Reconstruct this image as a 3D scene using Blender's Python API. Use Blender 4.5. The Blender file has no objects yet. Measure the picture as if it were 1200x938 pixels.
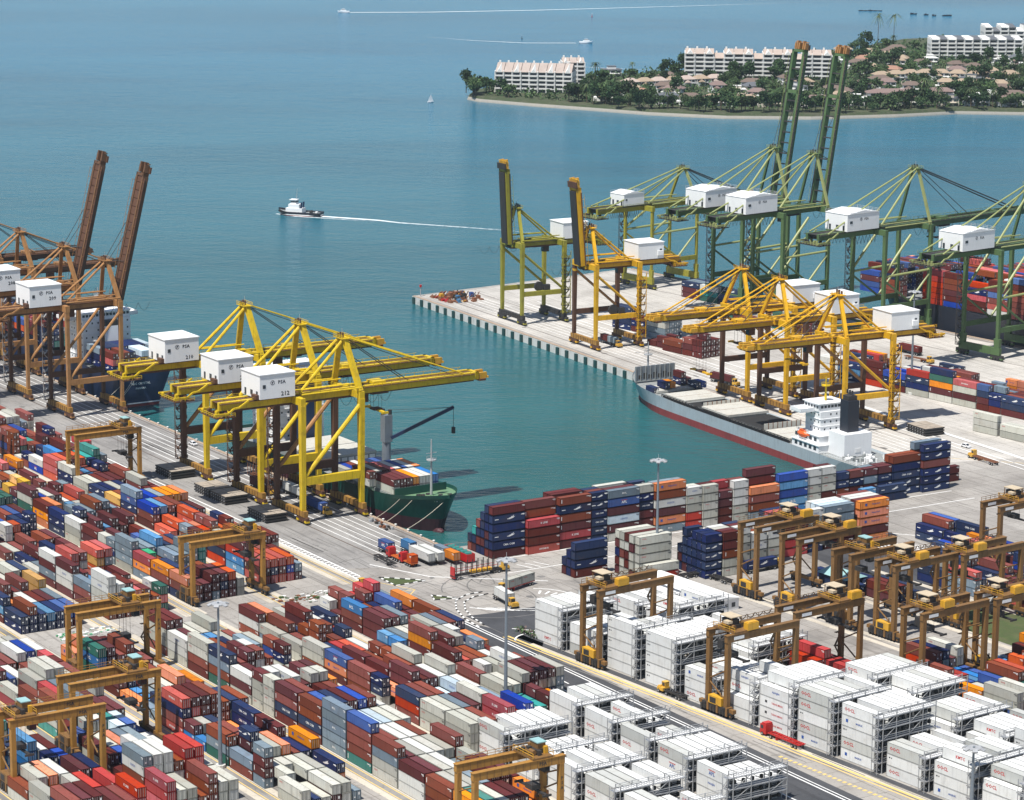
import bpy, bmesh, math, random
from mathutils import Vector, Matrix
R = math.radians
rnd = random.Random(7)
scene = bpy.context.scene
COL = scene.collection

# ------------------------------------------------------------------ camera, sky, sun, exposure
CAM_H = 242.69
cam_data = bpy.data.cameras.new("camera")
cam = bpy.data.objects.new("camera", cam_data)
COL.objects.link(cam)
cam_data.sensor_fit = 'HORIZONTAL'
cam_data.sensor_width = 36.0
cam_data.lens = 36.0 * 3378.05 / 1200.0
cam_data.clip_start = 5.0
cam_data.clip_end = 60000.0
cam.location = (0, 0, CAM_H)
cam.rotation_mode = 'QUATERNION'
_th = 12.2105
cam.rotation_quaternion = (Matrix.Rotation(R(90 - _th), 3, 'X') @ Matrix.Rotation(0.0072, 3, 'Z')).to_quaternion()
scene.camera = cam

SUN_EL, SUN_H = R(65), Vector((-0.60, -0.80, 0)).normalized()
world = bpy.data.worlds.new("World")
scene.world = world
world.use_nodes = True
wn = world.node_tree
wn.nodes.clear()
w_out = wn.nodes.new('ShaderNodeOutputWorld')
w_bg = wn.nodes.new('ShaderNodeBackground')
w_sky = wn.nodes.new('ShaderNodeTexSky')
w_sky.sky_type = 'NISHITA'
w_sky.sun_disc = False
w_sky.sun_elevation = SUN_EL
w_sky.sun_rotation = math.atan2(SUN_H.x, SUN_H.y)
w_sky.altitude = 100
w_sky.air_density = 1.0
w_sky.dust_density = 0.6
w_sky.ozone_density = 1.0
w_bg.inputs['Strength'].default_value = 0.085
wn.links.new(w_sky.outputs[0], w_bg.inputs[0])
wn.links.new(w_bg.outputs[0], w_out.inputs[0])

sun_data = bpy.data.lights.new("sun", 'SUN')
sun_data.energy = 5.0
sun_data.angle = R(0.5)
sun_data.color = (1.0, 0.955, 0.89)
sun = bpy.data.objects.new("sun", sun_data)
COL.objects.link(sun)
_sd = Vector((SUN_H.x * math.cos(SUN_EL), SUN_H.y * math.cos(SUN_EL), math.sin(SUN_EL)))
sun.rotation_euler = _sd.to_track_quat('Z', 'Y').to_euler()
sun.location = (0, 0, 800)

scene.view_settings.view_transform = 'Standard'
scene.view_settings.look = 'None'
scene.view_settings.exposure = 0.34
scene.view_settings.gamma = 1.0
scene.view_settings.use_curve_mapping = False
scene.render.engine = 'CYCLES'
scene.cycles.use_denoising = True
scene.cycles.max_bounces = 5
scene.cycles.diffuse_bounces = 2
scene.cycles.glossy_bounces = 3
scene.cycles.transparent_max_bounces = 12
scene.cycles.volume_bounces = 0
scene.cycles.caustics_reflective = False
scene.cycles.caustics_refractive = False

# ------------------------------------------------------------------ local frames of the harbour
# each quay has its own straight axis: x runs along the quay, y at right angles to it
FR = {'A': (-148.145, 1094.016, -57.15),   # west quay and its yard, y>0 is the basin
      'P': (-47.994, 1354.717, -61.0),     # finger pier, basin side
      'R': (6.641, 797.344, -52.96),       # white reefer yard
      'G': (206.819, 1207.841, -50.5),     # far berth of the finger pier, y>0 is the sea
      'W': (0.0, 0.0, 0.0)}

def W(fr, x, y, z=0.0):
    ox, oy, d = FR[fr]
    c, s = math.cos(R(d)), math.sin(R(d))
    return Vector((ox + x * c - y * s, oy + x * s + y * c, z))

def RZ(fr): return R(FR[fr][2])

def pix(p):
    """image position (in photograph pixels) of a world point, only used to leave out what is far outside the view"""
    th = R(_th)
    Z = p[1] * math.cos(th) - (p[2] - CAM_H) * math.sin(th)
    Y = -(p[1] * math.sin(th) + (p[2] - CAM_H) * math.cos(th))
    if Z < 1: return (-9999, -9999, 0)
    return (600 + 3378.05 * p[0] / Z, 469 + 3378.05 * Y / Z, 3378.05 / Z)

# ------------------------------------------------------------------ materials
MATS = {}
def nmat(name):
    m = bpy.data.materials.new(name)
    m.use_nodes = True
    nt = m.node_tree
    b = nt.nodes['Principled BSDF']
    MATS[name] = m
    return m, nt, b

def N(nt, t, **kw):
    n = nt.nodes.new(t)
    for k, v in kw.items():
        if k.startswith('i_'):
            n.inputs[k[2:].replace('_', ' ')].default_value = v
        else:
            setattr(n, k, v)
    return n

def mixc(nt, fac, a, b, mode='MIX'):
    n = nt.nodes.new('ShaderNodeMix')
    n.data_type = 'RGBA'
    n.blend_type = mode
    for sock, v in ((n.inputs['Factor'], fac), (n.inputs[6], a), (n.inputs[7], b)):
        if hasattr(v, 'links') or isinstance(v, bpy.types.NodeSocket):
            nt.links.new(v, sock)
        else:
            sock.default_value = v if not isinstance(v, tuple) or len(v) == 4 else (*v, 1)
    return n.outputs[2]

def ramp(nt, fac, stops):
    n = nt.nodes.new('ShaderNodeValToRGB')
    while len(n.color_ramp.elements) < len(stops):
        n.color_ramp.elements.new(0.5)
    for e, (p, c) in zip(n.color_ramp.elements, stops):
        e.position = p
        e.color = (*c, 1) if len(c) == 3 else c
    nt.links.new(fac, n.inputs[0])
    return n.outputs[0]

def paint(name, col, rough=0.5, var=0.0, dirt=0.3, dirtcol=(0.10, 0.075, 0.05), scale=0.45, metallic=0.0, stain=True, spec=0.4):
    """weathered paint: a blotchy dirt layer, vertical rain streaks and a per-object (or per-item) tint"""
    m, nt, b = nmat(name)
    tc = N(nt, 'ShaderNodeTexCoord')
    oi = N(nt, 'ShaderNodeObjectInfo')
    at = N(nt, 'ShaderNodeAttribute', attribute_name='tint')
    add = N(nt, 'ShaderNodeMath', operation='ADD')
    fr = N(nt, 'ShaderNodeMath', operation='FRACT')
    nt.links.new(oi.outputs['Random'], add.inputs[0])
    nt.links.new(at.outputs['Fac'], add.inputs[1])
    nt.links.new(add.outputs[0], fr.inputs[0])
    loc = N(nt, 'ShaderNodeVectorMath', operation='ADD')
    nt.links.new(tc.outputs['Object'], loc.inputs[0])
    nt.links.new(oi.outputs['Location'], loc.inputs[1])
    n1 = N(nt, 'ShaderNodeTexNoise', i_Scale=scale, i_Detail=5.0, i_Roughness=0.62)
    nt.links.new(loc.outputs[0], n1.inputs['Vector'])
    sc = N(nt, 'ShaderNodeMapping')
    sc.inputs['Scale'].default_value = (1.3, 1.3, 0.12)
    nt.links.new(loc.outputs[0], sc.inputs['Vector'])
    n2 = N(nt, 'ShaderNodeTexNoise', i_Scale=1.2, i_Detail=3.0)
    nt.links.new(sc.outputs[0], n2.inputs['Vector'])
    base = (*col, 1)
    c = base
    if var > 0:
        hs = N(nt, 'ShaderNodeHueSaturation')
        hs.inputs['Color'].default_value = base
        mr = N(nt, 'ShaderNodeMapRange')
        mr.inputs['To Min'].default_value = 1 - var
        mr.inputs['To Max'].default_value = 1 + var * 1.15
        nt.links.new(fr.outputs[0], mr.inputs['Value'])
        nt.links.new(mr.outputs[0], hs.inputs['Value'])
        m3 = N(nt, 'ShaderNodeMath', operation='MULTIPLY', use_clamp=False)
        m3.inputs[1].default_value = 7.31
        nt.links.new(fr.outputs[0], m3.inputs[0])
        f3 = N(nt, 'ShaderNodeMath', operation='FRACT')
        nt.links.new(m3.outputs[0], f3.inputs[0])
        mr2 = N(nt, 'ShaderNodeMapRange')
        mr2.inputs['To Min'].default_value = 1 - var * 0.8
        mr2.inputs['To Max'].default_value = 1 + var * 0.2
        nt.links.new(f3.outputs[0], mr2.inputs['Value'])
        nt.links.new(mr2.outputs[0], hs.inputs['Saturation'])
        mr3 = N(nt, 'ShaderNodeMapRange')
        mr3.inputs['To Min'].default_value = 0.5 - var * 0.05
        mr3.inputs['To Max'].default_value = 0.5 + var * 0.05
        nt.links.new(f3.outputs[0], mr3.inputs['Value'])
        nt.links.new(mr3.outputs[0], hs.inputs['Hue'])
        c = hs.outputs[0]
    r1 = N(nt, 'ShaderNodeMapRange', clamp=True)
    r1.inputs['From Min'].default_value = 0.50
    r1.inputs['From Max'].default_value = 0.78
    r1.inputs['To Max'].default_value = dirt
    nt.links.new(n1.outputs[0], r1.inputs['Value'])
    c = mixc(nt, r1.outputs[0], c, dirtcol)
    if stain:
        r2 = N(nt, 'ShaderNodeMapRange', clamp=True)
        r2.inputs['From Min'].default_value = 0.52
        r2.inputs['From Max'].default_value = 0.75
        r2.inputs['To Max'].default_value = min(0.75, dirt * 1.3)
        nt.links.new(n2.outputs[0], r2.inputs['Value'])
        c = mixc(nt, r2.outputs[0], c, tuple(x * 0.55 for x in col))
    nt.links.new(c, b.inputs['Base Color'])
    b.inputs['Roughness'].default_value = rough
    b.inputs['Metallic'].default_value = metallic
    b.inputs['Specular IOR Level'].default_value = spec
    return m

# container paints (true base colours)
CC = {'m': ('maroon', (0.105, 0.014, 0.014)), 'b': ('rust brown', (0.20, 0.040, 0.020)), 'r': ('bright red', (0.40, 0.016, 0.014)),
      'o': ('orange', (0.66, 0.18, 0.012)), 'g': ('pale grey', (0.43, 0.43, 0.375)), 'w': ('white', (0.58, 0.585, 0.555)),
      's': ('slate grey', (0.165, 0.225, 0.275)), 'n': ('navy blue', (0.010, 0.024, 0.085)), 'u': ('royal blue', (0.012, 0.062, 0.30)),
      'l': ('sky blue', (0.035, 0.19, 0.42)), 't': ('teal', (0.035, 0.25, 0.22)), 'd': ('dark green', (0.018, 0.105, 0.078)),
      'y': ('amber yellow', (0.66, 0.36, 0.03)), 'c': ('coral red', (0.48, 0.060, 0.030)), 'p': ('ice blue', (0.50, 0.62, 0.70)),
      'e': ('leaf green', (0.03, 0.28, 0.12)), 'x': ('white refrigerated', (0.68, 0.69, 0.675)), 'z': ('grey refrigerated', (0.47, 0.48, 0.455))}
for k, (nm, c) in CC.items():
    paint('container_paint_' + nm.replace(' ', '_'), c, rough=0.62, spec=0.18, var=0.27 if k not in 'xwz' else 0.07,
          dirt=0.42 if k not in 'xwz' else 0.28, dirtcol=(0.085, 0.05, 0.032) if k not in 'xwzgp' else (0.30, 0.24, 0.17), scale=0.35)
for k, (nm, c) in CC.items():
    paint('container_frame_' + nm.replace(' ', '_'), tuple(x * (0.50 if k not in 'xwzg' else 0.62) for x in c), rough=0.7, spec=0.15, dirt=0.45, dirtcol=(0.07, 0.045, 0.03), scale=0.6)
def cfm(k): return MATS['container_frame_' + CC[k][0].replace(' ', '_')]
def cm(k): return MATS['container_paint_' + CC[k][0].replace(' ', '_')]
paint('lettering_white', (0.8, 0.8, 0.78), dirt=0.1)
paint('lettering_red', (0.52, 0.02, 0.02), dirt=0.05)
paint('lettering_blue', (0.03, 0.09, 0.34), dirt=0.05)
paint('lettering_black', (0.03, 0.03, 0.035), dirt=0.0)
paint('door_bar', (0.34, 0.34, 0.33), rough=0.4, dirt=0.2)
paint('dark_gap', (0.02, 0.02, 0.02), rough=0.8, dirt=0)
paint('crane_yellow', (0.66, 0.46, 0.012), rough=0.45, var=0.0, dirt=0.55, dirtcol=(0.13, 0.055, 0.02), scale=0.30)
paint('crane_orange_yellow', (0.70, 0.385, 0.010), rough=0.45, var=0.0, dirt=0.5, dirtcol=(0.13, 0.055, 0.02), scale=0.30)
paint('crane_olive', (0.30, 0.275, 0.030), rough=0.45, dirt=0.45, dirtcol=(0.07, 0.06, 0.03), scale=0.3)
paint('crane_tan', (0.37, 0.185, 0.066), rough=0.5, dirt=0.7, dirtcol=(0.13, 0.055, 0.025), scale=0.25)
paint('sill_rust', (0.33, 0.175, 0.035), rough=0.6, dirt=0.8, dirtcol=(0.09, 0.045, 0.02), scale=0.5)
paint('boom_brown', (0.125, 0.062, 0.030), rough=0.6, dirt=0.6, dirtcol=(0.05, 0.028, 0.02), scale=0.3)
paint('crane_rust', (0.105, 0.048, 0.026), rough=0.7, dirt=0.6, dirtcol=(0.045, 0.025, 0.018), scale=0.3)  # rusty brown steel, also the shade painted under girders and booms
paint('crane_green', (0.082, 0.142, 0.056), rough=0.45, dirt=0.4, dirtcol=(0.05, 0.055, 0.03), scale=0.3)
paint('crane_pale_green', (0.30, 0.33, 0.13), rough=0.45, dirt=0.3, dirtcol=(0.08, 0.08, 0.04), scale=0.3)
paint('gantry_ochre', (0.36, 0.180, 0.034), rough=0.55, dirt=0.55, dirtcol=(0.14, 0.065, 0.028), scale=0.4)
paint('gantry_brown', (0.205, 0.108, 0.034), rough=0.55, dirt=0.55, dirtcol=(0.10, 0.05, 0.025), scale=0.4)
paint('machine_yellow', (0.62, 0.34, 0.03), rough=0.45, dirt=0.35, dirtcol=(0.14, 0.06, 0.02))
paint('house_white', (0.82, 0.83, 0.83), rough=0.5, dirt=0.10, dirtcol=(0.4, 0.36, 0.3), scale=0.3)
paint('cabin_cream', (0.52, 0.43, 0.30), rough=0.6, dirt=0.2)
paint('cabin_teal', (0.27, 0.45, 0.45), rough=0.6, dirt=0.2)
paint('dark_steel', (0.035, 0.034, 0.034), rough=0.6, dirt=0.4, dirtcol=(0.09, 0.05, 0.03))
paint('galvanised', (0.42, 0.43, 0.44), rough=0.45, metallic=0.2, dirt=0.3, dirtcol=(0.2, 0.17, 0.14))
paint('rack_steel', (0.38, 0.39, 0.395), rough=0.5, metallic=0.1, dirt=0.4, dirtcol=(0.12, 0.08, 0.06))
paint('rubber', (0.022, 0.022, 0.024), rough=0.85, dirt=0.3, dirtcol=(0.10, 0.085, 0.07))
paint('glass_dark', (0.02, 0.028, 0.035), rough=0.12, dirt=0.0, stain=False, spec=0.6)
paint('mast_grey', (0.20, 0.235, 0.27), rough=0.4, metallic=0.2, dirt=0.2)
paint('hull_navy', (0.014, 0.028, 0.075), rough=0.4, dirt=0.35, dirtcol=(0.05, 0.045, 0.045), scale=0.12)
paint('hull_green', (0.008, 0.062, 0.048), rough=0.4, dirt=0.4, dirtcol=(0.03, 0.045, 0.04), scale=0.12)
paint('hull_grey', (0.34, 0.395, 0.43), rough=0.45, dirt=0.35, dirtcol=(0.20, 0.16, 0.13), scale=0.10)
paint('hull_black', (0.018, 0.022, 0.034), rough=0.45, dirt=0.3, scale=0.12)
paint('antifouling_red', (0.24, 0.045, 0.045), rough=0.6, dirt=0.5, dirtcol=(0.07, 0.035, 0.03), scale=0.18)
paint('antifouling_dark', (0.075, 0.022, 0.030), rough=0.6, dirt=0.5, dirtcol=(0.03, 0.02, 0.02), scale=0.18)
paint('deck_green', (0.13, 0.25, 0.14), rough=0.6, dirt=0.5, dirtcol=(0.3, 0.26, 0.16), scale=0.4)
paint('deck_grey', (0.25, 0.27, 0.27), rough=0.7, dirt=0.5, dirtcol=(0.22, 0.14, 0.09), scale=0.4)
paint('hatch_pale', (0.52, 0.51, 0.46), rough=0.6, dirt=0.5, dirtcol=(0.32, 0.27, 0.20), scale=0.2)
paint('hatch_top', (0.36, 0.31, 0.25), rough=0.8, dirt=0.75, dirtcol=(0.16, 0.12, 0.09), scale=0.5)
paint('lifeboat_orange', (0.72, 0.12, 0.02), rough=0.4, dirt=0.1)
paint('rope', (0.55, 0.50, 0.40), rough=0.9, dirt=0.3)
paint('truck_red', (0.45, 0.018, 0.018), rough=0.35, dirt=0.15)
paint('truck_yellow', (0.62, 0.36, 0.05), rough=0.45, dirt=0.35, dirtcol=(0.15, 0.08, 0.03))
paint('car_white', (0.80, 0.80, 0.80), rough=0.25, dirt=0.0)
paint('roof_terracotta', (0.33, 0.185, 0.13), rough=0.85, dirt=0.45, dirtcol=(0.24, 0.14, 0.10), scale=0.15)
paint('roof_rose', (0.42, 0.345, 0.295), rough=0.85, dirt=0.4, dirtcol=(0.3, 0.22, 0.19), scale=0.15)
paint('roof_ochre', (0.34, 0.265, 0.19), rough=0.85, dirt=0.4, dirtcol=(0.26, 0.16, 0.10), scale=0.15)
paint('roof_brown', (0.155, 0.115, 0.095), rough=0.85, dirt=0.4, scale=0.15)
paint('roof_slate', (0.115, 0.125, 0.14), rough=0.8, dirt=0.3, scale=0.15)
paint('roof_pink', (0.21, 0.15, 0.135), rough=0.85, dirt=0.4, scale=0.15)
paint('roof_taupe', (0.40, 0.335, 0.295), rough=0.85, dirt=0.5, dirtcol=(0.24, 0.19, 0.16), scale=0.12)
paint('wall_white', (0.74, 0.74, 0.71), rough=0.8, dirt=0.15, dirtcol=(0.4, 0.36, 0.3), scale=0.1)
paint('wall_cream', (0.62, 0.56, 0.47), rough=0.8, dirt=0.15, scale=0.1)
paint('window_dark', (0.045, 0.055, 0.065), rough=0.2, dirt=0.0, stain=False)
paint('fender_teal', (0.012, 0.060, 0.060), rough=0.8, dirt=0.4, scale=0.4)
paint('quay_wall', (0.60, 0.60, 0.57), rough=0.85, dirt=0.5, dirtcol=(0.24, 0.21, 0.17), scale=0.25)
paint('coping_tan', (0.36, 0.27, 0.20), rough=0.9, dirt=0.6, dirtcol=(0.50, 0.44, 0.34), scale=0.35)
paint('line_white', (0.78, 0.78, 0.76), rough=0.8, dirt=0.45, dirtcol=(0.42, 0.41, 0.39), scale=0.5)
paint('line_yellow', (0.66, 0.47, 0.16), rough=0.8, dirt=0.4, dirtcol=(0.48, 0.42, 0.33), scale=0.4)
paint('kerb_black', (0.03, 0.03, 0.03), rough=0.8, dirt=0.2)
paint('kerb_white', (0.78, 0.78, 0.75), rough=0.8, dirt=0.2)
paint('rail_steel', (0.13, 0.105, 0.09), rough=0.6, dirt=0.5)
paint('truck_blue_tarp', (0.05, 0.14, 0.42), rough=0.6, dirt=0.2)
paint('truck_orange', (0.62, 0.14, 0.025), rough=0.5, dirt=0.2)
paint('tent_white', (0.82, 0.82, 0.80), rough=0.8, dirt=0.08, scale=0.1)
paint('trunk_bark', (0.10, 0.075, 0.05), rough=0.9, dirt=0.3)
paint('sand', (0.30, 0.285, 0.25), rough=0.95, dirt=0.4, dirtcol=(0.42, 0.35, 0.26), scale=0.05)
paint('rust_scrap', (0.22, 0.09, 0.045), rough=0.9, dirt=0.5, dirtcol=(0.10, 0.05, 0.03), scale=0.5)
paint('glow_lamp', (0.75, 0.76, 0.78), rough=0.3, dirt=0.05)
M = MATS

def leafmat(name, c1, c2):
    m, nt, b = nmat(name)
    oi = N(nt, 'ShaderNodeObjectInfo')
    ge = N(nt, 'ShaderNodeNewGeometry')
    c = mixc(nt, ge.outputs['Random Per Island'], c1, c2)
    hs = N(nt, 'ShaderNodeHueSaturation')
    mr = N(nt, 'ShaderNodeMapRange')
    mr.inputs['To Min'].default_value = 0.65
    mr.inputs['To Max'].default_value = 1.35
    nt.links.new(oi.outputs['Random'], mr.inputs['Value'])
    nt.links.new(mr.outputs[0], hs.inputs['Value'])
    nt.links.new(c, hs.inputs['Color'])
    nt.links.new(hs.outputs[0], b.inputs['Base Color'])
    b.inputs['Roughness'].default_value = 0.7
    b.inputs['Specular IOR Level'].default_value = 0.25
    return m
leafmat('foliage_dark', (0.018, 0.045, 0.018), (0.050, 0.095, 0.030))
leafmat('foliage_mid', (0.035, 0.078, 0.028), (0.095, 0.140, 0.052))
leafmat('foliage_palm', (0.035, 0.070, 0.025), (0.095, 0.120, 0.050))

def ground_mat(name, base, alt, dark, scale=0.02, slab=None, frame='A', rough=0.9):
    m, nt, b = nmat(name)
    tc = N(nt, 'ShaderNodeTexCoord')
    mp = N(nt, 'ShaderNodeMapping')
    mp.inputs['Rotation'].default_value = (0, 0, -RZ(frame))
    nt.links.new(tc.outputs['Object'], mp.inputs['Vector'])
    n1 = N(nt, 'ShaderNodeTexNoise', i_Scale=scale, i_Detail=8.0, i_Roughness=0.65)
    nt.links.new(mp.outputs[0], n1.inputs['Vector'])
    c = ramp(nt, n1.outputs[0], [(0.30, dark), (0.47, base), (0.62, alt), (0.8, base)])
    st = N(nt, 'ShaderNodeMapping')
    st.inputs['Scale'].default_value = (0.03, 0.55, 1)
    nt.links.new(mp.outputs[0], st.inputs['Vector'])
    n2 = N(nt, 'ShaderNodeTexNoise', i_Scale=1.0, i_Detail=4.0)
    nt.links.new(st.outputs[0], n2.inputs['Vector'])
    r2 = N(nt, 'ShaderNodeMapRange', clamp=True)
    r2.inputs['From Min'].default_value = 0.52
    r2.inputs['From Max'].default_value = 0.72
    r2.inputs['To Max'].default_value = 0.75
    nt.links.new(n2.outputs[0], r2.inputs['Value'])
    c = mixc(nt, r2.outputs[0], c, dark)
    n3 = N(nt, 'ShaderNodeTexNoise', i_Scale=0.9, i_Detail=4.0)
    nt.links.new(mp.outputs[0], n3.inputs['Vector'])
    r3 = N(nt, 'ShaderNodeMapRange', clamp=True)
    r3.inputs['From Min'].default_value = 0.58
    r3.inputs['From Max'].default_value = 0.72
    r3.inputs['To Max'].default_value = 0.5
    nt.links.new(n3.outputs[0], r3.inputs['Value'])
    c = mixc(nt, r3.outputs[0], c, tuple(x * 0.55 for x in dark))
    if slab:
        br = N(nt, 'ShaderNodeTexBrick', offset=0.0)
        br.inputs['Scale'].default_value = 1.0
        br.inputs['Brick Width'].default_value = slab
        br.inputs['Row Height'].default_value = slab
        br.inputs['Mortar Size'].default_value = 0.10
        br.inputs['Color1'].default_value = (1, 1, 1, 1)
        br.inputs['Color2'].default_value = (0.9, 0.9, 0.9, 1)
        br.inputs['Mortar'].default_value = (0.5, 0.48, 0.45, 1)
        nt.links.new(mp.outputs[0], br.inputs['Vector'])
        c = mixc(nt, 1.0, c, br.outputs['Color'], 'MULTIPLY')
    nt.links.new(c, b.inputs['Base Color'])
    b.inputs['Roughness'].default_value = rough
    b.inputs['Specular IOR Level'].default_value = 0.25
    return m
ground_mat('yard_concrete', (0.32, 0.30, 0.275), (0.39, 0.37, 0.34), (0.185, 0.172, 0.158), slab=9.0, frame='A')
ground_mat('pier_concrete', (0.46, 0.44, 0.405), (0.54, 0.515, 0.475), (0.31, 0.29, 0.265), slab=10.0, frame='P')
ground_mat('asphalt', (0.060, 0.062, 0.068), (0.075, 0.077, 0.083), (0.042, 0.043, 0.047), scale=0.05)
ground_mat('worn_apron', (0.25, 0.24, 0.228), (0.31, 0.30, 0.285), (0.13, 0.125, 0.12), scale=0.03)
ground_mat('tyre_worn', (0.155, 0.150, 0.143), (0.21, 0.20, 0.19), (0.10, 0.097, 0.093), scale=0.08)
ground_mat('track_concrete', (0.50, 0.455, 0.375), (0.56, 0.51, 0.43), (0.34, 0.30, 0.25), scale=0.05)
ground_mat('lawn', (0.060, 0.085, 0.030), (0.085, 0.105, 0.04), (0.10, 0.09, 0.05), scale=0.12)
ground_mat('island_soil', (0.050, 0.070, 0.032), (0.075, 0.085, 0.045), (0.11, 0.10, 0.075), scale=0.02)

def water_mat():
    m, nt, b = nmat('harbour_water')
    tc = N(nt, 'ShaderNodeTexCoord')
    g = N(nt, 'ShaderNodeTexNoise', i_Scale=1.0, i_Detail=5.0, i_Roughness=0.55)
    gm = N(nt, 'ShaderNodeMapping')
    gm.inputs['Scale'].default_value = (0.0018, 0.0052, 1.0)
    nt.links.new(tc.outputs['Object'], gm.inputs['Vector'])
    nt.links.new(gm.outputs[0], g.inputs['Vector'])
    c1 = ramp(nt, g.outputs[0], [(0.30, (0.010, 0.064, 0.062)), (0.5, (0.014, 0.088, 0.087)), (0.70, (0.019, 0.106, 0.106))])
    c2 = ramp(nt, g.outputs[0], [(0.30, (0.010, 0.098, 0.180)), (0.5, (0.014, 0.138, 0.240)), (0.70, (0.020, 0.165, 0.275))])
    sp = N(nt, 'ShaderNodeSeparateXYZ')
    nt.links.new(tc.outputs['Object'], sp.inputs[0])
    ms = N(nt, 'ShaderNodeMapRange', clamp=True)          # silty green harbour water grading into the blue of the open strait
    ms.inputs['From Min'].default_value = 950.0
    ms.inputs['From Max'].default_value = 2600.0
    nt.links.new(sp.outputs[1], ms.inputs['Value'])
    c = mixc(nt, ms.outputs[0], c1, c2)
    nt.links.new(c, b.inputs['Base Color'])
    b.inputs['Roughness'].default_value = 0.14
    b.inputs['IOR'].default_value = 1.22
    b.inputs['Specular IOR Level'].default_value = 0.5
    last = None
    for sc, dist, stre in ((0.05, 3.0, 0.25), (0.22, 0.9, 0.45), (0.9, 0.25, 0.5)):
        mp = N(nt, 'ShaderNodeMapping')
        mp.inputs['Scale'].default_value = (sc, sc * 1.7, sc)
        mp.inputs['Rotation'].default_value = (0, 0, 0.5)
        nt.links.new(tc.outputs['Object'], mp.inputs['Vector'])
        n = N(nt, 'ShaderNodeTexNoise', i_Scale=1.0, i_Detail=3.0, i_Roughness=0.6)
        nt.links.new(mp.outputs[0], n.inputs['Vector'])
        bp = N(nt, 'ShaderNodeBump')
        bp.inputs['Strength'].default_value = stre
        bp.inputs['Distance'].default_value = dist
        nt.links.new(n.outputs[0], bp.inputs['Height'])
        if last is not None: nt.links.new(last, bp.inputs['Normal'])
        last = bp.outputs[0]
    nt.links.new(last, b.inputs['Normal'])
    return m
water_mat()

def foam_mat():
    m, nt, b = nmat('wake_foam')
    b.inputs['Base Color'].default_value = (0.8, 0.85, 0.86, 1)
    b.inputs['Roughness'].default_value = 0.7
    at = N(nt, 'ShaderNodeAttribute', attribute_name='fade')
    tc = N(nt, 'ShaderNodeTexCoord')
    n = N(nt, 'ShaderNodeTexNoise', i_Scale=0.35, i_Detail=5.0, i_Roughness=0.7)
    nt.links.new(tc.outputs['Object'], n.inputs['Vector'])
    a = N(nt, 'ShaderNodeMath', operation='ADD')
    nt.links.new(at.outputs['Fac'], a.inputs[0])
    nt.links.new(n.outputs[0], a.inputs[1])
    mr = N(nt, 'ShaderNodeMapRange', clamp=True)
    mr.inputs['From Min'].default_value = 0.78
    mr.inputs['From Max'].default_value = 1.55
    nt.links.new(a.outputs[0], mr.inputs['Value'])
    nt.links.new(mr.outputs[0], b.inputs['Alpha'])
    return m
foam_mat()

# ------------------------------------------------------------------ mesh builder
Z = Vector((0, 0, 1))
_TXT = {}
def text_shape(s):
    if s not in _TXT:
        cu = bpy.data.curves.new('lettering', 'FONT')
        cu.body = s
        cu.size = 1.0
        cu.resolution_u = 1
        cu.offset = 0.026
        cu.space_character = 1.06
        o = bpy.data.objects.new('lettering', cu)
        me = bpy.data.meshes.new_from_object(o)
        vs = [(v.co.x, v.co.y) for v in me.vertices]
        fs = [tuple(p.vertices) for p in me.polygons]
        xs = [v[0] for v in vs]
        ys = [v[1] for v in vs]
        _TXT[s] = (vs, fs, min(xs), max(xs), min(ys), max(ys))
        bpy.data.meshes.remove(me)
        bpy.data.curves.remove(cu)
    return _TXT[s]

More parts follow.
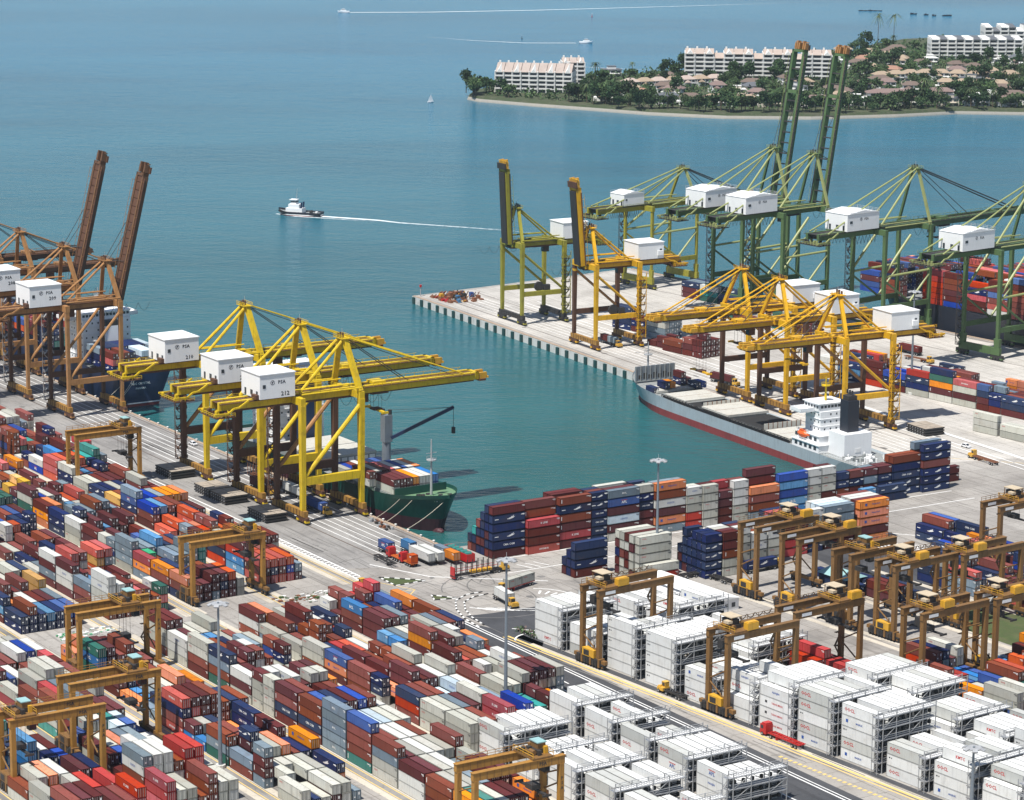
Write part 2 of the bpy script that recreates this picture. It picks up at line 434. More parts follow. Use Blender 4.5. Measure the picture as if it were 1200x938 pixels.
class MB:
    def __init__(s):
        s.v, s.f, s.mi, s.mats, s.tint, s.tv = [], [], [], [], [], 0.0
    def slot(s, m):
        if isinstance(m, str): m = M[m]
        if m not in s.mats: s.mats.append(m)
        return s.mats.index(m)
    def face(s, pts, m):
        n = len(s.v)
        s.v += [tuple(p) for p in pts]
        s.f.append(tuple(range(n, n + len(pts))))
        s.mi.append(s.slot(m))
        s.tint.append(s.tv)
    def mesh(s, vs, fs, m):
        n = len(s.v)
        s.v += [tuple(p) for p in vs]
        k = s.slot(m)
        for f in fs:
            s.f.append(tuple(i + n for i in f))
            s.mi.append(k)
            s.tint.append(s.tv)
    BF = [(0, 3, 2, 1), (4, 5, 6, 7), (0, 1, 5, 4), (1, 2, 6, 5), (2, 3, 7, 6), (3, 0, 4, 7)]
    def box(s, x0, x1, y0, y1, z0, z1, m, M4=None):
        vs = [(x0, y0, z0), (x1, y0, z0), (x1, y1, z0), (x0, y1, z0), (x0, y0, z1), (x1, y0, z1), (x1, y1, z1), (x0, y1, z1)]
        if M4 is not None: vs = [M4 @ Vector(v) for v in vs]
        s.mesh(vs, s.BF, m)
    def taper(s, x0, x1, y0, y1, z0, z1, k, m):
        cx, cy = (x0 + x1) / 2, (y0 + y1) / 2
        t = lambda x, c: c + (x - c) * k
        vs = [(t(x0, cx), t(y0, cy), z0), (t(x1, cx), t(y0, cy), z0), (t(x1, cx), t(y1, cy), z0), (t(x0, cx), t(y1, cy), z0),
              (x0, y0, z1), (x1, y0, z1), (x1, y1, z1), (x0, y1, z1)]
        s.mesh(vs, s.BF, m)
    def beam(s, p, q, w, h, m, up=Z):
        p, q = Vector(p), Vector(q)
        d = (q - p)
        if d.length < 1e-6: return
        d = d.normalized()
        u = Vector(up)
        if abs(d.dot(u)) > 0.98: u = Vector((1, 0, 0))
        a = d.cross(u).normalized()
        b = a.cross(d).normalized()
        a *= w / 2
        b *= h / 2
        vs = [p - a - b, p + a - b, p + a + b, p - a + b, q - a - b, q + a - b, q + a + b, q - a + b]
        s.mesh(vs, [(0, 1, 2, 3), (7, 6, 5, 4), (4, 5, 1, 0), (5, 6, 2, 1), (6, 7, 3, 2), (7, 4, 0, 3)], m)
    def tube(s, p, q, r, m, n=7, r2=None, cap=True):
        p, q = Vector(p), Vector(q)
        d = (q - p).normalized()
        u = Vector((0, 0, 1)) if abs(d.z) < 0.95 else Vector((1, 0, 0))
        a = d.cross(u).normalized()
        b = a.cross(d).normalized()
        r2 = r if r2 is None else r2
        vs, fs = [], []
        for k in range(n):
            t = 2 * math.pi * k / n
            e = a * math.cos(t) + b * math.sin(t)
            vs += [p + e * r, q + e * r2]
        for k in range(n):
            j = (k + 1) % n
            fs.append((2 * k, 2 * k + 1, 2 * j + 1, 2 * j))
        if cap:
            fs.append(tuple(2 * k for k in range(n)))
            fs.append(tuple(2 * k + 1 for k in reversed(range(n))))
        s.mesh(vs, fs, m)
    def prism(s, pts, z0, z1, m, top=None):
        n = len(pts)
        vs = [(x, y, z0) for x, y in pts] + [(x, y, z1) for x, y in pts]
        s.mesh(vs, [(i, (i + 1) % n, n + (i + 1) % n, n + i) for i in range(n)] + [tuple(reversed(range(n)))], m)
        s.face([(x, y, z1) for x, y in pts], top or m)
    def text(s, txt, o, dx, dy, h, m, align='c'):
        vs, fs, x0, x1, y0, y1 = text_shape(txt)
        k = h / max(1e-6, (y1 - y0))
        o, dx, dy = Vector(o), Vector(dx), Vector(dy)
        off = (x0 + x1) / 2 if align == 'c' else (x0 if align == 'l' else x1)
        s.mesh([o + dx * ((x - off) * k) + dy * ((y - (y0 + y1) / 2) * k) for x, y in vs], fs, m)
        return (x1 - x0) * k
    def build(s, name, parent=None, kind=None):
        me = bpy.data.meshes.new(name)
        me.from_pydata([tuple(v) for v in s.v], [], s.f)
        for m in s.mats: me.materials.append(m)
        me.polygons.foreach_set('material_index', s.mi)
        if any(s.tint):
            a = me.attributes.new('tint', 'FLOAT', 'FACE')
            a.data.foreach_set('value', s.tint)
        me.update()
        o = bpy.data.objects.new(name, me)
        COL.objects.link(o)
        if parent is not None: o.parent = parent
        if kind: o['kind'] = kind
        return o

def tag(o, label, cat, group=None, kind=None):
    o['label'] = label
    o['category'] = cat
    if group: o['group'] = group
    if kind: o['kind'] = kind
    return o

def thing(name, label, cat, fr='W', x=0, y=0, z=0, rz=0.0, group=None):
    o = bpy.data.objects.new(name, None)
    COL.objects.link(o)
    o.location = W(fr, x, y, z)
    o.rotation_euler = (0, 0, RZ(fr) + rz)
    return tag(o, label, cat, group)

def put(o, fr, x, y, z=0.0, rz=0.0):
    o.location = W(fr, x, y, z)
    o.rotation_euler = (0, 0, RZ(fr) + rz)
    return o

def dup(root, fr, x, y, z=0.0, rz=0.0, label=None, group=None):
    c = root.copy()
    COL.objects.link(c)
    for ch in list(root.children):
        k = ch.copy()
        COL.objects.link(k)
        k.parent = c
        for g in list(ch.children):
            h = g.copy()
            COL.objects.link(h)
            h.parent = k
    put(c, fr, x, y, z, rz)
    if label: c['label'] = label
    if group: c['group'] = group
    return c
# ------------------------------------------------------------------ water, land, roads, markings
WATER_Z = -3.5
def sheet(name, poly, mat, z=0.0, kind='structure'):
    b = MB()
    b.face([(p.x, p.y, z) for p in poly], mat)
    return b.build(name, kind=kind)

b = MB()
b.face([(-9000, -2000, WATER_Z), (9000, -2000, WATER_Z), (9000, 14000, WATER_Z), (-9000, 14000, WATER_Z)], 'harbour_water')
b.build('water', kind='structure')

PIER_A = 216.0                                   # where the basin end wall meets the pier edge (pier frame)
def isect(fr1, y1, fr2, x2):
    # point of frame fr1's line y=y1 that has x=x2 in frame fr2
    lo, hi = -500.0, 900.0
    ox, oy, d = FR[fr2]
    ax = Vector((math.cos(R(d)), math.sin(R(d))))
    f = lambda t: (Vector((W(fr1, t, y1).x - ox, W(fr1, t, y1).y - oy))).dot(ax) - x2
    for _ in range(70):
        m = (lo + hi) / 2
        if f(m) < 0: lo = m
        else: hi = m
    return W(fr1, lo, y1)
END_A = 236.5
corner = isect('P', 0.0, 'A', END_A)
land = [W('A', -420, 0), W('A', END_A, 0), corner, W('P', 0, 0), W('G', -272, 33), W('G', 520, 33),
        Vector((900, 250, 0)), Vector((-700, 250, 0)), W('A', -420, -420)]
b = MB()
b.face([(p.x, p.y, 0) for p in land], 'yard_concrete')
b.build('ground', kind='structure')
# quay walls below the edge
b = MB()
for p, q in zip(land[:5], land[1:6]):
    b.face([(p.x, p.y, 0), (q.x, q.y, 0), (q.x, q.y, -9), (p.x, p.y, -9)], 'quay_wall')
w = b.build('quay_wall')
w['kind'] = 'structure'
sheet('pier_paving', [W('P', 2.2, 3.6), W('G', -268, 28.0), W('G', 160, 28), W('G', 130, -122), W('P', 390, 3.6)], 'pier_concrete', 0.004)
sheet('quay_apron', [W('A', -420, -45), W('A', 238, -45), W('A', 256, -6), W('A', 236, -1.2), W('A', -420, -1.2)], 'worn_apron', 0.004)
# coping and kerb along the quay edges
def coping(fr, x0, x1, y, side, name):
    b = MB()
    M4 = Matrix.Identity(4)
    ya, yb = (y, y - 1.3 * side) if side > 0 else (y, y + 1.3)
    lo, hi = min(ya, yb), max(ya, yb)
    n = 0
    x = x0
    while x < x1 - 0.5:
        x2 = min(x1, x + 6.0)
        p = [W(fr, x + 0.05, lo), W(fr, x2 - 0.05, lo), W(fr, x2 - 0.05, hi), W(fr, x + 0.05, hi)]
        vs = [(q.x, q.y, 0.0) for q in p] + [(q.x, q.y, 0.22) for q in p]
        b.mesh(vs, MB.BF, 'coping_tan')
        x = x2
    o = b.build(name, kind='structure')
    return o
coping('A', -420, 236, -0.05, 1, 'kerb')
coping('P', 0.5, 213, 0.05, -1, 'kerb')
coping('G', -270, 300, 32.9, 1, 'kerb')

def strip(b, fr, x0, y0, x1, y1, w, m, z):
    p, q = W(fr, x0, y0), W(fr, x1, y1)
    d = (q - p)
    n = Vector((-d.y, d.x, 0)).normalized() * w / 2
    b.face([(a.x, a.y, z) for a in (p - n, q - n, q + n, p + n)], m)
def dashes(b, fr, x0, y0, x1, y1, w, m, z, on, off):
    L = math.hypot(x1 - x0, y1 - y0)
    t = 0.0
    while t < L:
        u = min(L, t + on)
        strip(b, fr, x0 + (x1 - x0) * t / L, y0 + (y1 - y0) * t / L, x0 + (x1 - x0) * u / L, y0 + (y1 - y0) * u / L, w, m, z)
        t += on + off
def arc(b, fr, cx, cy, r, a0, a1, w, m, z, n=18):
    for i in range(n):
        t0, t1 = R(a0 + (a1 - a0) * i / n), R(a0 + (a1 - a0) * (i + 1) / n)
        pts = [W(fr, cx + (r + k) * math.cos(t), cy + (r + k) * math.sin(t)) for t, k in ((t0, -w / 2), (t1, -w / 2), (t1, w / 2), (t0, w / 2))]
        b.face([(p.x, p.y, z) for p in pts], m)

# asphalt roads
asph = [('A', [(300, -50.5), (560, -50.5), (560, -30), (520, -24), (345, -37), (327, -27.5), (303, -20), (300, -31)]),]
b = MB()
def apoly(fr, pts, m, z):
    b.face([(W(fr, x, y).x, W(fr, x, y).y, z) for x, y in pts], m)
apoly('A', [(288, -52), (560, -52), (560, -36.0), (318, -36.0), (292, -47)], 'asphalt', 0.008)
apoly('A', [(304, -35.9), (345, -35.9), (336, -29), (322, 6), (312, 6), (306.5, -13), (305.5, -28)], 'asphalt', 0.008)
apoly('R', [(-4, -3.4), (230, -3.4), (230, -0.6), (-4, -0.6)], 'asphalt', 0.008)
apoly('R', [(-26, 128), (40, 112), (150, 107), (150, 131), (40, 131), (-20, 158)], 'asphalt', 0.008)
b.build('road', kind='structure')
# gantry tracks (pale strips with yellow edges), one pair on every lane
LANES = [-46.5, -75.2, -103.0, -130.6, -158.0, -185.4, -213.0]
b = MB()
for i, L in enumerate(LANES):
    for s in (-1, 1):
        x0, x1 = (-330, 262) if i else (-330, 256)
        strip(b, 'A', x0, L + s * 2.6, x1, L + s * 2.6, 2.0, 'track_concrete', 0.010)
        if i: strip(b, 'A', 270, L + s * 2.6, 520, L + s * 2.6, 2.0, 'track_concrete', 0.010)
    if i:
        strip(b, 'A', -330, L, 520, L, 2.8, 'worn_apron', 0.008)
    strip(b, 'A', -330, L + 1.1, 520 if i else 256, L + 1.1, 0.35, 'line_yellow', 0.014)
    strip(b, 'A', -330, L - 1.1, 520 if i else 256, L - 1.1, 0.35, 'line_yellow', 0.014)
for yv in (-2.6, 22.5, 27.0, 51.5, 55.0, 79.5, 83.0, 106.5, 109.5, 133.0, 158.0):
    strip(b, 'R', 4, yv - 1.6, 230, yv - 1.6, 2.2, 'track_concrete', 0.012)
strip(b, 'R', -6, -4.8, 235, -4.8, 0.9, 'line_yellow', 0.016)
strip(b, 'R', -6, -6.4, 235, -6.4, 0.5, 'line_yellow', 0.016)
b.build('gantry_track', kind='structure')
b = MB()
z = 0.018
# quay: truck lanes under the cranes, white edge lines
for k in range(6):
    y = -6.5 - k * 3.1
    strip(b, 'A', -300, y, 232, y, 0.32, 'line_white', z)
for y in (-40.8, -43.0):
    strip(b, 'A', -300, y, 250, y, 0.55, 'line_white', z)
dashes(b, 'A', 200, -42.0, 252, -42.0, 2.0, 'line_white', z, 0.6, 1.6)
strip(b, 'A', 250, -43, 285, -47, 0.5, 'line_white', z)
strip(b, 'A', 240, -31.5, 262, -22.5, 0.5, 'line_white', z)
strip(b, 'A', 262, -22.5, 285, 6, 0.5, 'line_white', z)
strip(b, 'A', 256, 8, 262, 190, 0.5, 'line_white', z)
for k in range(18):
    strip(b, 'A', 264, 8 + k * 3.2, 270, 10 + k * 3.2, 0.4, 'line_white', z) if k % 6 < 3 else None
strip(b, 'A', 271, 0, 274, 190, 0.45, 'line_white', z)
# main road
strip(b, 'A', 305, -40.0, 500, -40.0, 0.45, 'line_white', z)
strip(b, 'A', 305, -38.8, 500, -38.8, 0.35, 'line_white', z)
dashes(b, 'A', 315, -46.0, 430, -46.0, 0.45, 'line_white', z, 7, 6)
strip(b, 'A', 320, -50.2, 520, -50.2, 0.4, 'line_white', z)
strip(b, 'A', 322, -31, 330, -24, 0.5, 'line_white', z)
strip(b, 'A', 318, -8, 323, 4, 0.5, 'line_white', z)
arc(b, 'A', 335.5, -30, 7.2, 120, 245, 0.5, 'line_white', z)
strip(b, 'A', 311, -10, 300, -26, 0.4, 'line_white', z)
for k in range(8):
    strip(b, 'A', 297 + k * 1.5, -30 + k * 1.7, 304 + k * 0.9, -25 + k * 1.5, 0.45, 'line_white', z)
arc(b, 'A', 301, -9, 13, 60, 150, 0.4, 'line_white', z)
for k in range(6):
    arc(b, 'A', 301, -9, 9 + k * 0.01, 62 + k * 15, 66 + k * 15, 3.4, 'line_white', z, 2)
strip(b, 'A', 256, -41, 272, -34, 0.35, 'line_yellow', z)
strip(b, 'A', 272, -34, 282, -44, 0.35, 'line_yellow', z)
strip(b, 'A', 272, -34, 271, -43, 0.35, 'line_yellow', z)
# pier lanes
for k in range(5):
    y = 14.5 + k * 3.2
    strip(b, 'P', 8, y, 385, y, 0.35, 'line_white', z)
for y in (36, 39.5, 46.0):
    strip(b, 'P', 40, y, 420, y, 0.5, 'line_white', z)
strip(b, 'P', 300, 47, 420, 47, 1.2, 'line_white', z)
strip(b, 'P', 385, 20, 440, 75, 0.35, 'line_yellow', z)
strip(b, 'P', 392, 62, 440, 30, 0.35, 'line_yellow', z)
for k in range(9):
    strip(b, 'R', -24 + k * 1.8, 150 + k * 1.5, -15 + k * 1.8, 150 + k * 1.5, 0.8, 'line_white', z)
strip(b, 'R', -30, 148, 2, 172, 0.5, 'line_white', z)
strip(b, 'R', -36, 160, -4, 182, 0.5, 'line_white', z)
for k in range(14):
    strip(b, 'R', -2 + k * 9, 121, 2 + k * 9, 121, 0.4, 'line_white', z)
# zebra edge of the reefer yard lane (near)
dashes(b, 'R', 118, -11.5, 235, -11.5, 1.1, 'line_yellow', z, 1.0, 0.8)
b.build('road_marking', kind='structure')
# dark tyre tracks worn into the concrete
b = MB()
r0 = random.Random(19)
for k in range(130):
    fr, y, x0, ln = r0.choice([('A', r0.uniform(-23, -4), r0.uniform(-160, 210), r0.uniform(8, 34)), ('A', r0.uniform(-41, -27), r0.uniform(-120, 235), r0.uniform(6, 26)),
                               ('P', r0.uniform(13, 47), r0.uniform(20, 380), r0.uniform(8, 40)), ('R', r0.choice([-4.2, -7.4, 24.8, 53.2, 80.8, 108.5]) + r0.uniform(-0.8, 0.8), r0.uniform(0, 180), r0.uniform(6, 30))])
    d = r0.uniform(-0.9, 0.9)
    for q in (-0.95, 0.95): strip(b, fr, x0, y + q, x0 + ln, y + q + d, r0.uniform(0.25, 0.5), 'tyre_worn', 0.013)
for k in range(26):
    cx_, cy_, rr, a0 = r0.uniform(258, 300), r0.uniform(-32, 10), r0.uniform(9, 30), r0.uniform(0, 360)
    arc(b, 'A', cx_, cy_, rr, a0, a0 + r0.uniform(25, 70), 0.4, 'tyre_worn', 0.013, 9)
for k in range(70):
    fr, x, y = r0.choice([('A', r0.uniform(-120, 235), r0.uniform(-41, -3)), ('A', r0.uniform(258, 304), r0.uniform(-34, 60)), ('P', r0.uniform(10, 380), r0.uniform(6, 50))])
    n = 9
    rx, ry = r0.uniform(0.6, 2.6), r0.uniform(0.4, 1.4)
    b.face([(lambda p: (p.x, p.y, 0.012 + k * 0.00001))(W(fr, x + rx * math.cos(2 * math.pi * i / n) * r0.uniform(0.7, 1.2), y + ry * math.sin(2 * math.pi * i / n) * r0.uniform(0.7, 1.2))) for i in range(n)], 'tyre_worn')
b.build('tyre_track', kind='structure')
# crane rails
b = MB()
for fr, y, x0, x1 in (('A', -2.6, -400, 230), ('A', -24.9, -400, 232), ('P', 10.2, 6, 395), ('P', 32.0, 6, 395), ('G', 0, -262, 300), ('G', 29.5, -262, 300)):
    p = [W(fr, x0, y - 0.28), W(fr, x1, y - 0.28), W(fr, x1, y + 0.28), W(fr, x0, y + 0.28)]
    b.face([(q.x, q.y, 0.024) for q in p], 'rail_steel')
b.build('crane_rail', kind='structure')
# lawns and black-and-white kerbs of the traffic islands
def kerb_line(fr, pts, closed=True, w=0.45):
    b = MB()
    seq = list(zip(pts, pts[1:] + pts[:1])) if closed else list(zip(pts, pts[1:]))
    i = 0
    for (xa, ya), (xb, yb) in seq:
        L = math.hypot(xb - xa, yb - ya)
        n = max(1, int(L / 1.5))
        for k in range(n):
            t0, t1 = k / n, (k + 1) / n
            p, q = W(fr, xa + (xb - xa) * t0, ya + (yb - ya) * t0), W(fr, xa + (xb - xa) * t1, ya + (yb - ya) * t1)
            b.beam((p.x, p.y, 0.11), (q.x, q.y, 0.11), w, 0.22, 'kerb_white' if i % 2 else 'kerb_black')
            i += 1
    return b.build('kerb', kind='structure')
TRI = [(254.5, -36.5), (265.2, -26.0), (265.5, -37.0)]
sheet('lawn', [W('A', *p) for p in TRI], 'lawn', 0.03)
kerb_line('A', TRI)
TRI2 = [(280, -33), (287, -28), (285, -35)]
sheet('lawn', [W('A', *p) for p in TRI2], 'lawn', 0.03)
kerb_line('A', TRI2)
def arcp(cx, cy, r, a0, a1, n): return [(cx + r * math.cos(R(a0 + (a1 - a0) * i / n)), cy + r * math.sin(R(a0 + (a1 - a0) * i / n))) for i in range(n + 1)]
kerb_line('A', [(284.9, -17.9), (285.2, -24), (289, -30), (297, -34.6), (306, -37.5), (316, -38.6)], closed=False)
kerb_line('A', [(287.6, -17.5), (288.2, -23), (291.5, -28.5), (298.5, -32.4), (306, -34.9), (315, -36.2)], closed=False)
sheet('lawn', [W('R', 52, 108), W('R', 95, 107), W('R', 95, 131), W('R', 52, 131)], 'lawn', 0.03)
# fenders and the piled wall of the pier
tf = MB()
tf.box(-0.9, 0.9, -0.85, 0, -3.4, -0.25, 'fender_teal')
f0 = tf.build('quay_fender')
tag(f0, 'dark teal rubber fender hung on the white pier wall', 'fender', 'row of dark fenders along the pier wall')
for i in range(26):
    o = f0 if i == 0 else f0.copy()
    if i: COL.objects.link(o)
    put(o, 'P', 2.5 + i * 8.1, -0.02, 0)
bo = MB()
bo.tube((0, 0, 0), (0, 0, 0.55), 0.28, 'kerb_white', 8)
bo.tube((0, 0, 0.55), (0, 0, 0.75), 0.42, 'kerb_white', 8)
b0 = bo.build('bollard')
tag(b0, 'squat pale mooring bollard on the quay edge', 'bollard', 'mooring bollards along the west quay')
for i in range(44):
    o = b0 if i == 0 else b0.copy()
    if i: COL.objects.link(o)
    put(o, 'A', -120 + i * 8.1, -2.0 + 1.2, 0.22)
# ------------------------------------------------------------------ quay cranes
def ring_mark(b, o, dx, dy, r, m):
    """the port operator's round mark: a ring crossed by a leaning bar"""
    o, dx, dy = Vector(o), Vector(dx), Vector(dy)
    n = 16
    for k in range(n):
        t0, t1 = 2 * math.pi * k / n, 2 * math.pi * (k + 1) / n
        f = lambda t, q: o + dx * math.cos(t) * q + dy * math.sin(t) * q
        b.face([f(t0, r), f(t1, r), f(t1, r * 0.80), f(t0, r * 0.80)], m)
    a = (dx * 0.55 + dy * 0.85).normalized()
    c = (dx * 0.85 - dy * 0.55).normalized() * r * 0.17
    b.face([o - a * r * 0.62 - c, o + a * r * 0.62 - c, o + a * r * 0.62 + c, o - a * r * 0.62 + c], m)
    b.face([o - dx * r * 0.5 + dy * r * 0.1, o + dx * r * 0.45 + dy * r * 0.1, o + dx * r * 0.45 + dy * r * 0.3, o - dx * r * 0.5 + dy * r * 0.3], m)

def railing(b, p, q, h, m, step=2.5, r=0.09):
    p, q = Vector(p), Vector(q)
    n = max(1, int((q - p).length / step))
    for i in range(n + 1):
        t = p.lerp(q, i / n)
        b.beam(t, t + Z * h, r, r, m)
    b.beam(p + Z * h, q + Z * h, r, r, m)
    b.beam(p + Z * h * 0.5, q + Z * h * 0.5, r, r, m)

def quay_crane(fr, x, y, flip, label, group, boomm=None, S=17.5, G=22.3, zg=40.5, za=60.0, back=27.0, out=50.0, up=None,
               main='crane_yellow', hi=None, dark='crane_rust', far=None, number=None, house=(13.0, 13.0, 8.0), big=False, reel=False,
               trolley=16.0, leg=1.7, kk=1.0, sillm=None, lettering=True, hang=None):
    """local axes: x along the rail, y towards the sea; origin under the seaward rail, centred between the legs"""
    hi = hi or main
    boomm = boomm or main
    sillm = sillm or main
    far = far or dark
    t = thing('quay_crane', label, 'crane', fr, x, y, 0, math.pi if flip else 0.0, group)
    h = S / 2
    sgn = -1 if flip else 1          # which side of the crane faces the yard (and the viewer)
    # legs: the two landward ones carry the stair tower
    for yy in (0, -G):
        for xx in (-h, h):
            b = MB()
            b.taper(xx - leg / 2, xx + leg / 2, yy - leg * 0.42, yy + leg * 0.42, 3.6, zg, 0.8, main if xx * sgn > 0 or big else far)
            if big:
                b.taper(xx - leg * 0.9, xx + leg * 0.9, yy - leg * 0.45, yy + leg * 0.45, 3.6, 9.5, 0.75, main)
            else:
                b.box(xx - 0.95, xx + 0.95, yy - 0.8, yy + 0.8, zg - 2.6, zg - 1.6, main)
            b.build('leg', t)
    for yy in (0, -G):
        b = MB()
        b.box(-h - leg, h + leg, yy - 0.75, yy + 0.75, 2.5, 4.5 if not big else 5.6, sillm)
        if not big:
            for k in range(9):
                xx = -h + (k + 0.5) * S / 9
                b.box(xx - 0.12, xx + 0.12, yy - 0.85, yy + 0.85, 2.6, 4.4, dark)
        sb = b.build('sill_beam', t)
        for xx in (-h, h):
            b = MB()
            b.box(xx - 3.4, xx + 3.4, yy - 0.6, yy + 0.6, 1.35, 2.5, dark)
            for k in range(4):
                xw = xx - 2.7 + k * 1.8
                b.tube((xw, yy - 0.35, 0.5), (xw, yy + 0.35, 0.5), 0.5, 'dark_steel', 9)
                b.box(xw - 0.7, xw + 0.7, yy - 0.7, yy + 0.7, 0.75, 1.4, dark if k % 3 else main)
            b.build('bogie', t)
    zp = 13.0 if not big else 12.0
    for xx in (-h, h):
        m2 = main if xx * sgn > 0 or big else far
        b = MB()
        b.box(xx - 0.62 * kk, xx + 0.62 * kk, -G + leg * 0.4, -leg * 0.4, zp, zp + (1.9 * kk if not big else 2.2), m2)
        b.build('portal_beam', t)
        b = MB()
        if big:
            zm = 27.0
            b.tube((xx, -G, zm), (xx, 0, zm + 0.6), 0.55, hi, 8)
            b.tube((xx, -G, zm + 1), (xx, -G * 0.45, zg - 1), 0.6, hi, 8)
            b.tube((xx, -G, zm - 1.5), (xx, -G * 0.42, zp + 2.2), 0.5, main, 8)
            b.tube((xx, 0, zm - 1), (xx, -G * 0.42, zp + 2.2), 0.5, hi, 8)
            b.beam((xx, -G * 0.42, zp + 2.0), (xx, -G * 0.42, zp), 0.8, 0.8, main)
        else:
            b.tube((xx, -G + 0.4, zp + 2.2), (xx, -0.5, zg - 2.2), 0.55 * kk, m2 if xx * sgn > 0 else 'crane_tan' if main != 'crane_olive' else far, 8)
        b.build('brace', t)
    # portal heads
    for yy in (0, -G):
        b = MB()
        b.box(-h - 0.9, h + 0.9, yy - 0.9, yy + 0.9, zg, zg + 2.4, main)
        b.build('cross_beam', t)
    gx = 2.6 if not big else 3.4
    gh = (2.3 if kk < 1.2 else 2.7) if not big else 2.8
    zb = zg + 0.1 if not big else zg + 0.3
    # girder over the quay with its backreach
    b = MB()
    y0, y1 = -G - back, 2.0
    for s in (-1, 1):
        b.box(s * gx - 0.65, s * gx + 0.65, y0, y1, zb, zb + gh, main)
        b.box(s * (gx + 1.25) - 0.55, s * (gx + 1.25) + 0.55, y0, y1, zb + gh - 0.5, zb + gh - 0.35, dark)
        railing(b, (s * (gx + 1.75), y0, zb + gh - 0.4), (s * (gx + 1.75), y1, zb + gh - 0.4), 1.1, main if not big else hi, 3.5)
    if not big: b.box(-gx - 0.45, gx + 0.45, y0 + 5, y1, zb - 0.75, zb - 0.02, 'crane_rust')  # added plate: shade of the inner girder put in as dark colour
    n = int((y1 - y0) / 4)
    for k in range(n):
        yy = y0 + 2 + k * 4
        b.box(-gx + 0.65, gx - 0.65, yy - 0.25, yy + 0.25, zb + 0.3, zb + gh - 0.3, dark)
        b.box(-gx + 0.65, gx - 0.65, yy - 1.9, yy + 1.6, zb + gh - 0.35, zb + gh - 0.28, dark)
    b.build('girder', t)
    # platform with dipped yellow railings at the landward end
    b = MB()
    b.box(-gx - 3.5, gx + 3.5, y0 - 2.5, y0 + 4.5, zb - 2.0, zb - 1.7, dark)
    for s in (-1, 1):
        pts = [(s * (gx + 3.2), y0 + 9.5, zb + 3.0), (s * (gx + 3.2), y0 + 6, zb + 1.0), (s * (gx + 3.2), y0 + 4, zb + 0.8), (s * (gx + 3.2), y0 + 2, zb - 0.6), (s * (gx + 3.2), y0 - 3, zb - 0.6)]
        for p, q in zip(pts, pts[1:]): b.beam(p, q, 0.5, 0.55, hi)
        railing(b, (s * (gx + 3.4), y0 - 2.5, zb - 1.7), (s * (gx + 3.4), y0 + 4.5, zb - 1.7), 1.2, hi, 1.6, 0.13)
    railing(b, (-gx - 3.4, y0 - 2.5, zb - 1.7), (gx + 3.4, y0 - 2.5, zb - 1.7), 1.2, hi, 1.6, 0.13)
    for k in range(16):
        xx = -gx - 2.6 + (k % 8) * (2 * gx + 5.2) / 7
        yy = y0 - 1.8 + (k * 37 % 11) * 0.52
        b.tube((xx, yy, zb - 1.7), (xx, yy, zb - 0.5 + (k % 3) * 0.4), 0.55, dark if k % 2 else hi, 7)
    b.build('backreach_platform', t)
    # boom
    hy, hz = 2.6, zb + gh * 0.5
    ang = R(up) if up else 0.0
    def bt(p):
        yy, zz = p[1] - hy, p[2] - hz
        return Vector((p[0], hy + yy * math.cos(ang) - zz * math.sin(ang), hz + yy * math.sin(ang) + zz * math.cos(ang)))
    b = MB()
    def bbox(x0, x1, ya, yb, z0, z1, m):
        vs = [bt(p) for p in ((x0, ya, z0), (x1, ya, z0), (x1, yb, z0), (x0, yb, z0), (x0, ya, z1), (x1, ya, z1), (x1, yb, z1), (x0, yb, z1))]
        b.mesh(vs, MB.BF, m)
    bh = gh * 0.95
    for s in (-1, 1):
        bbox(s * gx - 0.6, s * gx + 0.6, 2.8, out, zb, zb + bh, boomm)
        bbox(s * (gx + 1.1) - 0.5, s * (gx + 1.1) + 0.5, 3, out - 2, zb + bh - 0.5, zb + bh - 0.36, dark)
        for k in range(int((out - 4) / 3.5)):
            yy = 4 + k * 3.5
            bbox(s * (gx + 1.55) - 0.06, s * (gx + 1.55) + 0.06, yy, yy + 0.14, zb + bh - 0.4, zb + bh + 0.7, hi)
        bbox(s * (gx + 1.55) - 0.06, s * (gx + 1.55) + 0.06, 4, out - 3, zb + bh + 0.62, zb + bh + 0.74, hi)
    for k in range(int((out - 5) / (5 if big else 3.2))):
        yy = 4.5 + k * (5 if big else 3.2)
        bbox(-gx + 0.6, gx - 0.6, yy, yy + 0.6, zb + 0.5, zb + bh - 0.3, dark)
        if not big: bbox(-gx + 0.6, gx - 0.6, yy, yy + 3.0, zb + bh - 0.42, zb + bh - 0.34, dark)
    if not big: bbox(-gx + 0.1, gx - 0.4, 3.2, out - 1.5, zb - 0.65, zb - 0.02, 'dark_steel' if up else 'crane_rust')  # added plate: underside shade painted dark, together with the black rails
    bbox(-gx - 0.6, gx + 0.6, out - 1.2, out, zb, zb + bh, boomm)
    if big: bbox(-gx - 0.6, gx + 0.6, out * 0.72, out * 0.72 + 1.6, zb + 0.2, zb + bh, main)
    bm_ = b.build('boom', t)
    b2 = b
    b = MB()
    tipm = 'crane_tan' if big else ('boom_brown' if main == 'crane_tan' else 'machine_yellow')
    bbox(-gx - 1.0, gx + 1.0, out, out + 2.6, zb - 0.6, zb + 0.1, dark)
    for k in range(5):
        xx = -gx + k * gx / 2
        bbox(xx - 0.4, xx + 0.4, out + 0.2, out + 3.2 + (k % 2), zb + 0.1, zb + 1.7 + 0.5 * (k % 3), tipm)
    bbox(-gx - 0.8, gx + 0.8, out + 3.4, out + 3.8, zb + 0.2, zb + 0.9, tipm)
    b.build('boom_tip', t)
    # apex frame
    ax = 1.5
    ya = -2.0 if not big else -1.0
    zt = zg + 2.4
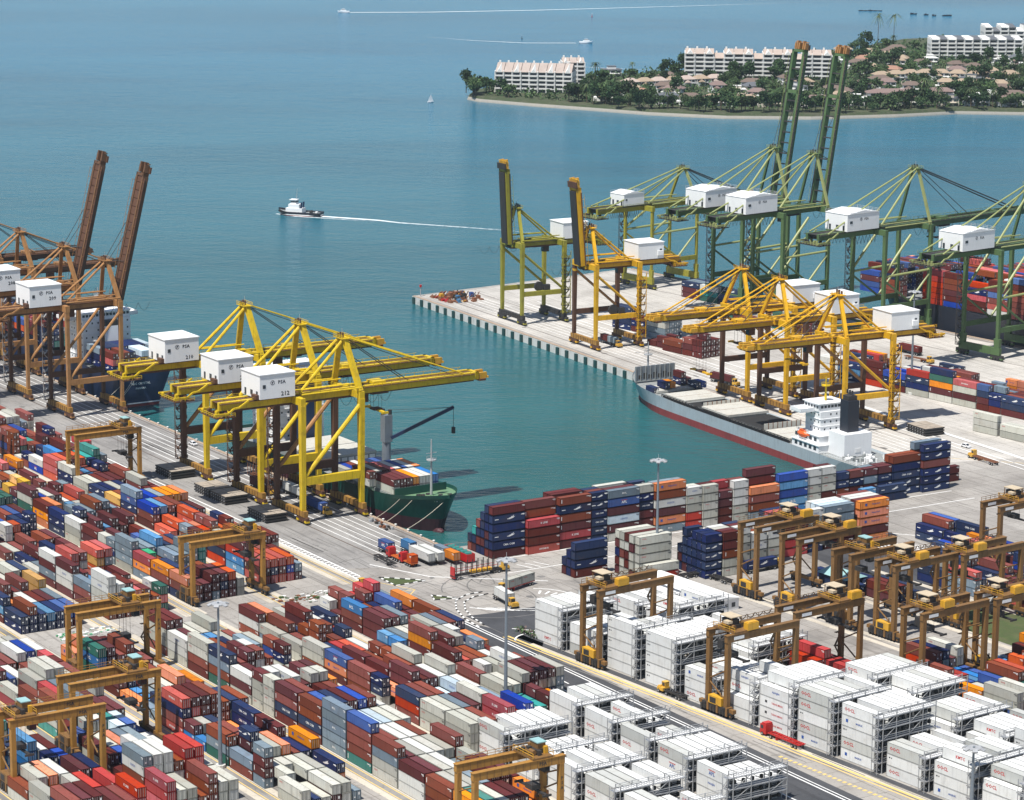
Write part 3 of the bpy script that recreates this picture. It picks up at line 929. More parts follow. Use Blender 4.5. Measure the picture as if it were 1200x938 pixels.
    for s in (-1, 1):
        b = MB()
        b.beam((s * (h - 0.2), -0.2, zt), (s * ax, ya, za), 1.25 * kk if not big else 1.0, 1.1 * kk, hi if s * sgn > 0 else main)
        b.build('apex_leg', t)
        b = MB()
        ymid = -G + (2.0 if not big else 2.0)
        b.tube((s * (gx + 1.0), ymid, zt + 0.6), (s * ax, ya - 0.3, za - 0.4), 0.38 * kk if not big else 0.5, hi, 7)
        b.build('backstay', t)
        if big:
            b = MB()
            b.tube((s * (gx + 2.2), -G - back + 4, zb + gh), (s * ax, ya - 0.3, za + 0.2), 0.36, hi, 7)
            b.build('backstay', t)
        b = MB()
        b.tube((s * h, -G, zt + 1.2), (s * h, 0, zt + 1.2), 0.30, hi, 7)
        b.tube((s * (gx + 2.0), -G, zt + 1.8), (s * (gx + 2.0), 0, zt + 1.8), 0.24, hi, 7)
        b.build('upper_tie', t)
    b = MB()
    b.box(-ax - 1.6, ax + 1.6, ya - 1.6, ya + 1.6, za - 0.3, za, main)
    railing(b, (-ax - 1.6, ya - 1.6, za), (ax + 1.6, ya - 1.6, za), 1.1, hi, 1.0, 0.1)
    railing(b, (-ax - 1.6, ya + 1.6, za), (ax + 1.6, ya + 1.6, za), 1.1, hi, 1.0, 0.1)
    for k in range(4):
        b.tube((-1.2 + k * 0.8, ya - 0.9 + 0.5 * (k % 2), za), (-1.2 + k * 0.8, ya - 0.9 + 0.5 * (k % 2), za + 1.3 + 0.4 * (k % 2)), 0.35, dark, 7)
    b.beam((0, ya, za), (0, ya, za + 3), 0.14, 0.14, 'galvanised')
    b.build('apex_head', t)
    # forestays
    for s in (-1, 1):
        b = MB()
        top = Vector((s * ax, ya + 0.6, za - 0.2))
        if not up:
            b.tube(top, bt((s * gx, out * 0.44, zb + bh)), 0.16, 'dark_steel', 5)
            b.tube(top + Z * 0.3, bt((s * gx, out * 0.88, zb + bh)), 0.30, hi if not big else 'dark_steel', 6)
            if not big: b.tube(top - Z * 0.3, bt((s * gx, out * 0.80, zb + bh)), 0.12, 'dark_steel', 5)
        else:
            m_ = bt((s * gx, out * 0.62, zb + bh + 0.6))
            b.tube(top, m_, 0.12, 'dark_steel', 5)
            b.tube(top + Vector((0, 0.5, 0)), bt((s * gx, out * 0.34, zb + bh + 0.6)), 0.2, 'dark_steel', 5)
        b.build('forestay', t)
    # machinery house on the backreach
    hl, hw, hh = house
    hz0 = zb + gh + 0.2
    hy1 = -G - 1.2
    hy0 = hy1 - hl
    b = MB()
    b.box(-hw / 2, hw / 2, hy0, hy1, hz0, hz0 + hh, 'house_white')
    if big:
        k = 1.3
        b.mesh([(-hw / 2 - .2, hy0 - .2, hz0 + hh), (hw / 2 + .2, hy0 - .2, hz0 + hh), (hw / 2 + .2, hy1 + .2, hz0 + hh), (-hw / 2 - .2, hy1 + .2, hz0 + hh), (-hw / 2 - .2, (hy0 + hy1) / 2, hz0 + hh + k), (hw / 2 + .2, (hy0 + hy1) / 2, hz0 + hh + k)],
               [(0, 1, 5, 4), (2, 3, 4, 5), (0, 4, 3), (1, 2, 5)], 'house_white')
    else:
        b.box(-hw / 2 - 0.25, hw / 2 + 0.25, hy0 - 0.25, hy1 + 0.25, hz0 + hh, hz0 + hh + 0.3, 'house_white')
    for sx in (-1, 1):
        o = Vector((sx * (hw / 2 + 0.03), hy1 - hl * 0.45, hz0 + hh * 0.66))
        dx = Vector((0, 1 if sx > 0 else -1, 0))
        if lettering:
            b.text('PSA', o + dx * 1.0, dx, Z, hh * 0.155, 'lettering_black')
            ring_mark(b, o - dx * (1.1 + hh * 0.17), dx, Z, hh * 0.10, 'lettering_black')
        if number:
            o2 = Vector((sx * (hw / 2 + 0.03), hy1 - hl * (0.28 if sx > 0 else 0.72), hz0 + hh * (0.17 if main == 'crane_yellow' else 0.38)))
            b.text(number, o2, dx, Z, hh * 0.185, 'lettering_black')
    hs = b.build('machinery_house', t)
    b = MB()
    for k, (xx, zz, ww, hh2) in enumerate(((-hw * 0.28, 0.2, 1.1, 2.3), (hw * 0.05, 0.9, 1.5, 1.6), (hw * 0.34, 0.2, 1.1, 2.3))):
        b.box(xx - ww / 2, xx + ww / 2, hy0 - 0.12, hy0 + 0.02, hz0 + zz, hz0 + zz + hh2, 'window_dark')
    for sx in (-1, 1):
        b.box(sx * (hw / 2) - 0.1, sx * (hw / 2) + 0.1, hy0 + hl * 0.08, hy0 + hl * 0.16, hz0 + hh * 0.45, hz0 + hh * 0.6, 'window_dark')
    b.build('window', hs)
    if big:
        b = MB()
        for sx in (-1, 1): railing(b, (sx * (hw / 2 + 0.1), hy0, hz0 + hh), (sx * (hw / 2 + 0.1), hy1, hz0 + hh), 1.2, 'galvanised', 2.2, 0.1)
        railing(b, (-hw / 2, hy1 + 0.1, hz0 + hh + 0.1), (hw / 2, hy1 + 0.1, hz0 + hh + 0.1), 1.2, 'galvanised', 2.2, 0.1)
        # lattice walkways and cable loops under the house
        for k in range(9):
            yy = hy0 + 1 + k * hl / 9
            b.beam((-hw / 2 - 1.5, yy, zb - 1.5), (-hw / 2 - 1.5, yy + 1.2, zb - 4.6), 0.1, 0.1, 'dark_steel')
            b.beam((-hw / 2 - 1.5, yy + 1.2, zb - 4.6), (-hw / 2 - 1.5, yy + 2.4, zb - 1.5), 0.1, 0.1, 'dark_steel')
            b.beam((hw / 2 - 2, yy, zb), (hw / 2 - 2, yy + 1.0, zb - 3.4), 0.12, 0.12, 'dark_steel')
            b.beam((hw / 2 - 2, yy + 1.0, zb - 3.4), (hw / 2 - 2, yy + 2.0, zb), 0.12, 0.12, 'dark_steel')
        b.build('house_railing', hs)
    else:
        b = MB()
        b.box(-hw / 2 - 1.0, -hw / 2 - 0.2, hy0 + 1, hy0 + 3.5, hz0 + 1.5, hz0 + 3.5, 'house_white')
        b.box(hw * 0.2, hw * 0.45, hy0 - 1.2, hy0 - 0.1, hz0, hz0 + 1.5, dark)
        b.build('ventilator', hs)
    # trolley with the driver's cab
    ty = trolley
    if up: ty = -G * 0.55
    b = MB()
    b.box(-gx - 0.3, gx + 0.3, ty - 3.2, ty + 3.2, zb - 0.9, zb - 0.2, dark)
    b.box(-gx + 0.2, gx - 0.2, ty - 2.4, ty + 2.4, zb + gh - 0.2, zb + gh + 0.7, main)
    tr = b.build('trolley', t)
    b = MB()
    b.box(-1.2, 1.2, ty - 6.4, ty - 3.6, zb - 3.6, zb - 0.9, dark)
    b.box(-1.05, 1.05, ty - 3.62, ty - 3.55, zb - 3.2, zb - 1.4, 'glass_dark')
    b.box(-1.3, 1.3, ty - 6.5, ty - 3.5, zb - 0.95, zb - 0.7, main)
    b.build('driver_cab', tr)
    if not up:
        zs = hang if hang else zb - 7
        b = MB()
        for sx in (-1, 1):
            for sy in (-1, 1):
                b.tube((sx * 1.1, ty + sy * 1.6, zb - 0.6), (sx * 1.1, ty + sy * 1.6, zs + 0.6), 0.06, 'dark_steel', 4)
        b.build('hoist_rope', tr)
        b = MB()
        b.box(-6.0, 6.0, ty - 0.5, ty + 0.5, zs, zs + 0.6, main)
        b.box(-1.6, 1.6, ty - 1.6, ty + 1.6, zs + 0.3, zs + 0.9, dark)
        for sx in (-1, 1): b.box(sx * 6 - 0.3, sx * 6 + 0.3, ty - 1.2, ty + 1.2, zs - 0.1, zs + 0.6, main)
        b.build('spreader', tr)
    # stair tower on the far landward leg
    b = MB()
    sx = -sgn * (h + leg * 0.5) if not flip else sgn * (h + leg * 0.5)
    nfl = int((zg - 4) / 3.6)
    st = ('galvanised' if main == 'crane_tan' else main if flip else dark) if not big else dark
    for k in range(nfl):
        z0 = 4 + k * 3.6
        o = -sgn * 1.7 if not flip else sgn * 1.7
        b.box(min(sx, sx + o), max(sx, sx + o), -G - 2.0, -G + 2.0, z0, z0 + 0.14, dark)
        b.beam((sx + o * 0.5, -G - 1.6 if k % 2 else -G + 1.6, z0 + 0.1), (sx + o * 0.5, -G + 1.6 if k % 2 else -G - 1.6, z0 + 3.6), 0.7, 0.18, st)
        railing(b, (sx + o, -G - 2, z0 + 0.1), (sx + o, -G + 2, z0 + 0.1), 1.1, st, 2.0, 0.1)
        for q in (-2, 2):
            b.beam((sx + o, -G + q, z0), (sx + o, -G + q, z0 + 3.6), 0.2, 0.2, st)
            b.beam((sx + o * 0.1, -G + q, z0), (sx + o, -G + q, z0 + 3.6), 0.14, 0.14, dark)
            railing(b, (sx, -G + q, z0 + 0.1), (sx + o, -G + q, z0 + 0.1), 1.1, st, 1.7, 0.14)
    b.build('stair_tower', t)
    # festoon cables under the girder
    b = MB()
    for k in range(4 if not big else 6):
        yy = 3 + k * 5.0
        pr_ = None
        for i in range(7):
            u = i / 6
            p = Vector((gx + 0.9, yy + 5 * u - 8, zb - 0.1 - 3.2 * 4 * u * (1 - u)))
            if pr_ is not None: b.beam(pr_, p, 0.10, 0.10, 'dark_steel')
            pr_ = p
    b.build('festoon_cable', t)
    if reel:
        b = MB()
        c = Vector((-sgn * -(h - 1), -G * 0.42, zp + 4.0))
        for r0, m_ in ((2.2, 'dark_steel'), (1.5, 'galvanised'), (1.1, 'dark_steel')):
            b.tube(c - Vector((0.5 + 0.02 * r0, 0, 0)), c + Vector((0.5 + 0.1 * (2.3 - r0), 0, 0)), r0, m_, 18)
        b.box(c.x - 1, c.x + 1, c.y - 5.5, c.y - 2.6, zp + 2, zp + 4.6, 'dark_steel')
        b.build('cable_reel', t)
    return t

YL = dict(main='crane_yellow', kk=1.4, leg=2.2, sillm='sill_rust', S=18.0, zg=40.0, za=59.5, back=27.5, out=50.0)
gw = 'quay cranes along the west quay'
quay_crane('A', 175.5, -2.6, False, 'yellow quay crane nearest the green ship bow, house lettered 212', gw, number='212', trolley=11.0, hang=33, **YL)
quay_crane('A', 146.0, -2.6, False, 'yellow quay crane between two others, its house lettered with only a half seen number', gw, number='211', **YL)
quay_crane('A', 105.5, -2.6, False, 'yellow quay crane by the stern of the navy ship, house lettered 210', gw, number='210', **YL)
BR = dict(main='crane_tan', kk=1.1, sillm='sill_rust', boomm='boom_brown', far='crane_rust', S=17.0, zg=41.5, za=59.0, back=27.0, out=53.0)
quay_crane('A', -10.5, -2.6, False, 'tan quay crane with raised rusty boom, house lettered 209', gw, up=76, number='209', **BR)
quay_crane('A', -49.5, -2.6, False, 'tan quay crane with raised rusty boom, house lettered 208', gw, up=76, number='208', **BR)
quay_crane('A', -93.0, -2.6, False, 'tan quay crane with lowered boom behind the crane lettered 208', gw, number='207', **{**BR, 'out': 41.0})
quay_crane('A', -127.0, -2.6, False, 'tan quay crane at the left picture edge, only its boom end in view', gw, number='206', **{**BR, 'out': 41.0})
gp = 'quay cranes on the basin side of the pier'
PO = dict(G=21.8, S=18.5, zg=34.8, za=52.5, back=24.0, out=37.0, kk=1.1, leg=1.9, house=(13.0, 12.0, 7.0), lettering=False)
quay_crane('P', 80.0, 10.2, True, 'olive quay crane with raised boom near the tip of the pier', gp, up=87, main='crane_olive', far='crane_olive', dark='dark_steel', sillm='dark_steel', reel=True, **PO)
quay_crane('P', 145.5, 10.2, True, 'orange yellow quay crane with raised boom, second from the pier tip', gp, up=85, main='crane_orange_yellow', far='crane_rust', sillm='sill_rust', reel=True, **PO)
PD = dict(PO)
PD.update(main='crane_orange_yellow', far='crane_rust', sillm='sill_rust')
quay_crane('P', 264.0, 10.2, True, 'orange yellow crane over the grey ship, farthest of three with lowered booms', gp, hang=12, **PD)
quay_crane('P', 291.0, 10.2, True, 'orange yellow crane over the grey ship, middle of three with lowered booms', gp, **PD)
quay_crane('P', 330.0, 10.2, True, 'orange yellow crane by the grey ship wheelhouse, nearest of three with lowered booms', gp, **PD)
gg = 'green quay cranes on the sea side of the pier'
GR = dict(main='crane_green', hi='crane_pale_green', far='crane_green', dark='dark_steel', big=True, S=19.5, G=29.5, zg=45.5, za=72.5, back=36.0, out=74.0, house=(20.0, 13.5, 7.5), leg=1.8)
quay_crane('G', -229.5, 29.5, False, 'smaller pale green quay crane nearest the far pier end, low house', gg, **{**GR, 'main': 'crane_olive', 'hi': 'crane_pale_green', 'zg': 38.0, 'za': 56.0, 'house': (13.0, 10.0, 5.5), 'out': 44.0, 'back': 30.0, 'lettering': False, 'leg': 1.4})
quay_crane('G', -167.0, 29.5, False, 'green quay crane with raised boom, farther of the two raised', gg, up=80, **GR)
quay_crane('G', -140.3, 29.5, False, 'green quay crane with raised boom, nearer of the two raised', gg, up=80, **GR)
quay_crane('G', -76.5, 29.5, False, 'green quay crane with lowered boom, its near legs behind the lamp mast', gg, **GR)
quay_crane('G', -9.5, 29.5, False, 'green quay crane with lowered boom at right over the big ship', gg, **GR)
quay_crane('G', 54.0, 29.5, False, 'green quay crane mostly beyond the right picture edge, its backreach in view', gg, **GR)

# ------------------------------------------------------------------ yard gantry cranes
def yard_gantry(label, group, span=24.0, zt=20.6, col='gantry_ochre', cabin='cabin_teal', yt=4.0, hang=13.0, load=None, cream=False, letters=True):
    t = thing('yard_gantry_crane', label, 'gantry crane', 'W', 0, 0, 0, 0, group)
    hx, hy = 3.7, span / 2
    for xx in (-hx, hx):
        for yy in (-hy, hy):
            b = MB()
            b.box(xx - 0.68, xx + 0.68, yy - 0.6, yy + 0.6, 2.4, zt, col)
            if letters and yy > 0 and xx > 0:
                for k, ch in enumerate('PSA'):
                    b.text(ch, (xx + 0.70, yy, zt - 3.5 - k * 1.2), (0, 1, 0), (0, 0, 1), 0.8, 'lettering_black')
            b.build('leg', t)
    for xx in (-hx, hx):
        b = MB()
        b.box(xx - 0.6, xx + 0.6, -hy - 0.8, hy + 0.8, zt, zt + 1.9, col)
        n = 12
        for k in range(n):
            yy = -hy + (k + 0.5) * span / n
            b.box(xx - 0.64, xx + 0.64, yy - 0.06, yy + 0.06, zt + 0.05, zt + 1.85, 'gantry_brown')
        b.box(xx - 0.75, xx + 0.75, -hy - 1.0, hy + 1.0, zt + 1.9, zt + 2.0, col)
        if letters: b.text('PSA', (xx + 0.66, hy * 0.55, zt + 0.95), (0, 1, 0), Z, 0.9, 'lettering_black')
        if cream: b.box(xx + 0.6, xx + 0.68, -hy + 1.5, -hy + 5.0, zt + 0.5, zt + 1.4, 'house_white')
        b.build('main_beam', t)
    b = MB()
    railing(b, (-hx - 0.9, -hy, zt + 1.9), (-hx - 0.9, hy, zt + 1.9), 1.3, col, 2.0, 0.10)
    b.box(-hx - 1.3, -hx - 0.75, -hy, hy, zt + 1.8, zt + 1.9, 'gantry_brown')
    if cream:
        pr_ = None
        for i in range(33):
            u = i / 32
            p = Vector((-hx - 1.2, -hy + 8 + (span - 9) * u, zt + 3.4 - 1.3 * abs(math.sin(u * math.pi * 5))))
            if pr_ is not None: b.beam(pr_, p, 0.16, 0.16, 'dark_steel')
            pr_ = p
    b.build('walkway', t)
    for yy in (-hy, hy):
        b = MB()
        b.box(-hx - 3.2, hx + 3.2, yy - 0.55, yy + 0.55, 1.7, 2.7, 'gantry_brown')
        b.build('sill_beam', t)
        for xx in (-1, 1):
            b = MB()
            for k in (-1, 1):
                xw = xx * (hx + 0.9) + k * 1.0
                b.tube((xw, yy - 0.45, 0.78), (xw, yy + 0.45, 0.78), 0.78, 'rubber', 12)
                b.tube((xw, yy - 0.5, 0.78), (xw, yy + 0.5, 0.78), 0.30, 'gantry_brown', 8)
            b.box(xx * (hx + 0.9) - 1.7, xx * (hx + 0.9) + 1.7, yy - 0.62, yy + 0.62, 1.25, 1.75, 'dark_steel')
            b.build('wheel', t)
        b = MB()
        b.tube((-hx, yy, 9.0), (hx, yy, 13.0), 0.22, 'gantry_brown', 6)
        b.tube((-hx, yy, 12.8), (hx, yy, 16.0), 0.22, 'gantry_brown', 6)
        b.tube((-hx, yy, 8.6), (hx, yy, 4.2), 0.22, 'gantry_brown', 6)
        b.build('brace', t)
    b = MB()
    b.box(-2.6, 2.6, -hy - 1.1, -hy + 0.9, 2.8, 5.0, 'machine_yellow' if cream else 'gantry_brown')
    b.box(-3.4, -2.7, -hy - 0.9, -hy + 0.7, 2.8, 4.4, 'dark_steel')
    b.box(-5.2, 5.2, -hy - 0.95, -hy + 0.8, 0.85, 2.75, 'dark_steel')
    for q in range(9): b.box(-5.6 + q * 1.25, -4.9 + q * 1.25, -hy - 1.15, -hy + 0.9, 0.7, 2.0 + 0.5 * (q % 3), ['dark_steel', 'rubber', 'gantry_brown'][q % 3])
    b.box(-1.9, 0.5, -hy - 1.16, -hy - 1.09, 3.1, 4.6, 'dark_steel')
    b.tube((1.6, -hy, 5), (1.6, -hy, 6.4), 0.18, 'dark_steel', 7)
    b.build('power_pack', t)
    b = MB()
    for k in range(int((zt - 3) / 3.9) + 1):
        z0 = 3 + k * 3.9
        b.beam((-hx - 1.2, hy - 1.2 if k % 2 else hy + 1.2, z0), (-hx - 1.2, hy + 1.2 if k % 2 else hy - 1.2, z0 + 3.9), 0.6, 0.14, 'gantry_brown')
        b.box(-hx - 1.7, -hx - 0.6, hy - 1.3, hy + 1.3, z0 + 3.8, z0 + 3.9, 'gantry_brown')
    b.build('stair', t)
    # trolley
    b = MB()
    b.box(-hx - 0.6, hx + 0.6, yt - 2.8, yt + 2.8, zt + 2.05, zt + 2.5, 'gantry_brown')
    b.box(-1.8, 1.8, yt - 1.6, yt + 1.6, zt + 2.5, zt + 3.6, 'dark_steel')
    b.tube((-2.4, yt - 1.2, zt + 3.2), (2.4, yt - 1.2, zt + 3.2), 0.6, 'gantry_brown', 10)
    if not cream:
        for k in range(9):
            xx, yy = -2.6 + (k * 5 % 9) * 0.65, yt - 2.3 + (k * 7 % 9) * 0.55
            b.box(xx - 0.5, xx + 0.5, yy - 0.45, yy + 0.45, zt + 2.5, zt + 3.2 + (k % 3) * 0.5, ['dark_steel', 'machine_yellow', 'gantry_brown', 'dark_steel'][k % 4])
    railing(b, (-hx - 0.6, yt - 2.8, zt + 2.5), (hx + 0.6, yt - 2.8, zt + 2.5), 1.2, 'machine_yellow', 1.8, 0.1)
    railing(b, (-hx - 0.6, yt + 2.8, zt + 2.5), (hx + 0.6, yt + 2.8, zt + 2.5), 1.2, 'machine_yellow', 1.8, 0.1)
    tr = b.build('trolley', t)
    b = MB()
    if cream:
        for q in ((-2.2, -1.6), (2.2, -1.6), (-2.2, 1.6), (2.2, 1.6)):
            b.beam((q[0] - 0.6, yt + q[1], zt + 3.4), (q[0] - 0.6, yt + q[1], zt + 5.6), 0.2, 0.2, 'gantry_brown')
        b.box(-2.6, 1.4, yt - 1.3, yt + 1.3, zt + 3.6, zt + 4.9, 'dark_steel')
        b.box(-3.0, 1.8, yt - 1.9, yt + 1.9, zt + 5.6, zt + 5.8, 'cabin_cream')
        b.box(-0.2, 1.8, yt - 2.9, yt - 1.4, zt + 4.2, zt + 4.9, 'cabin_cream')
    else:
        b.box(-1.6, 1.6, yt + 0.2, yt + 2.4, zt + 3.6, zt + 5.0, 'gantry_brown')
        b.box(-1.8, 1.8, yt + 0.0, yt + 2.6, zt + 5.0, zt + 5.25, cabin)
    b.build('winch_house', tr)
    if cream:
        b = MB()
        b.box(hx - 0.9, hx + 0.9, yt + 1.6, yt + 5.4, zt + 2.3, zt + 4.3, 'machine_yellow')
        b.box(hx - 0.7, hx + 0.7, yt + 1.9, yt + 5.1, zt + 4.3, zt + 4.5, 'machine_yellow')
        b.build('electric_cabinet', tr)
    b = MB()
    cy = yt + (3.2 if not cream else -3.2)
    b.box(-1.0, 1.0, cy - 0.9, cy + 0.9, zt - 2.6, zt - 0.3, 'dark_steel')
    b.box(0.9, 1.02, cy - 0.8, cy + 0.8, zt - 2.2, zt - 0.9, 'glass_dark')
    b.beam((0, cy, zt - 0.3), (0, yt, zt + 2.2), 0.4, 0.4, 'dark_steel')
    b.build('driver_cab', tr)
    b = MB()
    b.box(-6.0, 6.0, yt - 0.35, yt + 0.35, hang, hang + 0.45, 'dark_steel')
    b.box(-1.5, 1.5, yt - 1.2, yt + 1.2, hang + 0.2, hang + 1.5, 'dark_steel')
    for s in (-1, 1): b.box(s * 6 - 0.2, s * 6 + 0.2, yt - 1.2, yt + 1.2, hang - 0.05, hang + 0.45, 'dark_steel')
    sp = b.build('spreader', tr)
    b = MB()
    for sx in (-1, 1):
        for sy in (-1, 1):
            b.tube((sx * 1.3, yt + sy * 1.0, hang + 1.4), (sx * 1.3, yt + sy * 1.0, zt + 2.4), 0.05, 'dark_steel', 4)
    b.build('hoist_rope', sp) if False else b.build('hoist_rope', tr)
    return t

gl = 'ochre yard gantry cranes in the mixed yard'
gr_ = 'brown yard gantry cranes in the right hand yard'
def bc(i): return (LANES[i] + LANES[i + 1]) / 2
left = [(100.0, -57.5, 7.0, 9.5, 'ochre gantry crane carrying a blue container by the quay apron'),
        (49.0, bc(1), 6.0, 11.0, 'ochre gantry crane at the left picture edge beneath the tan quay cranes'),
        (248.5, -87.5, 8.0, 11.5, 'ochre gantry crane above coral containers at the block end by the junction'),
        (299.0, -147.0, 3.5, 9.0, 'ochre gantry crane standing before the cross lane with orange containers at its foot'),
        (355.5, -174.5, 6.0, 10.0, 'ochre gantry crane above pale containers, between two others at lower left'),
        (374.0, -198.5, -8.5, 10.5, 'ochre gantry crane in the bottom left corner of the picture'),
        (464.5, -123.5, 6.5, 11.0, 'ochre gantry crane cut by the bottom picture edge above orange containers')]
for i, (x, y, yt, hg, lab) in enumerate(left):
    put(yard_gantry(lab, gl, yt=yt, hang=hg, span=23.6, zt=17.6), 'A', x, y)
right = [(33.0, 10.0, -8.5, 16.0, 'brown gantry crane astride the first white refrigerated stacks by the road'),
         (86.0, 10.0, -7.5, 15.0, 'brown gantry crane with yellow power pack beside the parked red truck'),
         (80.5, 39.2, 6.0, 15.5, 'brown gantry crane behind the white stacks, over coral red containers'),
         (6.5, 91.0, 4.5, 16.0, 'brown gantry crane farthest from the white stacks, before pale grey containers'),
         (24.0, 92.0, 5.0, 16.5, 'brown gantry crane in front of the orange and white quay stacks'),
         (46.0, 92.5, -4.5, 15.5, 'brown gantry crane half hidden behind its neighbours, with blue roofed winch'),
         (62.0, 94.6, -5.0, 16.0, 'brown gantry crane right of the striped road marking'),
         (65.0, 119.2, -9.0, 15.0, 'brown gantry crane with cream roof in front of the royal blue stack'),
         (31.5, 169.5, -2.0, 16.5, 'brown gantry crane at the right picture edge over blue containers'),
         (101.5, 66.3, -6.5, 16.0, 'brown gantry crane nearest the lawn strip between the gantries'),
         (103.0, 93.0, -7.5, 16.0, 'brown gantry crane at the right edge above the dark green container')]
for i, (x, y, yt, hg, lab) in enumerate(right):
    put(yard_gantry(lab, gr_, yt=yt, hang=hg, span=24.0 if i else 25.5, col='gantry_brown', cabin='cabin_teal', cream=(i != 5), letters=False), 'R', x - 3.0, y)
# ------------------------------------------------------------------ shipping containers
CW, CH, CHC = 2.44, 2.59, 2.90
LOGO = {'n': ('wing', 'lettering_white'), 'n2': ('CMA CGM', 'lettering_white'), 'u': ('APL', 'lettering_white'), 'o': ('Hapag-Lloyd', 'lettering_blue'),
        'g': ('OOCL', 'lettering_red'), 's': ('MOL', 'lettering_white'), 'd': ('MOL', 'lettering_white'), 'r': ('K LINE', 'lettering_white'),
        'c': ('HYUNDAI', 'lettering_white'), 'w': ('COSCO', 'lettering_blue'), 'l': ('BCL', 'lettering_white'), 'm': ('bar', 'lettering_white'), 'b': ('bar', 'lettering_white'),
        'x': ('OOCL', 'lettering_red'), 'x2': ('APLx', 'lettering_blue'), 'x3': ('HANJIN', 'lettering_blue'), 'x4': ('YANG MING', 'lettering_red'),
        'x5': ('KMTC', 'lettering_red'), 'x6': ('K LINE', 'lettering_red'), 'x7': ('small', 'lettering_black'), 'x8': ('MAERSK', 'lettering_blue'), 'z': ('OOCL', 'lettering_red'),
        'y': ('bar', 'lettering_black'), 't': ('bar', 'lettering_white'), 'p': ('COSCO', 'lettering_blue'), 'e': ('bar', 'lettering_white')}
WING = [(-1.0, -0.25), (-0.35, -0.32), (0.55, -0.10), (1.0, 0.22), (0.55, 0.16), (0.72, 0.62), (0.18, 0.22), (0.10, 0.42), (-0.10, 0.12), (-0.62, 0.05), (-0.25, -0.05), (-1.0, -0.12)]

def logo_on(b, key, L, H, side):
    """lettering on a long side; side=-1 is the local -y face"""
    word, m = LOGO[key]
    y = side * (CW / 2 + 0.012)
    dx = Vector((1 if side < 0 else -1, 0, 0))
    o = Vector((0, y, H * 0.52))
    if word == 'wing':
        k = 1.5 if L > 8 else 1.15
        b.face([o + dx * (p[0] * k + (0.8 if L > 8 else 0.2)) + Z * (p[1] * k * 0.9) for p in WING], m)
        b.text('CSG', o + dx * (-L * 0.36) - Z * H * 0.02, dx, Z, 0.28, m) if False else b.box(o.x - dx.x * L * 0.38 - 0.7, o.x - dx.x * L * 0.38 + 0.7, y - 0.008, y + 0.008, H * 0.46, H * 0.55, m)
        b.box(o.x + dx.x * L * 0.42 - 0.6, o.x + dx.x * L * 0.42 + 0.6, y - 0.008, y + 0.008, H * 0.72, H * 0.80, m)
    elif word == 'bar':
        b.box(-dx.x * (L / 2 - 0.7) - 0.12, -dx.x * (L / 2 - 0.7) + 0.12, y - 0.008, y + 0.008, H * 0.30, H * 0.78, m)
        b.box(dx.x * (L / 2 - 1.4) - 0.5, dx.x * (L / 2 - 1.4) + 0.5, y - 0.008, y + 0.008, H * 0.78, H * 0.84, m)
    elif word == 'small':
        b.box(-dx.x * (L / 2 - 1.0) - 0.25, -dx.x * (L / 2 - 1.0) + 0.25, y - 0.008, y + 0.008, H * 0.66, H * 0.76, m)
        b.box(-dx.x * (L / 2 - 1.7) - 0.15, -dx.x * (L / 2 - 1.7) + 0.15, y - 0.008, y + 0.008, H * 0.66, H * 0.76, m)
    elif word == 'APLx':
        b.text('APL', o - Z * 0.18, dx, Z, H * 0.34, 'lettering_blue')
        b.box(o.x - 1.35, o.x + 1.35, y - 0.008, y + 0.008, H * 0.68, H * 0.74, 'lettering_red')
    elif word == 'APL':
        b.text('APL', o - Z * 0.10, dx, Z, H * 0.34, m)
        b.box(o.x - 1.2, o.x + 1.2, y - 0.008, y + 0.008, H * 0.70, H * 0.75, 'lettering_red')
    elif word in ('OOCL',):
        big = key in 'xz'
        b.text('OOCL', o + dx * (-(L / 2) + (2.8 if big else 1.7)) + Z * H * (0.02 if big else 0.20), dx, Z, H * (0.33 if big else 0.16), m)
    elif word == 'Hapag-Lloyd':
        hh = H * 0.24 if L > 8 else H * 0.16
        b.text(word, o + dx * 0.5, dx, Z, hh, m)
        x0 = o.x - dx.x * (3.6 if L > 8 else 2.3)
        b.box(x0 - 0.45, x0 + 0.45, y - 0.008, y + 0.008, H * 0.38, H * 0.70, m)
    elif word == 'MAERSK':
        b.text(word, o + dx * 0.3, dx, Z, H * 0.17, m)
        x0 = o.x - dx.x * (L * 0.34)
        b.box(x0 - 0.4, x0 + 0.4, y - 0.008, y + 0.008, H * 0.40, H * 0.68, 'lettering_blue')
    elif word == 'K LINE':
        if key == 'x6':
            b.box(o.x - 2.4, o.x + 2.4, y - 0.008, y + 0.008, H * 0.32, H * 0.70, 'lettering_red')
            b.text('K LINE', (o.x, y + side * 0.012, H * 0.51), dx, Z, H * 0.2, 'lettering_white')
        else:
            b.text('K LINE', o, dx, Z, H * 0.24, m)
    elif word == 'YANG MING':
        b.text(word, o + dx * 0.6, dx, Z, H * 0.19, m)
        x0 = o.x - dx.x * 3.6
        b.box(x0 - 0.4, x0 + 0.4, y - 0.008, y + 0.008, H * 0.42, H * 0.64, 'lettering_black')
    else:
        wdt = {'HANJIN': 0.26, 'COSCO': 0.24, 'HYUNDAI': 0.22, 'BCL': 0.36, 'MOL': 0.24, 'CMA CGM': 0.26, 'KMTC': 0.28}.get(word, 0.2)
        if L < 8 and word in ('HANJIN', 'COSCO', 'HYUNDAI', 'CMA CGM'): wdt *= 0.72
        b.text(word, o, dx, Z, H * wdt, m)

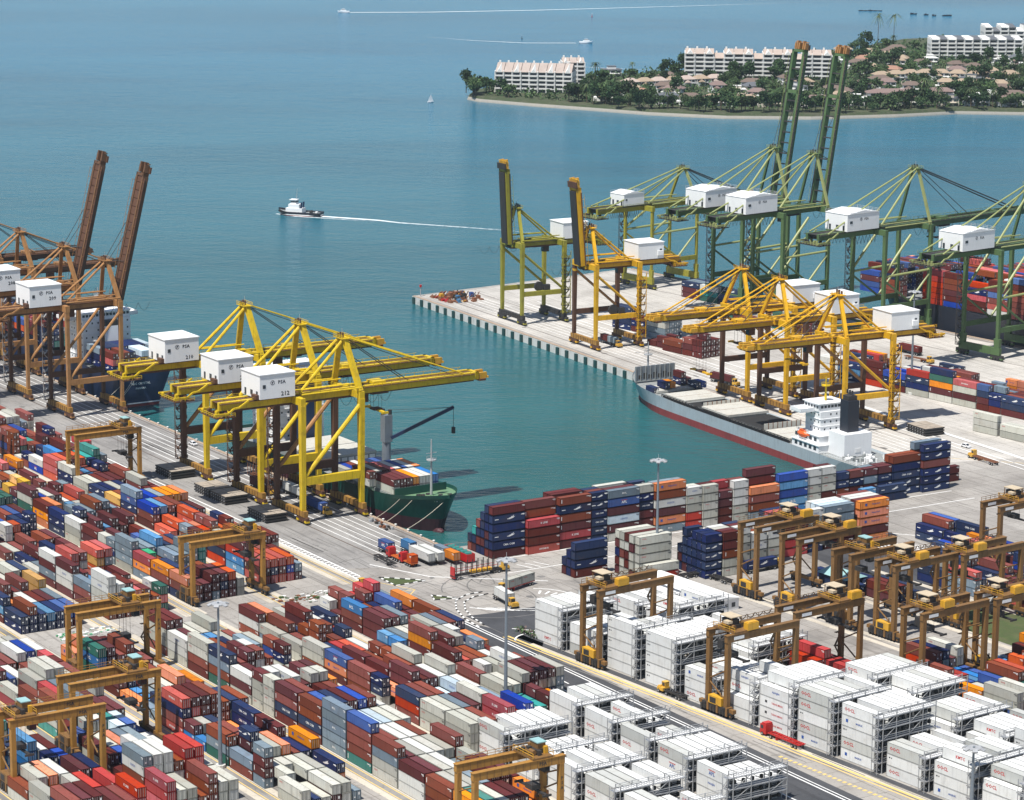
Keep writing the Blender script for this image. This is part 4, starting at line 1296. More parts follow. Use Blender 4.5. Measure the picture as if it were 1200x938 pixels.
def container_shape(b, L, key, logo, H, lod=1, M4=None):
    """corrugated steel box: walls set back between corner posts and rails, door bars at +x"""
    m = cm(key[0])
    fm = cfm(key[0])
    v0 = len(b.v)
    hw, hl = CW / 2, L / 2
    b.box(-hl + 0.05, hl - 0.05, -hw + 0.02, hw - 0.02, 0.14, H - 0.05, m)
    if lod:
        for sx in (-1, 1):
            for sy in (-1, 1):
                b.box(sx * (hl - 0.09) - 0.09, sx * (hl - 0.09) + 0.09, sy * (hw - 0.08) - 0.08, sy * (hw - 0.08) + 0.08, 0.0, H, fm)
            b.box(sx * (hl - 0.05) - 0.05, sx * (hl - 0.05) + 0.05, -hw + 0.16, hw - 0.16, H - 0.17, H - 0.01, fm)
            b.box(sx * (hl - 0.05) - 0.05, sx * (hl - 0.05) + 0.05, -hw + 0.16, hw - 0.16, 0.02, 0.2, fm)
        for sy in (-1, 1):
            b.box(-hl + 0.18, hl - 0.18, sy * (hw - 0.04) - 0.04, sy * (hw - 0.04) + 0.04, H - 0.13, H - 0.01, fm)
            b.box(-hl + 0.18, hl - 0.18, sy * (hw - 0.04) - 0.04, sy * (hw - 0.04) + 0.04, 0.02, 0.17, fm)
    if key[0] in 'xz':
        b.box(hl - 0.03, hl + 0.02, -hw * 0.82, hw * 0.82, H * 0.42, H * 0.90, 'rack_steel')
        b.box(hl + 0.02, hl + 0.04, -hw * 0.6, hw * 0.1, H * 0.50, H * 0.84, 'dark_gap')
        b.box(hl - 0.03, hl + 0.02, -hw * 0.82, hw * 0.82, H * 0.10, H * 0.36, 'dark_gap')
    else:
        for yy in (-0.85, -0.32, 0.32, 0.85):
            b.box(hl - 0.02, hl + 0.03, yy - 0.035, yy + 0.035, 0.2, H - 0.2, 'door_bar')
        b.box(hl - 0.02, hl + 0.012, -0.02, 0.02, 0.2, H - 0.2, 'dark_gap')
        if key[0] in 'nmbus':
            b.box(hl, hl + 0.015, 0.42, 0.8, H * 0.55, H * 0.8, 'lettering_white')
            b.box(hl, hl + 0.015, -0.75, -0.40, H * 0.30, H * 0.42, 'lettering_white')
    if lod:
        cmn = 'lettering_black' if key[0] in 'xzwgpy' else 'lettering_white'
        for side in (-1, 1):
            xa = -side * (hl - 0.75)
            b.box(xa - 0.55, xa + 0.55, side * (hw + 0.004) - 0.006, side * (hw + 0.004) + 0.006, H - 0.55, H - 0.40, cmn)
            b.box(xa - 0.2, xa + 0.55, side * (hw + 0.004) - 0.006, side * (hw + 0.004) + 0.006, H - 0.82, H - 0.70, cmn)
    if logo:
        for side in (-1, 1): logo_on(b, logo, L, H, side)
    if M4 is not None:
        for i in range(v0, len(b.v)): b.v[i] = tuple(M4 @ Vector(b.v[i]))

BOXES = []
def box(fr, x, y, z, key, L=12.19, rz=0.0, H=None, block='', row=0, bay=0, tier=0, ntier=1, logo='auto', desc=None, keep=False):
    H = H or (CHC if key[0] in 'xz' else CH)
    k0 = key[0]
    if logo == 'auto':
        if len(key) > 1: logo = key
        else:
            p = {'g': .55, 's': .45, 'o': .75, 'n': .75, 'u': .3, 'd': .5, 'r': .3, 'c': .3, 'w': .4, 'l': .35, 'm': .35, 'b': .35, 'x': .55, 'z': .6, 'p': .3, 'y': .5, 't': .3, 'e': .5}.get(k0, 0)
            logo = None
            if rnd.random() < p:
                logo = k0
                if k0 == 'n' and rnd.random() < 0.2: logo = 'n2'
                if k0 == 'x': logo = rnd.choice(['x', 'x', 'x', 'x', 'x7', 'x7', 'x2', 'x3', 'x8', 'x5'])
    if logo not in LOGO: logo = None
    BOXES.append(dict(fr=fr, x=x, y=y, z=z, key=key, L=L, rz=rz, H=H, block=block, row=row, bay=bay, tier=tier, ntier=ntier, logo=logo, desc=desc, keep=keep))

MIX = 'mmmmmmmmmmmbbbbbbbbbbggggggggwwwnnnnnnnuussssooolrcctdyp'
class Yard:
    """a block of stacks: bays along x, rows along y"""
    def __init__(s, fr, name, rowref, x0, nb, y0, rows, pitch=12.75, rp=2.78, hmin=1, hmax=4, mix=MIX, seed=1, mean=2.6, big=0.72, reefer=False, short=None):
        s.fr, s.name, s.rowref, s.x0, s.nb, s.y0, s.rows, s.pitch, s.rp = fr, name, rowref, x0, nb, y0, rows, pitch, rp
        r = random.Random(seed)
        s.st = {}
        for i in range(nb):
            bh = min(hmax, max(hmin, mean + r.uniform(-1.3, 1.2)))
            two = r.random() > big
            lead = r.choice(mix)
            for j in range(rows):
                h = int(round(min(hmax, max(0, bh + r.uniform(-1.1, 0.9)))))
                if r.random() < 0.07: h = max(0, h - 2)
                if reefer: h = int(round(min(hmax, max(1, bh + r.uniform(-0.8, 0.8)))))
                if r.random() < 0.45: lead = r.choice(mix)
                halves = ('a', 'b') if two else ('',)
                for hv in halves:
                    hh = h if hv != 'b' else max(0, h + r.choice((-1, 0, 0, 1)))
                    hh = min(hh, hmax)
                    cols = [lead if r.random() < 0.6 else r.choice(mix) for _ in range(hh)]
                    s.st[(i, j, hv)] = cols
    def set(s, i, j, cols, hv=''):
        if hv == '':
            for q in ('a', 'b', ''): s.st.pop((i, j, q), None)
        else: s.st.pop((i, j, ''), None)
        s.st[(i, j, hv)] = cols
        return s
    def h(s, i, j, hv):
        best = 0
        for q in (hv, '', 'a' if hv == '' else hv, 'b' if hv == '' else hv):
            if (i, j, q) in s.st: best = len(s.st[(i, j, q)]); break
        return best
    def emit(s):
        for (i, j, hv), cols in sorted(s.st.items()):
            L = 12.19 if hv == '' else 6.06
            xo = s.x0 + i * s.pitch + 6.1 + (0 if hv == '' else (-3.12 if hv == 'a' else 3.12))
            y = s.y0 + j * s.rp + CW / 2
            z = 0.03
            cov = min(s.h(i, j - 1, hv), s.h(i, j + 1, hv), s.h(i - 1, j, ''), s.h(i + 1, j, ''))
            for t, c in enumerate(cols):
                H = CHC if c[0] in 'xz' else CH
                if t < len(cols) - 1 and t < cov and 0 < j < s.rows - 1:
                    z += H; continue
                box(s.fr, xo + (hash((i, j, t)) % 7 - 3) * 0.02, y, z, c, L=L, block=s.name, row=j, bay=i, tier=t, ntier=len(cols))
                z += H + 0.015

def S(txt): return txt.split()
# --- west yard, far half
ROWS = 7
W6 = LANES
f1 = Yard('A', 'block beside the quay apron', 'apron', -100, 27, -71.2, ROWS, mean=2.5, hmax=4, seed=11).set(26, 0, []) 
for j in range(ROWS): f1.set(26, j, S('c m c') if j < 4 else [])
for j, cols in enumerate([S('c m c'), S('c n c'), S('c m c'), S('r u c'), S('m s')]): f1.set(26, j, cols)
f1.set(26, 5, []).set(26, 6, [])
f1.set(25, 0, S('l l r m')).set(25, 1, S('m r c')).set(25, 2, S('m m b')).set(25, 3, S('m m')).set(25, 4, S('m m')).set(25, 5, S('n m')).set(25, 6, S('m'))
f1.set(24, 0, S('n n n')).set(24, 1, S('c r m')).set(23, 0, S('n n n')).set(23, 1, S('m m')) if False else f1.set(24, 0, S('r n m')).set(24, 1, S('c m m'))
f1.set(19, 0, S('b n u s')).set(20, 0, S('m b u')).set(20, 1, S('m b l')).set(20, 2, S('o n b')).set(20, 3, S('b m b')).set(20, 4, S('u u')).set(20, 5, S('n n'))
f1.set(13, 2, S('b u l')).set(15, 1, S('m b')).set(15, 2, S('s l')).set(16, 5, S('m m b')).set(17, 0, S('b n')).set(17, 1, S('b n'))
f2 = Yard('A', 'block behind the quayside block', 'apron', -30, 22, -100.0, ROWS, mean=2.5, hmax=4, seed=23)
f2.set(21, 0, S('n b o')).set(21, 1, S('m b')).set(21, 2, S('m m')).set(21, 3, S('s m m')).set(21, 4, S('m n m')).set(21, 5, S('m m c')).set(21, 6, S('g g'))
f2.set(20, 0, S('n b o')).set(20, 1, S('m n n')).set(19, 0, S('s o r')).set(19, 1, S('m b e'), 'a').set(14, 0, S('n n n')).set(13, 0, S('o o m')).set(13, 1, S('w o o')).set(12, 0, S('g d g m'))
f2.set(15, 0, S('g g w')).set(15, 1, S('m t m n'), 'a').set(16, 1, S('u l'), 'a').set(16, 3, S('n m'))
f3 = Yard('A', 'block with the pale stack at its end', 'lane', 50, 16, -127.3, ROWS, mean=2.4, hmax=4, seed=37)
f3.set(15, 0, S('b w g w w')).set(15, 1, S('m w g w')).set(15, 2, S('b w m m')).set(15, 3, S('b b c')).set(14, 0, S('m b s')).set(14, 1, S('b n')).set(13, 0, S('m w w m')).set(13, 1, S('m m m')).set(12, 0, S('m s m w'))
f4 = Yard('A', 'lower left block by the cross lane', 'lane', 152, 8, -155.0, ROWS, mean=2.2, hmax=3, seed=41)
f4.set(7, 0, S('n n')).set(7, 1, S('n n b')).set(7, 2, S('n n')).set(7, 3, S('n l')).set(7, 4, S('n n')).set(7, 5, S('m u')).set(7, 6, S('m u')).set(6, 0, S('m l n')).set(6, 1, S('b o')).set(6, 3, S('b w')).set(6, 5, S('n m')).set(5, 2, S('g b b'))
f5 = Yard('A', 'far lower left block', 'lane', 200, 4, -182.5, ROWS, mean=2.2, hmax=3, seed=43)
# --- west yard, near half
n1 = Yard('A', 'block along the asphalt road', 'road', 279, 9, -71.0, ROWS, mean=2.3, hmax=4, seed=53, mix='mmmmbbbbbggggwwnnnussoolrct')
n1.set(0, 6, S('m s')).set(0, 5, S('m w'))
n1.set(1, 0, S('m b l')).set(1, 2, S('b b')).set(1, 3, S('m n')).set(1, 4, S('b m u')).set(1, 5, S('m m')).set(1, 6, S('b m o'))
n1.set(2, 6, S('m o b')).set(2, 5, S('b m')).set(2, 4, S('m m')).set(2, 3, S('b b')).set(2, 2, S('m s s')).set(2, 1, S('b m m')).set(2, 0, S('m m m'))
n1.set(3, 6, S('b o n')).set(3, 5, S('m m b')).set(3, 3, S('d o g')).set(3, 2, S('r g')).set(3, 1, S('r g')).set(3, 0, S('n s'))
n1.set(4, 6, S('s o')).set(4, 5, S('n n')).set(4, 4, S('r y w'), 'a').set(4, 3, S('b r g')).set(4, 2, S('m m m')).set(4, 1, S('m m'))
n1.set(5, 6, S('s')).set(5, 5, S('b m')).set(5, 4, S('o n s'), 'a').set(5, 4, S('b w'), 'b').set(5, 3, S('o b')).set(5, 2, S('c b')).set(5, 1, S('b c')).set(5, 0, S('m m m'))
n1.set(6, 6, S('m b')).set(6, 5, S('b b')).set(6, 4, S('o b w')).set(6, 3, S('n g')).set(6, 2, S('w w'), 'a')
n1.set(7, 6, S('s s g')).set(7, 5, S('n g m')).set(7, 4, S('n g m')).set(7, 3, S('g m m')).set(7, 2, S('n n g')).set(7, 1, S('g g')).set(7, 0, S('g g'))
n1.set(8, 6, []).set(8, 5, [])
n2 = Yard('A', 'middle mixed block', 'lane', 282, 10, -99.5, ROWS, mean=2.6, hmax=4, seed=59, mix='mmmmmbbbbbgggggwwnnnussoolrc')
n2.set(0, 0, S('b w m')).set(0, 1, S('m o o')).set(0, 4, S('m g')).set(0, 5, S('m b')).set(0, 6, S('g w'))
n2.set(1, 0, S('s g')).set(1, 1, S('g s b')).set(1, 2, S('n n')).set(1, 5, S('l l')).set(2, 0, S('g g')).set(2, 3, S('l n n'), 'a').set(2, 4, S('m b'), 'b')
n2.set(3, 0, S('b g g')).set(3, 2, S('m n')).set(3, 3, S('b r')).set(3, 4, S('b c')).set(4, 0, S('m o u')).set(4, 1, S('m b')).set(4, 2, S('b m m')).set(4, 4, S('m b'))
n2.set(5, 0, S('b b b')).set(5, 1, S('b c')).set(5, 3, S('m m')).set(6, 0, S('g n n'), 'a').set(6, 1, S('m o')).set(7, 0, S('b r n')).set(7, 1, S('m o b')).set(7, 2, S('b y b')).set(7, 5, S('g g p')).set(7, 4, S('g p'))
n2.set(8, 0, S('g g g')).set(8, 1, S('g g g')).set(9, 0, S('g g g')).set(9, 1, S('b g g'))
n3 = Yard('A', 'near block with the tall grey stack', 'mast lane', 282, 14, -128.6, ROWS, mean=3.0, hmax=5, seed=61, mix='mmmmmbbbbbbggggwwnnnssoul')
n3.set(0, 0, S('b g g m')).set(0, 1, S('m g g m')).set(1, 0, S('g w w')).set(1, 1, S('m m m')).set(2, 0, S('m b g g')).set(2, 1, S('g b w'))
n3.set(3, 0, S('d b s n')).set(3, 1, S('m b b')).set(4, 0, S('g m w')).set(4, 1, S('r w m')).set(5, 0, S('g g g m'), 'a').set(5, 0, S('g g g g'), 'b').set(5, 1, S('g g m w'), 'a').set(5, 2, S('m m b w'))
n3.set(6, 0, S('m n b m')).set(6, 1, S('m n u b')).set(6, 2, S('m m g')).set(7, 0, S('b n2 b b')).set(7, 1, S('m m n u')).set(7, 2, S('m b m n')).set(7, 3, S('b m b m')).set(7, 4, S('m b m u')).set(7, 5, S('m b m b'))
n3.set(8, 0, S('s s s s s')).set(8, 1, S('b b b')).set(8, 2, S('m m b')).set(8, 3, S('g p p')).set(8, 4, S('g p p')).set(8, 5, S('m g g'))
n3.set(9, 0, S('t b b b u')).set(9, 1, S('m b n')).set(9, 2, S('m b b')).set(9, 3, S('m g w')).set(9, 4, S('m w w')).set(9, 5, S('m b b'))
n3.set(10, 0, S('g g s b')).set(10, 1, S('m b m')).set(10, 2, S('m b g')).set(10, 3, S('m b w')).set(10, 4, S('b g g')).set(10, 5, S('b g g'))
n3.set(11, 0, S('w w m')).set(11, 1, S('m b m')).set(11, 2, S('m m g')).set(11, 3, S('b w w')).set(12, 0, S('m b b')).set(12, 1, S('m b g')).set(13, 0, S('b o o')).set(13, 1, S('b b t')).set(13, 2, S('m g g')).set(12, 2, S('m g g'))
n4 = Yard('A', 'block on the left of the mast lane', 'mast lane', 284, 11, -156.2, ROWS, mean=2.4, hmax=4, seed=67, mix='mmmmbbbbggggnnnnussoollrcd')
n4.set(0, 0, S('o o')).set(0, 1, S('m o o')).set(0, 2, S('o o')).set(0, 3, S('b d'), 'a').set(0, 5, S('m m')).set(0, 6, S('b')).set(1, 5, S('m b')).set(1, 6, S('g'))
n4.set(7, 0, S('d s b')).set(7, 1, S('u n b')).set(7, 2, S('u c')).set(7, 3, S('n u')).set(6, 6, S('n u')).set(6, 5, S('m n n')).set(8, 0, S('b s')).set(8, 3, S('b o o')).set(8, 1, S('b o m n'), 'a').set(8, 4, S('o b')).set(8, 5, S('m n'))
n4.set(9, 0, S('s m m s'), 'a').set(9, 1, S('g g')).set(9, 2, S('g g'), 'a').set(9, 3, S('m g')).set(9, 4, S('m g'))
n5 = Yard('A', 'block in the lower left corner', 'lane', 268, 11, -184.0, ROWS, mean=2.6, hmax=4, seed=71, mix='mmmbbbggggggwwnnussortp')
n5.set(0, 0, S('g g')).set(0, 2, S('m m')).set(0, 4, S('g w')).set(0, 5, S('g g')).set(1, 0, S('s s p')).set(1, 1, S('s p')).set(1, 2, S('m m')).set(1, 3, S('b b')).set(2, 0, S('b n m')).set(2, 1, S('m u')).set(2, 2, S('g w'))
n6 = Yard('A', 'block at the bottom left edge', 'lane', 300, 9, -211.5, ROWS, mean=2.4, hmax=4, seed=73, mix='mmmbbbggggwwnnusrrolt')
for yd in (f1, f2, f3, f4, f5, n1, n2, n3, n4, n5, n6): yd.emit()
# white refrigerated stacks beside the asphalt road
w1 = Yard('A', 'white stacks by the road', 'road', 398.5, 5, -68.5, 6, pitch=16.2, hmin=2, hmax=3, mix='xxxxxz', seed=81, mean=2.5, big=1, reefer=True, rp=2.72)
w2 = Yard('A', 'white stacks left of the road', 'road', 408, 5, -96.8, 7, pitch=16.2, hmin=2, hmax=3, mix='xxxxxz', seed=83, mean=2.6, big=1, reefer=True, rp=2.72)
for i in range(5):
    w1.set(i, 0, [['z', 'x', 'x'], ['x', 'x', 'x'], ['z', 'x', 'z'], ['x6', 'x2', 'z'], ['x', 'x', 'x2']][i])
    w2.set(i, 0, [['x', 'x', 'z'], ['x3', 'z'], ['x3', 'x', 'x'], ['x', 'x', 'z'], ['x', 'x3', 'x']][i])
w1.emit()
w2.emit()
# white refrigerated yard right of the road
RB = [0.3, 16.6, 33.4, 50.2, 66.8, 82.0, 97.0, 111.8, 127.9, 144.4, 160.8, 177.0]
RBLOCK = []
def rblock(name, y0, rows, heights, seed, front=None, nb=12, mix='xxxxxxz', skip=()):
    r = random.Random(seed)
    st = {}
    for i in range(nb):
        if i in skip: continue
        for j in range(rows):
            h = heights[i % len(heights)]
            h = max(1, min(5, h + r.choice((-1, 0, 0, 0))))
            cols = [r.choice(mix) for _ in range(h)]
            if front and j == 0 and i in front: cols = front[i]
            if cols: st[(i, j)] = cols
    for (i, j), cols in st.items():
        z = 0.03
        for t, c in enumerate(cols):
            H = CHC if c[0] in 'xz' else CH
            nb_h = [len(st.get(q, [])) for q in ((i, j - 1), (i, j + 1))]
            if not (t < len(cols) - 1 and t < min(nb_h) and t < len(cols) - 1 and 0 < j < rows - 1):
                box('R', RB[i] + 6.1, y0 + j * 2.62 + 1.22, z, c, block=name, row=j, bay=i, tier=t, ntier=len(cols), H=H)
            z += H + 0.05
    for i in range(nb):
        if i in skip: continue
        hs = [len(st.get((i, j), [])) for j in range(rows)]
        if max(hs): RBLOCK.append((RB[i] + 12.4, y0, rows * 2.62, max(hs), hs[0], i))
rblock('front white refrigerated block', 0.3, 7, [4, 3, 4, 5, 3, 4, 5, 5, 5, 3, 4, 4], 91,
       front={0: S('x x x x7 x') if False else ['x', 'x', 'x', 'x7'], 1: ['z', 'x', 'x'], 2: ['x', 'x7', 'x', 'x7', 'x'], 3: ['x7', 'x7', 'x7', 'x7', 'x7'], 4: ['x', 'x7', 'x'], 5: ['x', 'x7'],
              6: ['x4', 'x4', 'x4', 'x'], 7: ['x8', 'z', 'x7', 'z', 'z'], 8: ['x8', 'z', 'x7', 'x8', 'x'], 9: ['x', 'x7', 'z'], 10: ['x8', 'x7', 'x'], 11: ['x', 'x', 'x']})
rblock('second white refrigerated block', 28.2, 7, [3, 4, 3, 3, 2, 3, 4, 4, 3, 3, 4, 4], 93, skip=(4, 5),
       front={0: ['x', 'x', 'x'], 1: ['x3', 'x3', 'x3'], 2: ['x', 'x3'], 6: ['x7', 'x2', 'x2'], 7: ['x', 'x2', 'x2'], 8: ['x5', 'x8'], 9: ['x', 'x5']})
rc = random.Random(5)
def colour_rows(name, fr, x0, bays, y0, rows, mix, hmean, seed, pitch=12.8, rp=2.75, hmax=4):
    Yard(fr, name, 'lane', x0, bays, y0, rows, pitch=pitch, rp=rp, mean=hmean, mix=mix, seed=seed, hmax=hmax).emit()
ra = Yard('R', 'red row behind the white stacks', 'lane', 64, 2, 40.0, 3, mean=2, mix='rrmmcn', seed=3, hmax=2)
ra.set(0, 0, S('m r')).set(0, 1, S('m c r')).set(0, 2, S('r m')).set(1, 0, S('n')).set(1, 1, S('r r')).set(1, 2, S('m r'))
ra.emit()
rb = Yard('R', 'coloured row below the lawn', 'lane', 84, 9, 57.5, 7, mean=1.7, mix='nnuumbbrcclolg', seed=15, hmax=3)
rb.set(0, 0, S('n')).set(0, 1, S('n')).set(0, 2, S('m')).set(1, 3, S('u')).set(1, 4, S('l')).set(2, 4, S('n u')).set(2, 5, S('d d b')).set(2, 6, S('m b c')).set(1, 5, S('l')).set(1, 6, S('u')).set(3, 5, S('m d')).set(3, 6, S('r n b'))
rb.emit()
rd = Yard('R', 'row between the gantries at right', 'lane', 96, 8, 85.0, 7, mean=1.9, mix='nnumbbbmcolso', seed=17, hmax=3)
rd.set(0, 5, S('m s o')).set(0, 6, S('m s o')).set(0, 4, S('n m')).set(1, 4, S('m b m'))
rd.emit()
re_ = Yard('R', 'blue row at the right edge', 'lane', -16, 9, 161.0, 6, mean=2.6, mix='nnnnuuumbbocs', seed=19, hmax=4)
re_.set(0, 5, S('b n u')).set(0, 4, S('m n b')).set(0, 3, S('n n')).set(1, 5, S('b n n')).set(0, 0, []).set(0, 1, []).set(0, 2, [])
re_.emit()
rf = Yard('R', 'maroon rows behind the right gantries', 'lane', 20, 8, 134.5, 7, mean=2.2, mix='mmmmbbnngwsc', seed=29, hmax=4)
rf.emit()
rg = Yard('R', 'navy stack between the gantries', 'lane', -2, 3, 109.0, 4, mean=2.0, mix='nnmsb', seed=31, hmax=2)
rg.emit()

# --- the tall row on the quay across the basin end (containers lie across, long side to the viewer)
def across(name, a_front, b0, L, cols, desc, depth=1, stag=None, xr=0.0, rows_mix='mmbnngs', r=random.Random(77), back=None):
    for d in range(depth):
        cs = cols if d == 0 else (back[d - 1] if back and d - 1 < len(back) else [r.choice(rows_mix) for _ in range(max(1, len(cols) - r.choice((0, 0, 1, 2))))])
        z = 0.03
        for t, c in enumerate(cs):
            if d == 0 or t >= len(cols) - 2 or b0 < 8 or t == len(cs) - 1 or name.startswith('second'):
                box('A', a_front - CW / 2 - d * 2.52, b0 + L / 2, z, c, L=L, rz=math.pi / 2, block=name, row=d, bay=int(b0), tier=t, ntier=len(cs), desc=desc)
            z += CH + 0.27 if False else CH + 0.26
    return b0 + L + 0.22
q = 'tall stack row on the quay'
bpos = 4.8
AF = 255.0
for L, front, dep, af, back in [
    (12.19, S('m n n n n m'), 6, 255.0, [S('m n m n n n'), S('n m n n n'), S('n m n b'), S('m n t'), S('b n')]),
    (12.19, S('c m m r'), 3, 256.5, [S('m b m m b b'), S('m m b b b')]),
    (12.19, S('m r m b n b'), 4, 256.0, None), (6.06, S('n n n n n n'), 3, 256.0, None), (12.19, S('g m p m u s'), 4, 256.5, None),
    (6.06, S('n m m n n g'), 3, 255.5, None), (12.19, S('s o m w b o'), 3, 256.5, None), (6.06, S('r r g g w'), 2, 257.0, None), (6.06, S('g g g g g'), 2, 257.5, None),
    (6.06, S('m m m m'), 2, 257.0, [S('m m m r r')]), (6.06, S('g g w w w'), 2, 257.5, None), (12.19, S('s b b o'), 2, 258.5, [S('m m b b m m')]), (12.19, S('l l u l u'), 2, 258.0, None),
    (6.06, S('m g g w w'), 2, 257.5, None), (6.06, S('m m g g w'), 2, 257.5, None), (6.06, S('b b n n'), 2, 257.0, None), (6.06, S('m m n b'), 2, 257.0, None),
    (6.06, S('s m s m'), 2, 257.0, None), (6.06, S('m n n m'), 2, 257.0, None), (12.19, S('n n n n b'), 2, 257.5, [S('m m n m b')]), (12.19, S('n n n b n n'), 3, 259.0, None)]:
    bpos = across(q, af, bpos, L, front, None, dep, back=back)
across(q, 262.0, 157.5, 12.19, S('n n'), None, 1)
across(q, 261.8, 150.0, 6.06, S('b l'), None, 1)
across(q, 252.0, 196.2, 6.06, S('m m'), None, 1)
# --- second row in front of it
q2 = 'second stack row on the quay'
def blk(af, b0, L, front, dep, back=None): return across(q2, af, b0, L, front, None, dep, back=back)
blk(287.0, 14.7, 12.19, S('m n n n'), 3, [S('n n n'), S('m n')])
blk(303.0, 30.6, 12.19, S('r g'), 1)
blk(300.3, 29.6, 12.19, S('g g g g g'), 1)
blk(297.6, 29.2, 12.19, S('m g g m g'), 4, [S('g m m g m'), S('g g b g g'), S('m m n m g')])
blk(309.0, 48.6, 6.06, S('n n n n n'), 6, [S('n n n n n'), S('n n n n n'), S('n n n n'), S('m n n n n'), S('n m n')])
blk(309.5, 55.2, 6.06, S('g g b m m'), 4, [S('g g m m m'), S('g g b g g'), S('g g g w w')])
for k, (bb, fr_) in enumerate([(62.0, S('g g g g w')), (68.6, S('g g w w')), (75.2, S('g g g w w'))]): blk(306, bb, 6.06, fr_, 4)
blk(301.5, 82.5, 12.19, S('r r m m r'), 4, [S('m r r m m'), S('m r m r r'), S('n m m u n')])
blk(301.0, 95.2, 6.06, S('n m m g w'), 3)
blk(300.5, 102.2, 12.19, S('m m s s s'), 5, [S('s s s g p'), S('g s g p p'), S('m g s p w')])
blk(301.1, 116.3, 12.19, S('o m o o o'), 5, [S('m b b m m w') [:5], S('w w b w w'), S('m b m w w'), S('g m b b b')])
# --- pier yard
py = Yard('G', 'rows on the pier behind the grey ship', 'lane', -28, 13, -80.5, 8, pitch=12.6, mean=2.5, mix='mmmbbbgnnnuuodsrcw', seed=101, hmax=4)
py.set(5, 0, S('g m o d n'), '').set(4, 0, S('g n n r')).set(6, 0, S('g m g c')).set(5, 1, S('m o o o')).set(6, 1, S('m m b m')).set(7, 0, S('m m n u'), 'a').set(7, 0, S('m n n'), 'b').set(8, 0, S('m n n')).set(7, 2, S('m b b')).set(8, 1, S('m m b')).set(9, 0, S('m n n'))
py.set(3, 0, S('m n u')).set(2, 0, S('r m m m')).set(1, 0, S('n l n')).set(4, 3, S('w w w w')).set(4, 4, S('m m m m')).set(3, 4, S('w w w')).set(2, 5, []).set(3, 6, []).set(4, 6, []).set(5, 6, []).set(5, 7, [])
py.emit()
ps = Yard('G', 'grey stacks on the pier in front', 'lane', 85, 4, -110.5, 2, pitch=13.5, mean=3, mix='gggm', seed=103, hmax=3)
ps.set(0, 0, S('g g g')).set(0, 1, []).set(1, 0, S('g g')).set(2, 0, S('g m m'))
ps.emit()
for nm, x0, nb, y0, rws, mx, mean, sd in (('grey and maroon stack in mid pier', -158, 3, -79.5, 3, 'ssnmsn', 3.4, 111), ('maroon stack on the pier', -117, 3, -98, 4, 'mmmmb', 2.6, 113),
                                ('low stacks at the far berth', -196, 9, -2.0, 4, 'mmsgndtw', 1.7, 115), ('maroon boxes under the green cranes', -150, 5, -24, 3, 'mmmgd', 1.6, 117), ('grey stack by the maroon one', -131, 1, -83, 3, 'gss', 2.4, 119)):
    Yard('G', nm, 'lane', x0, nb, y0, rws, mean=mean, mix=mx, seed=sd, hmax=4).emit()
for i in range(3):
    pass
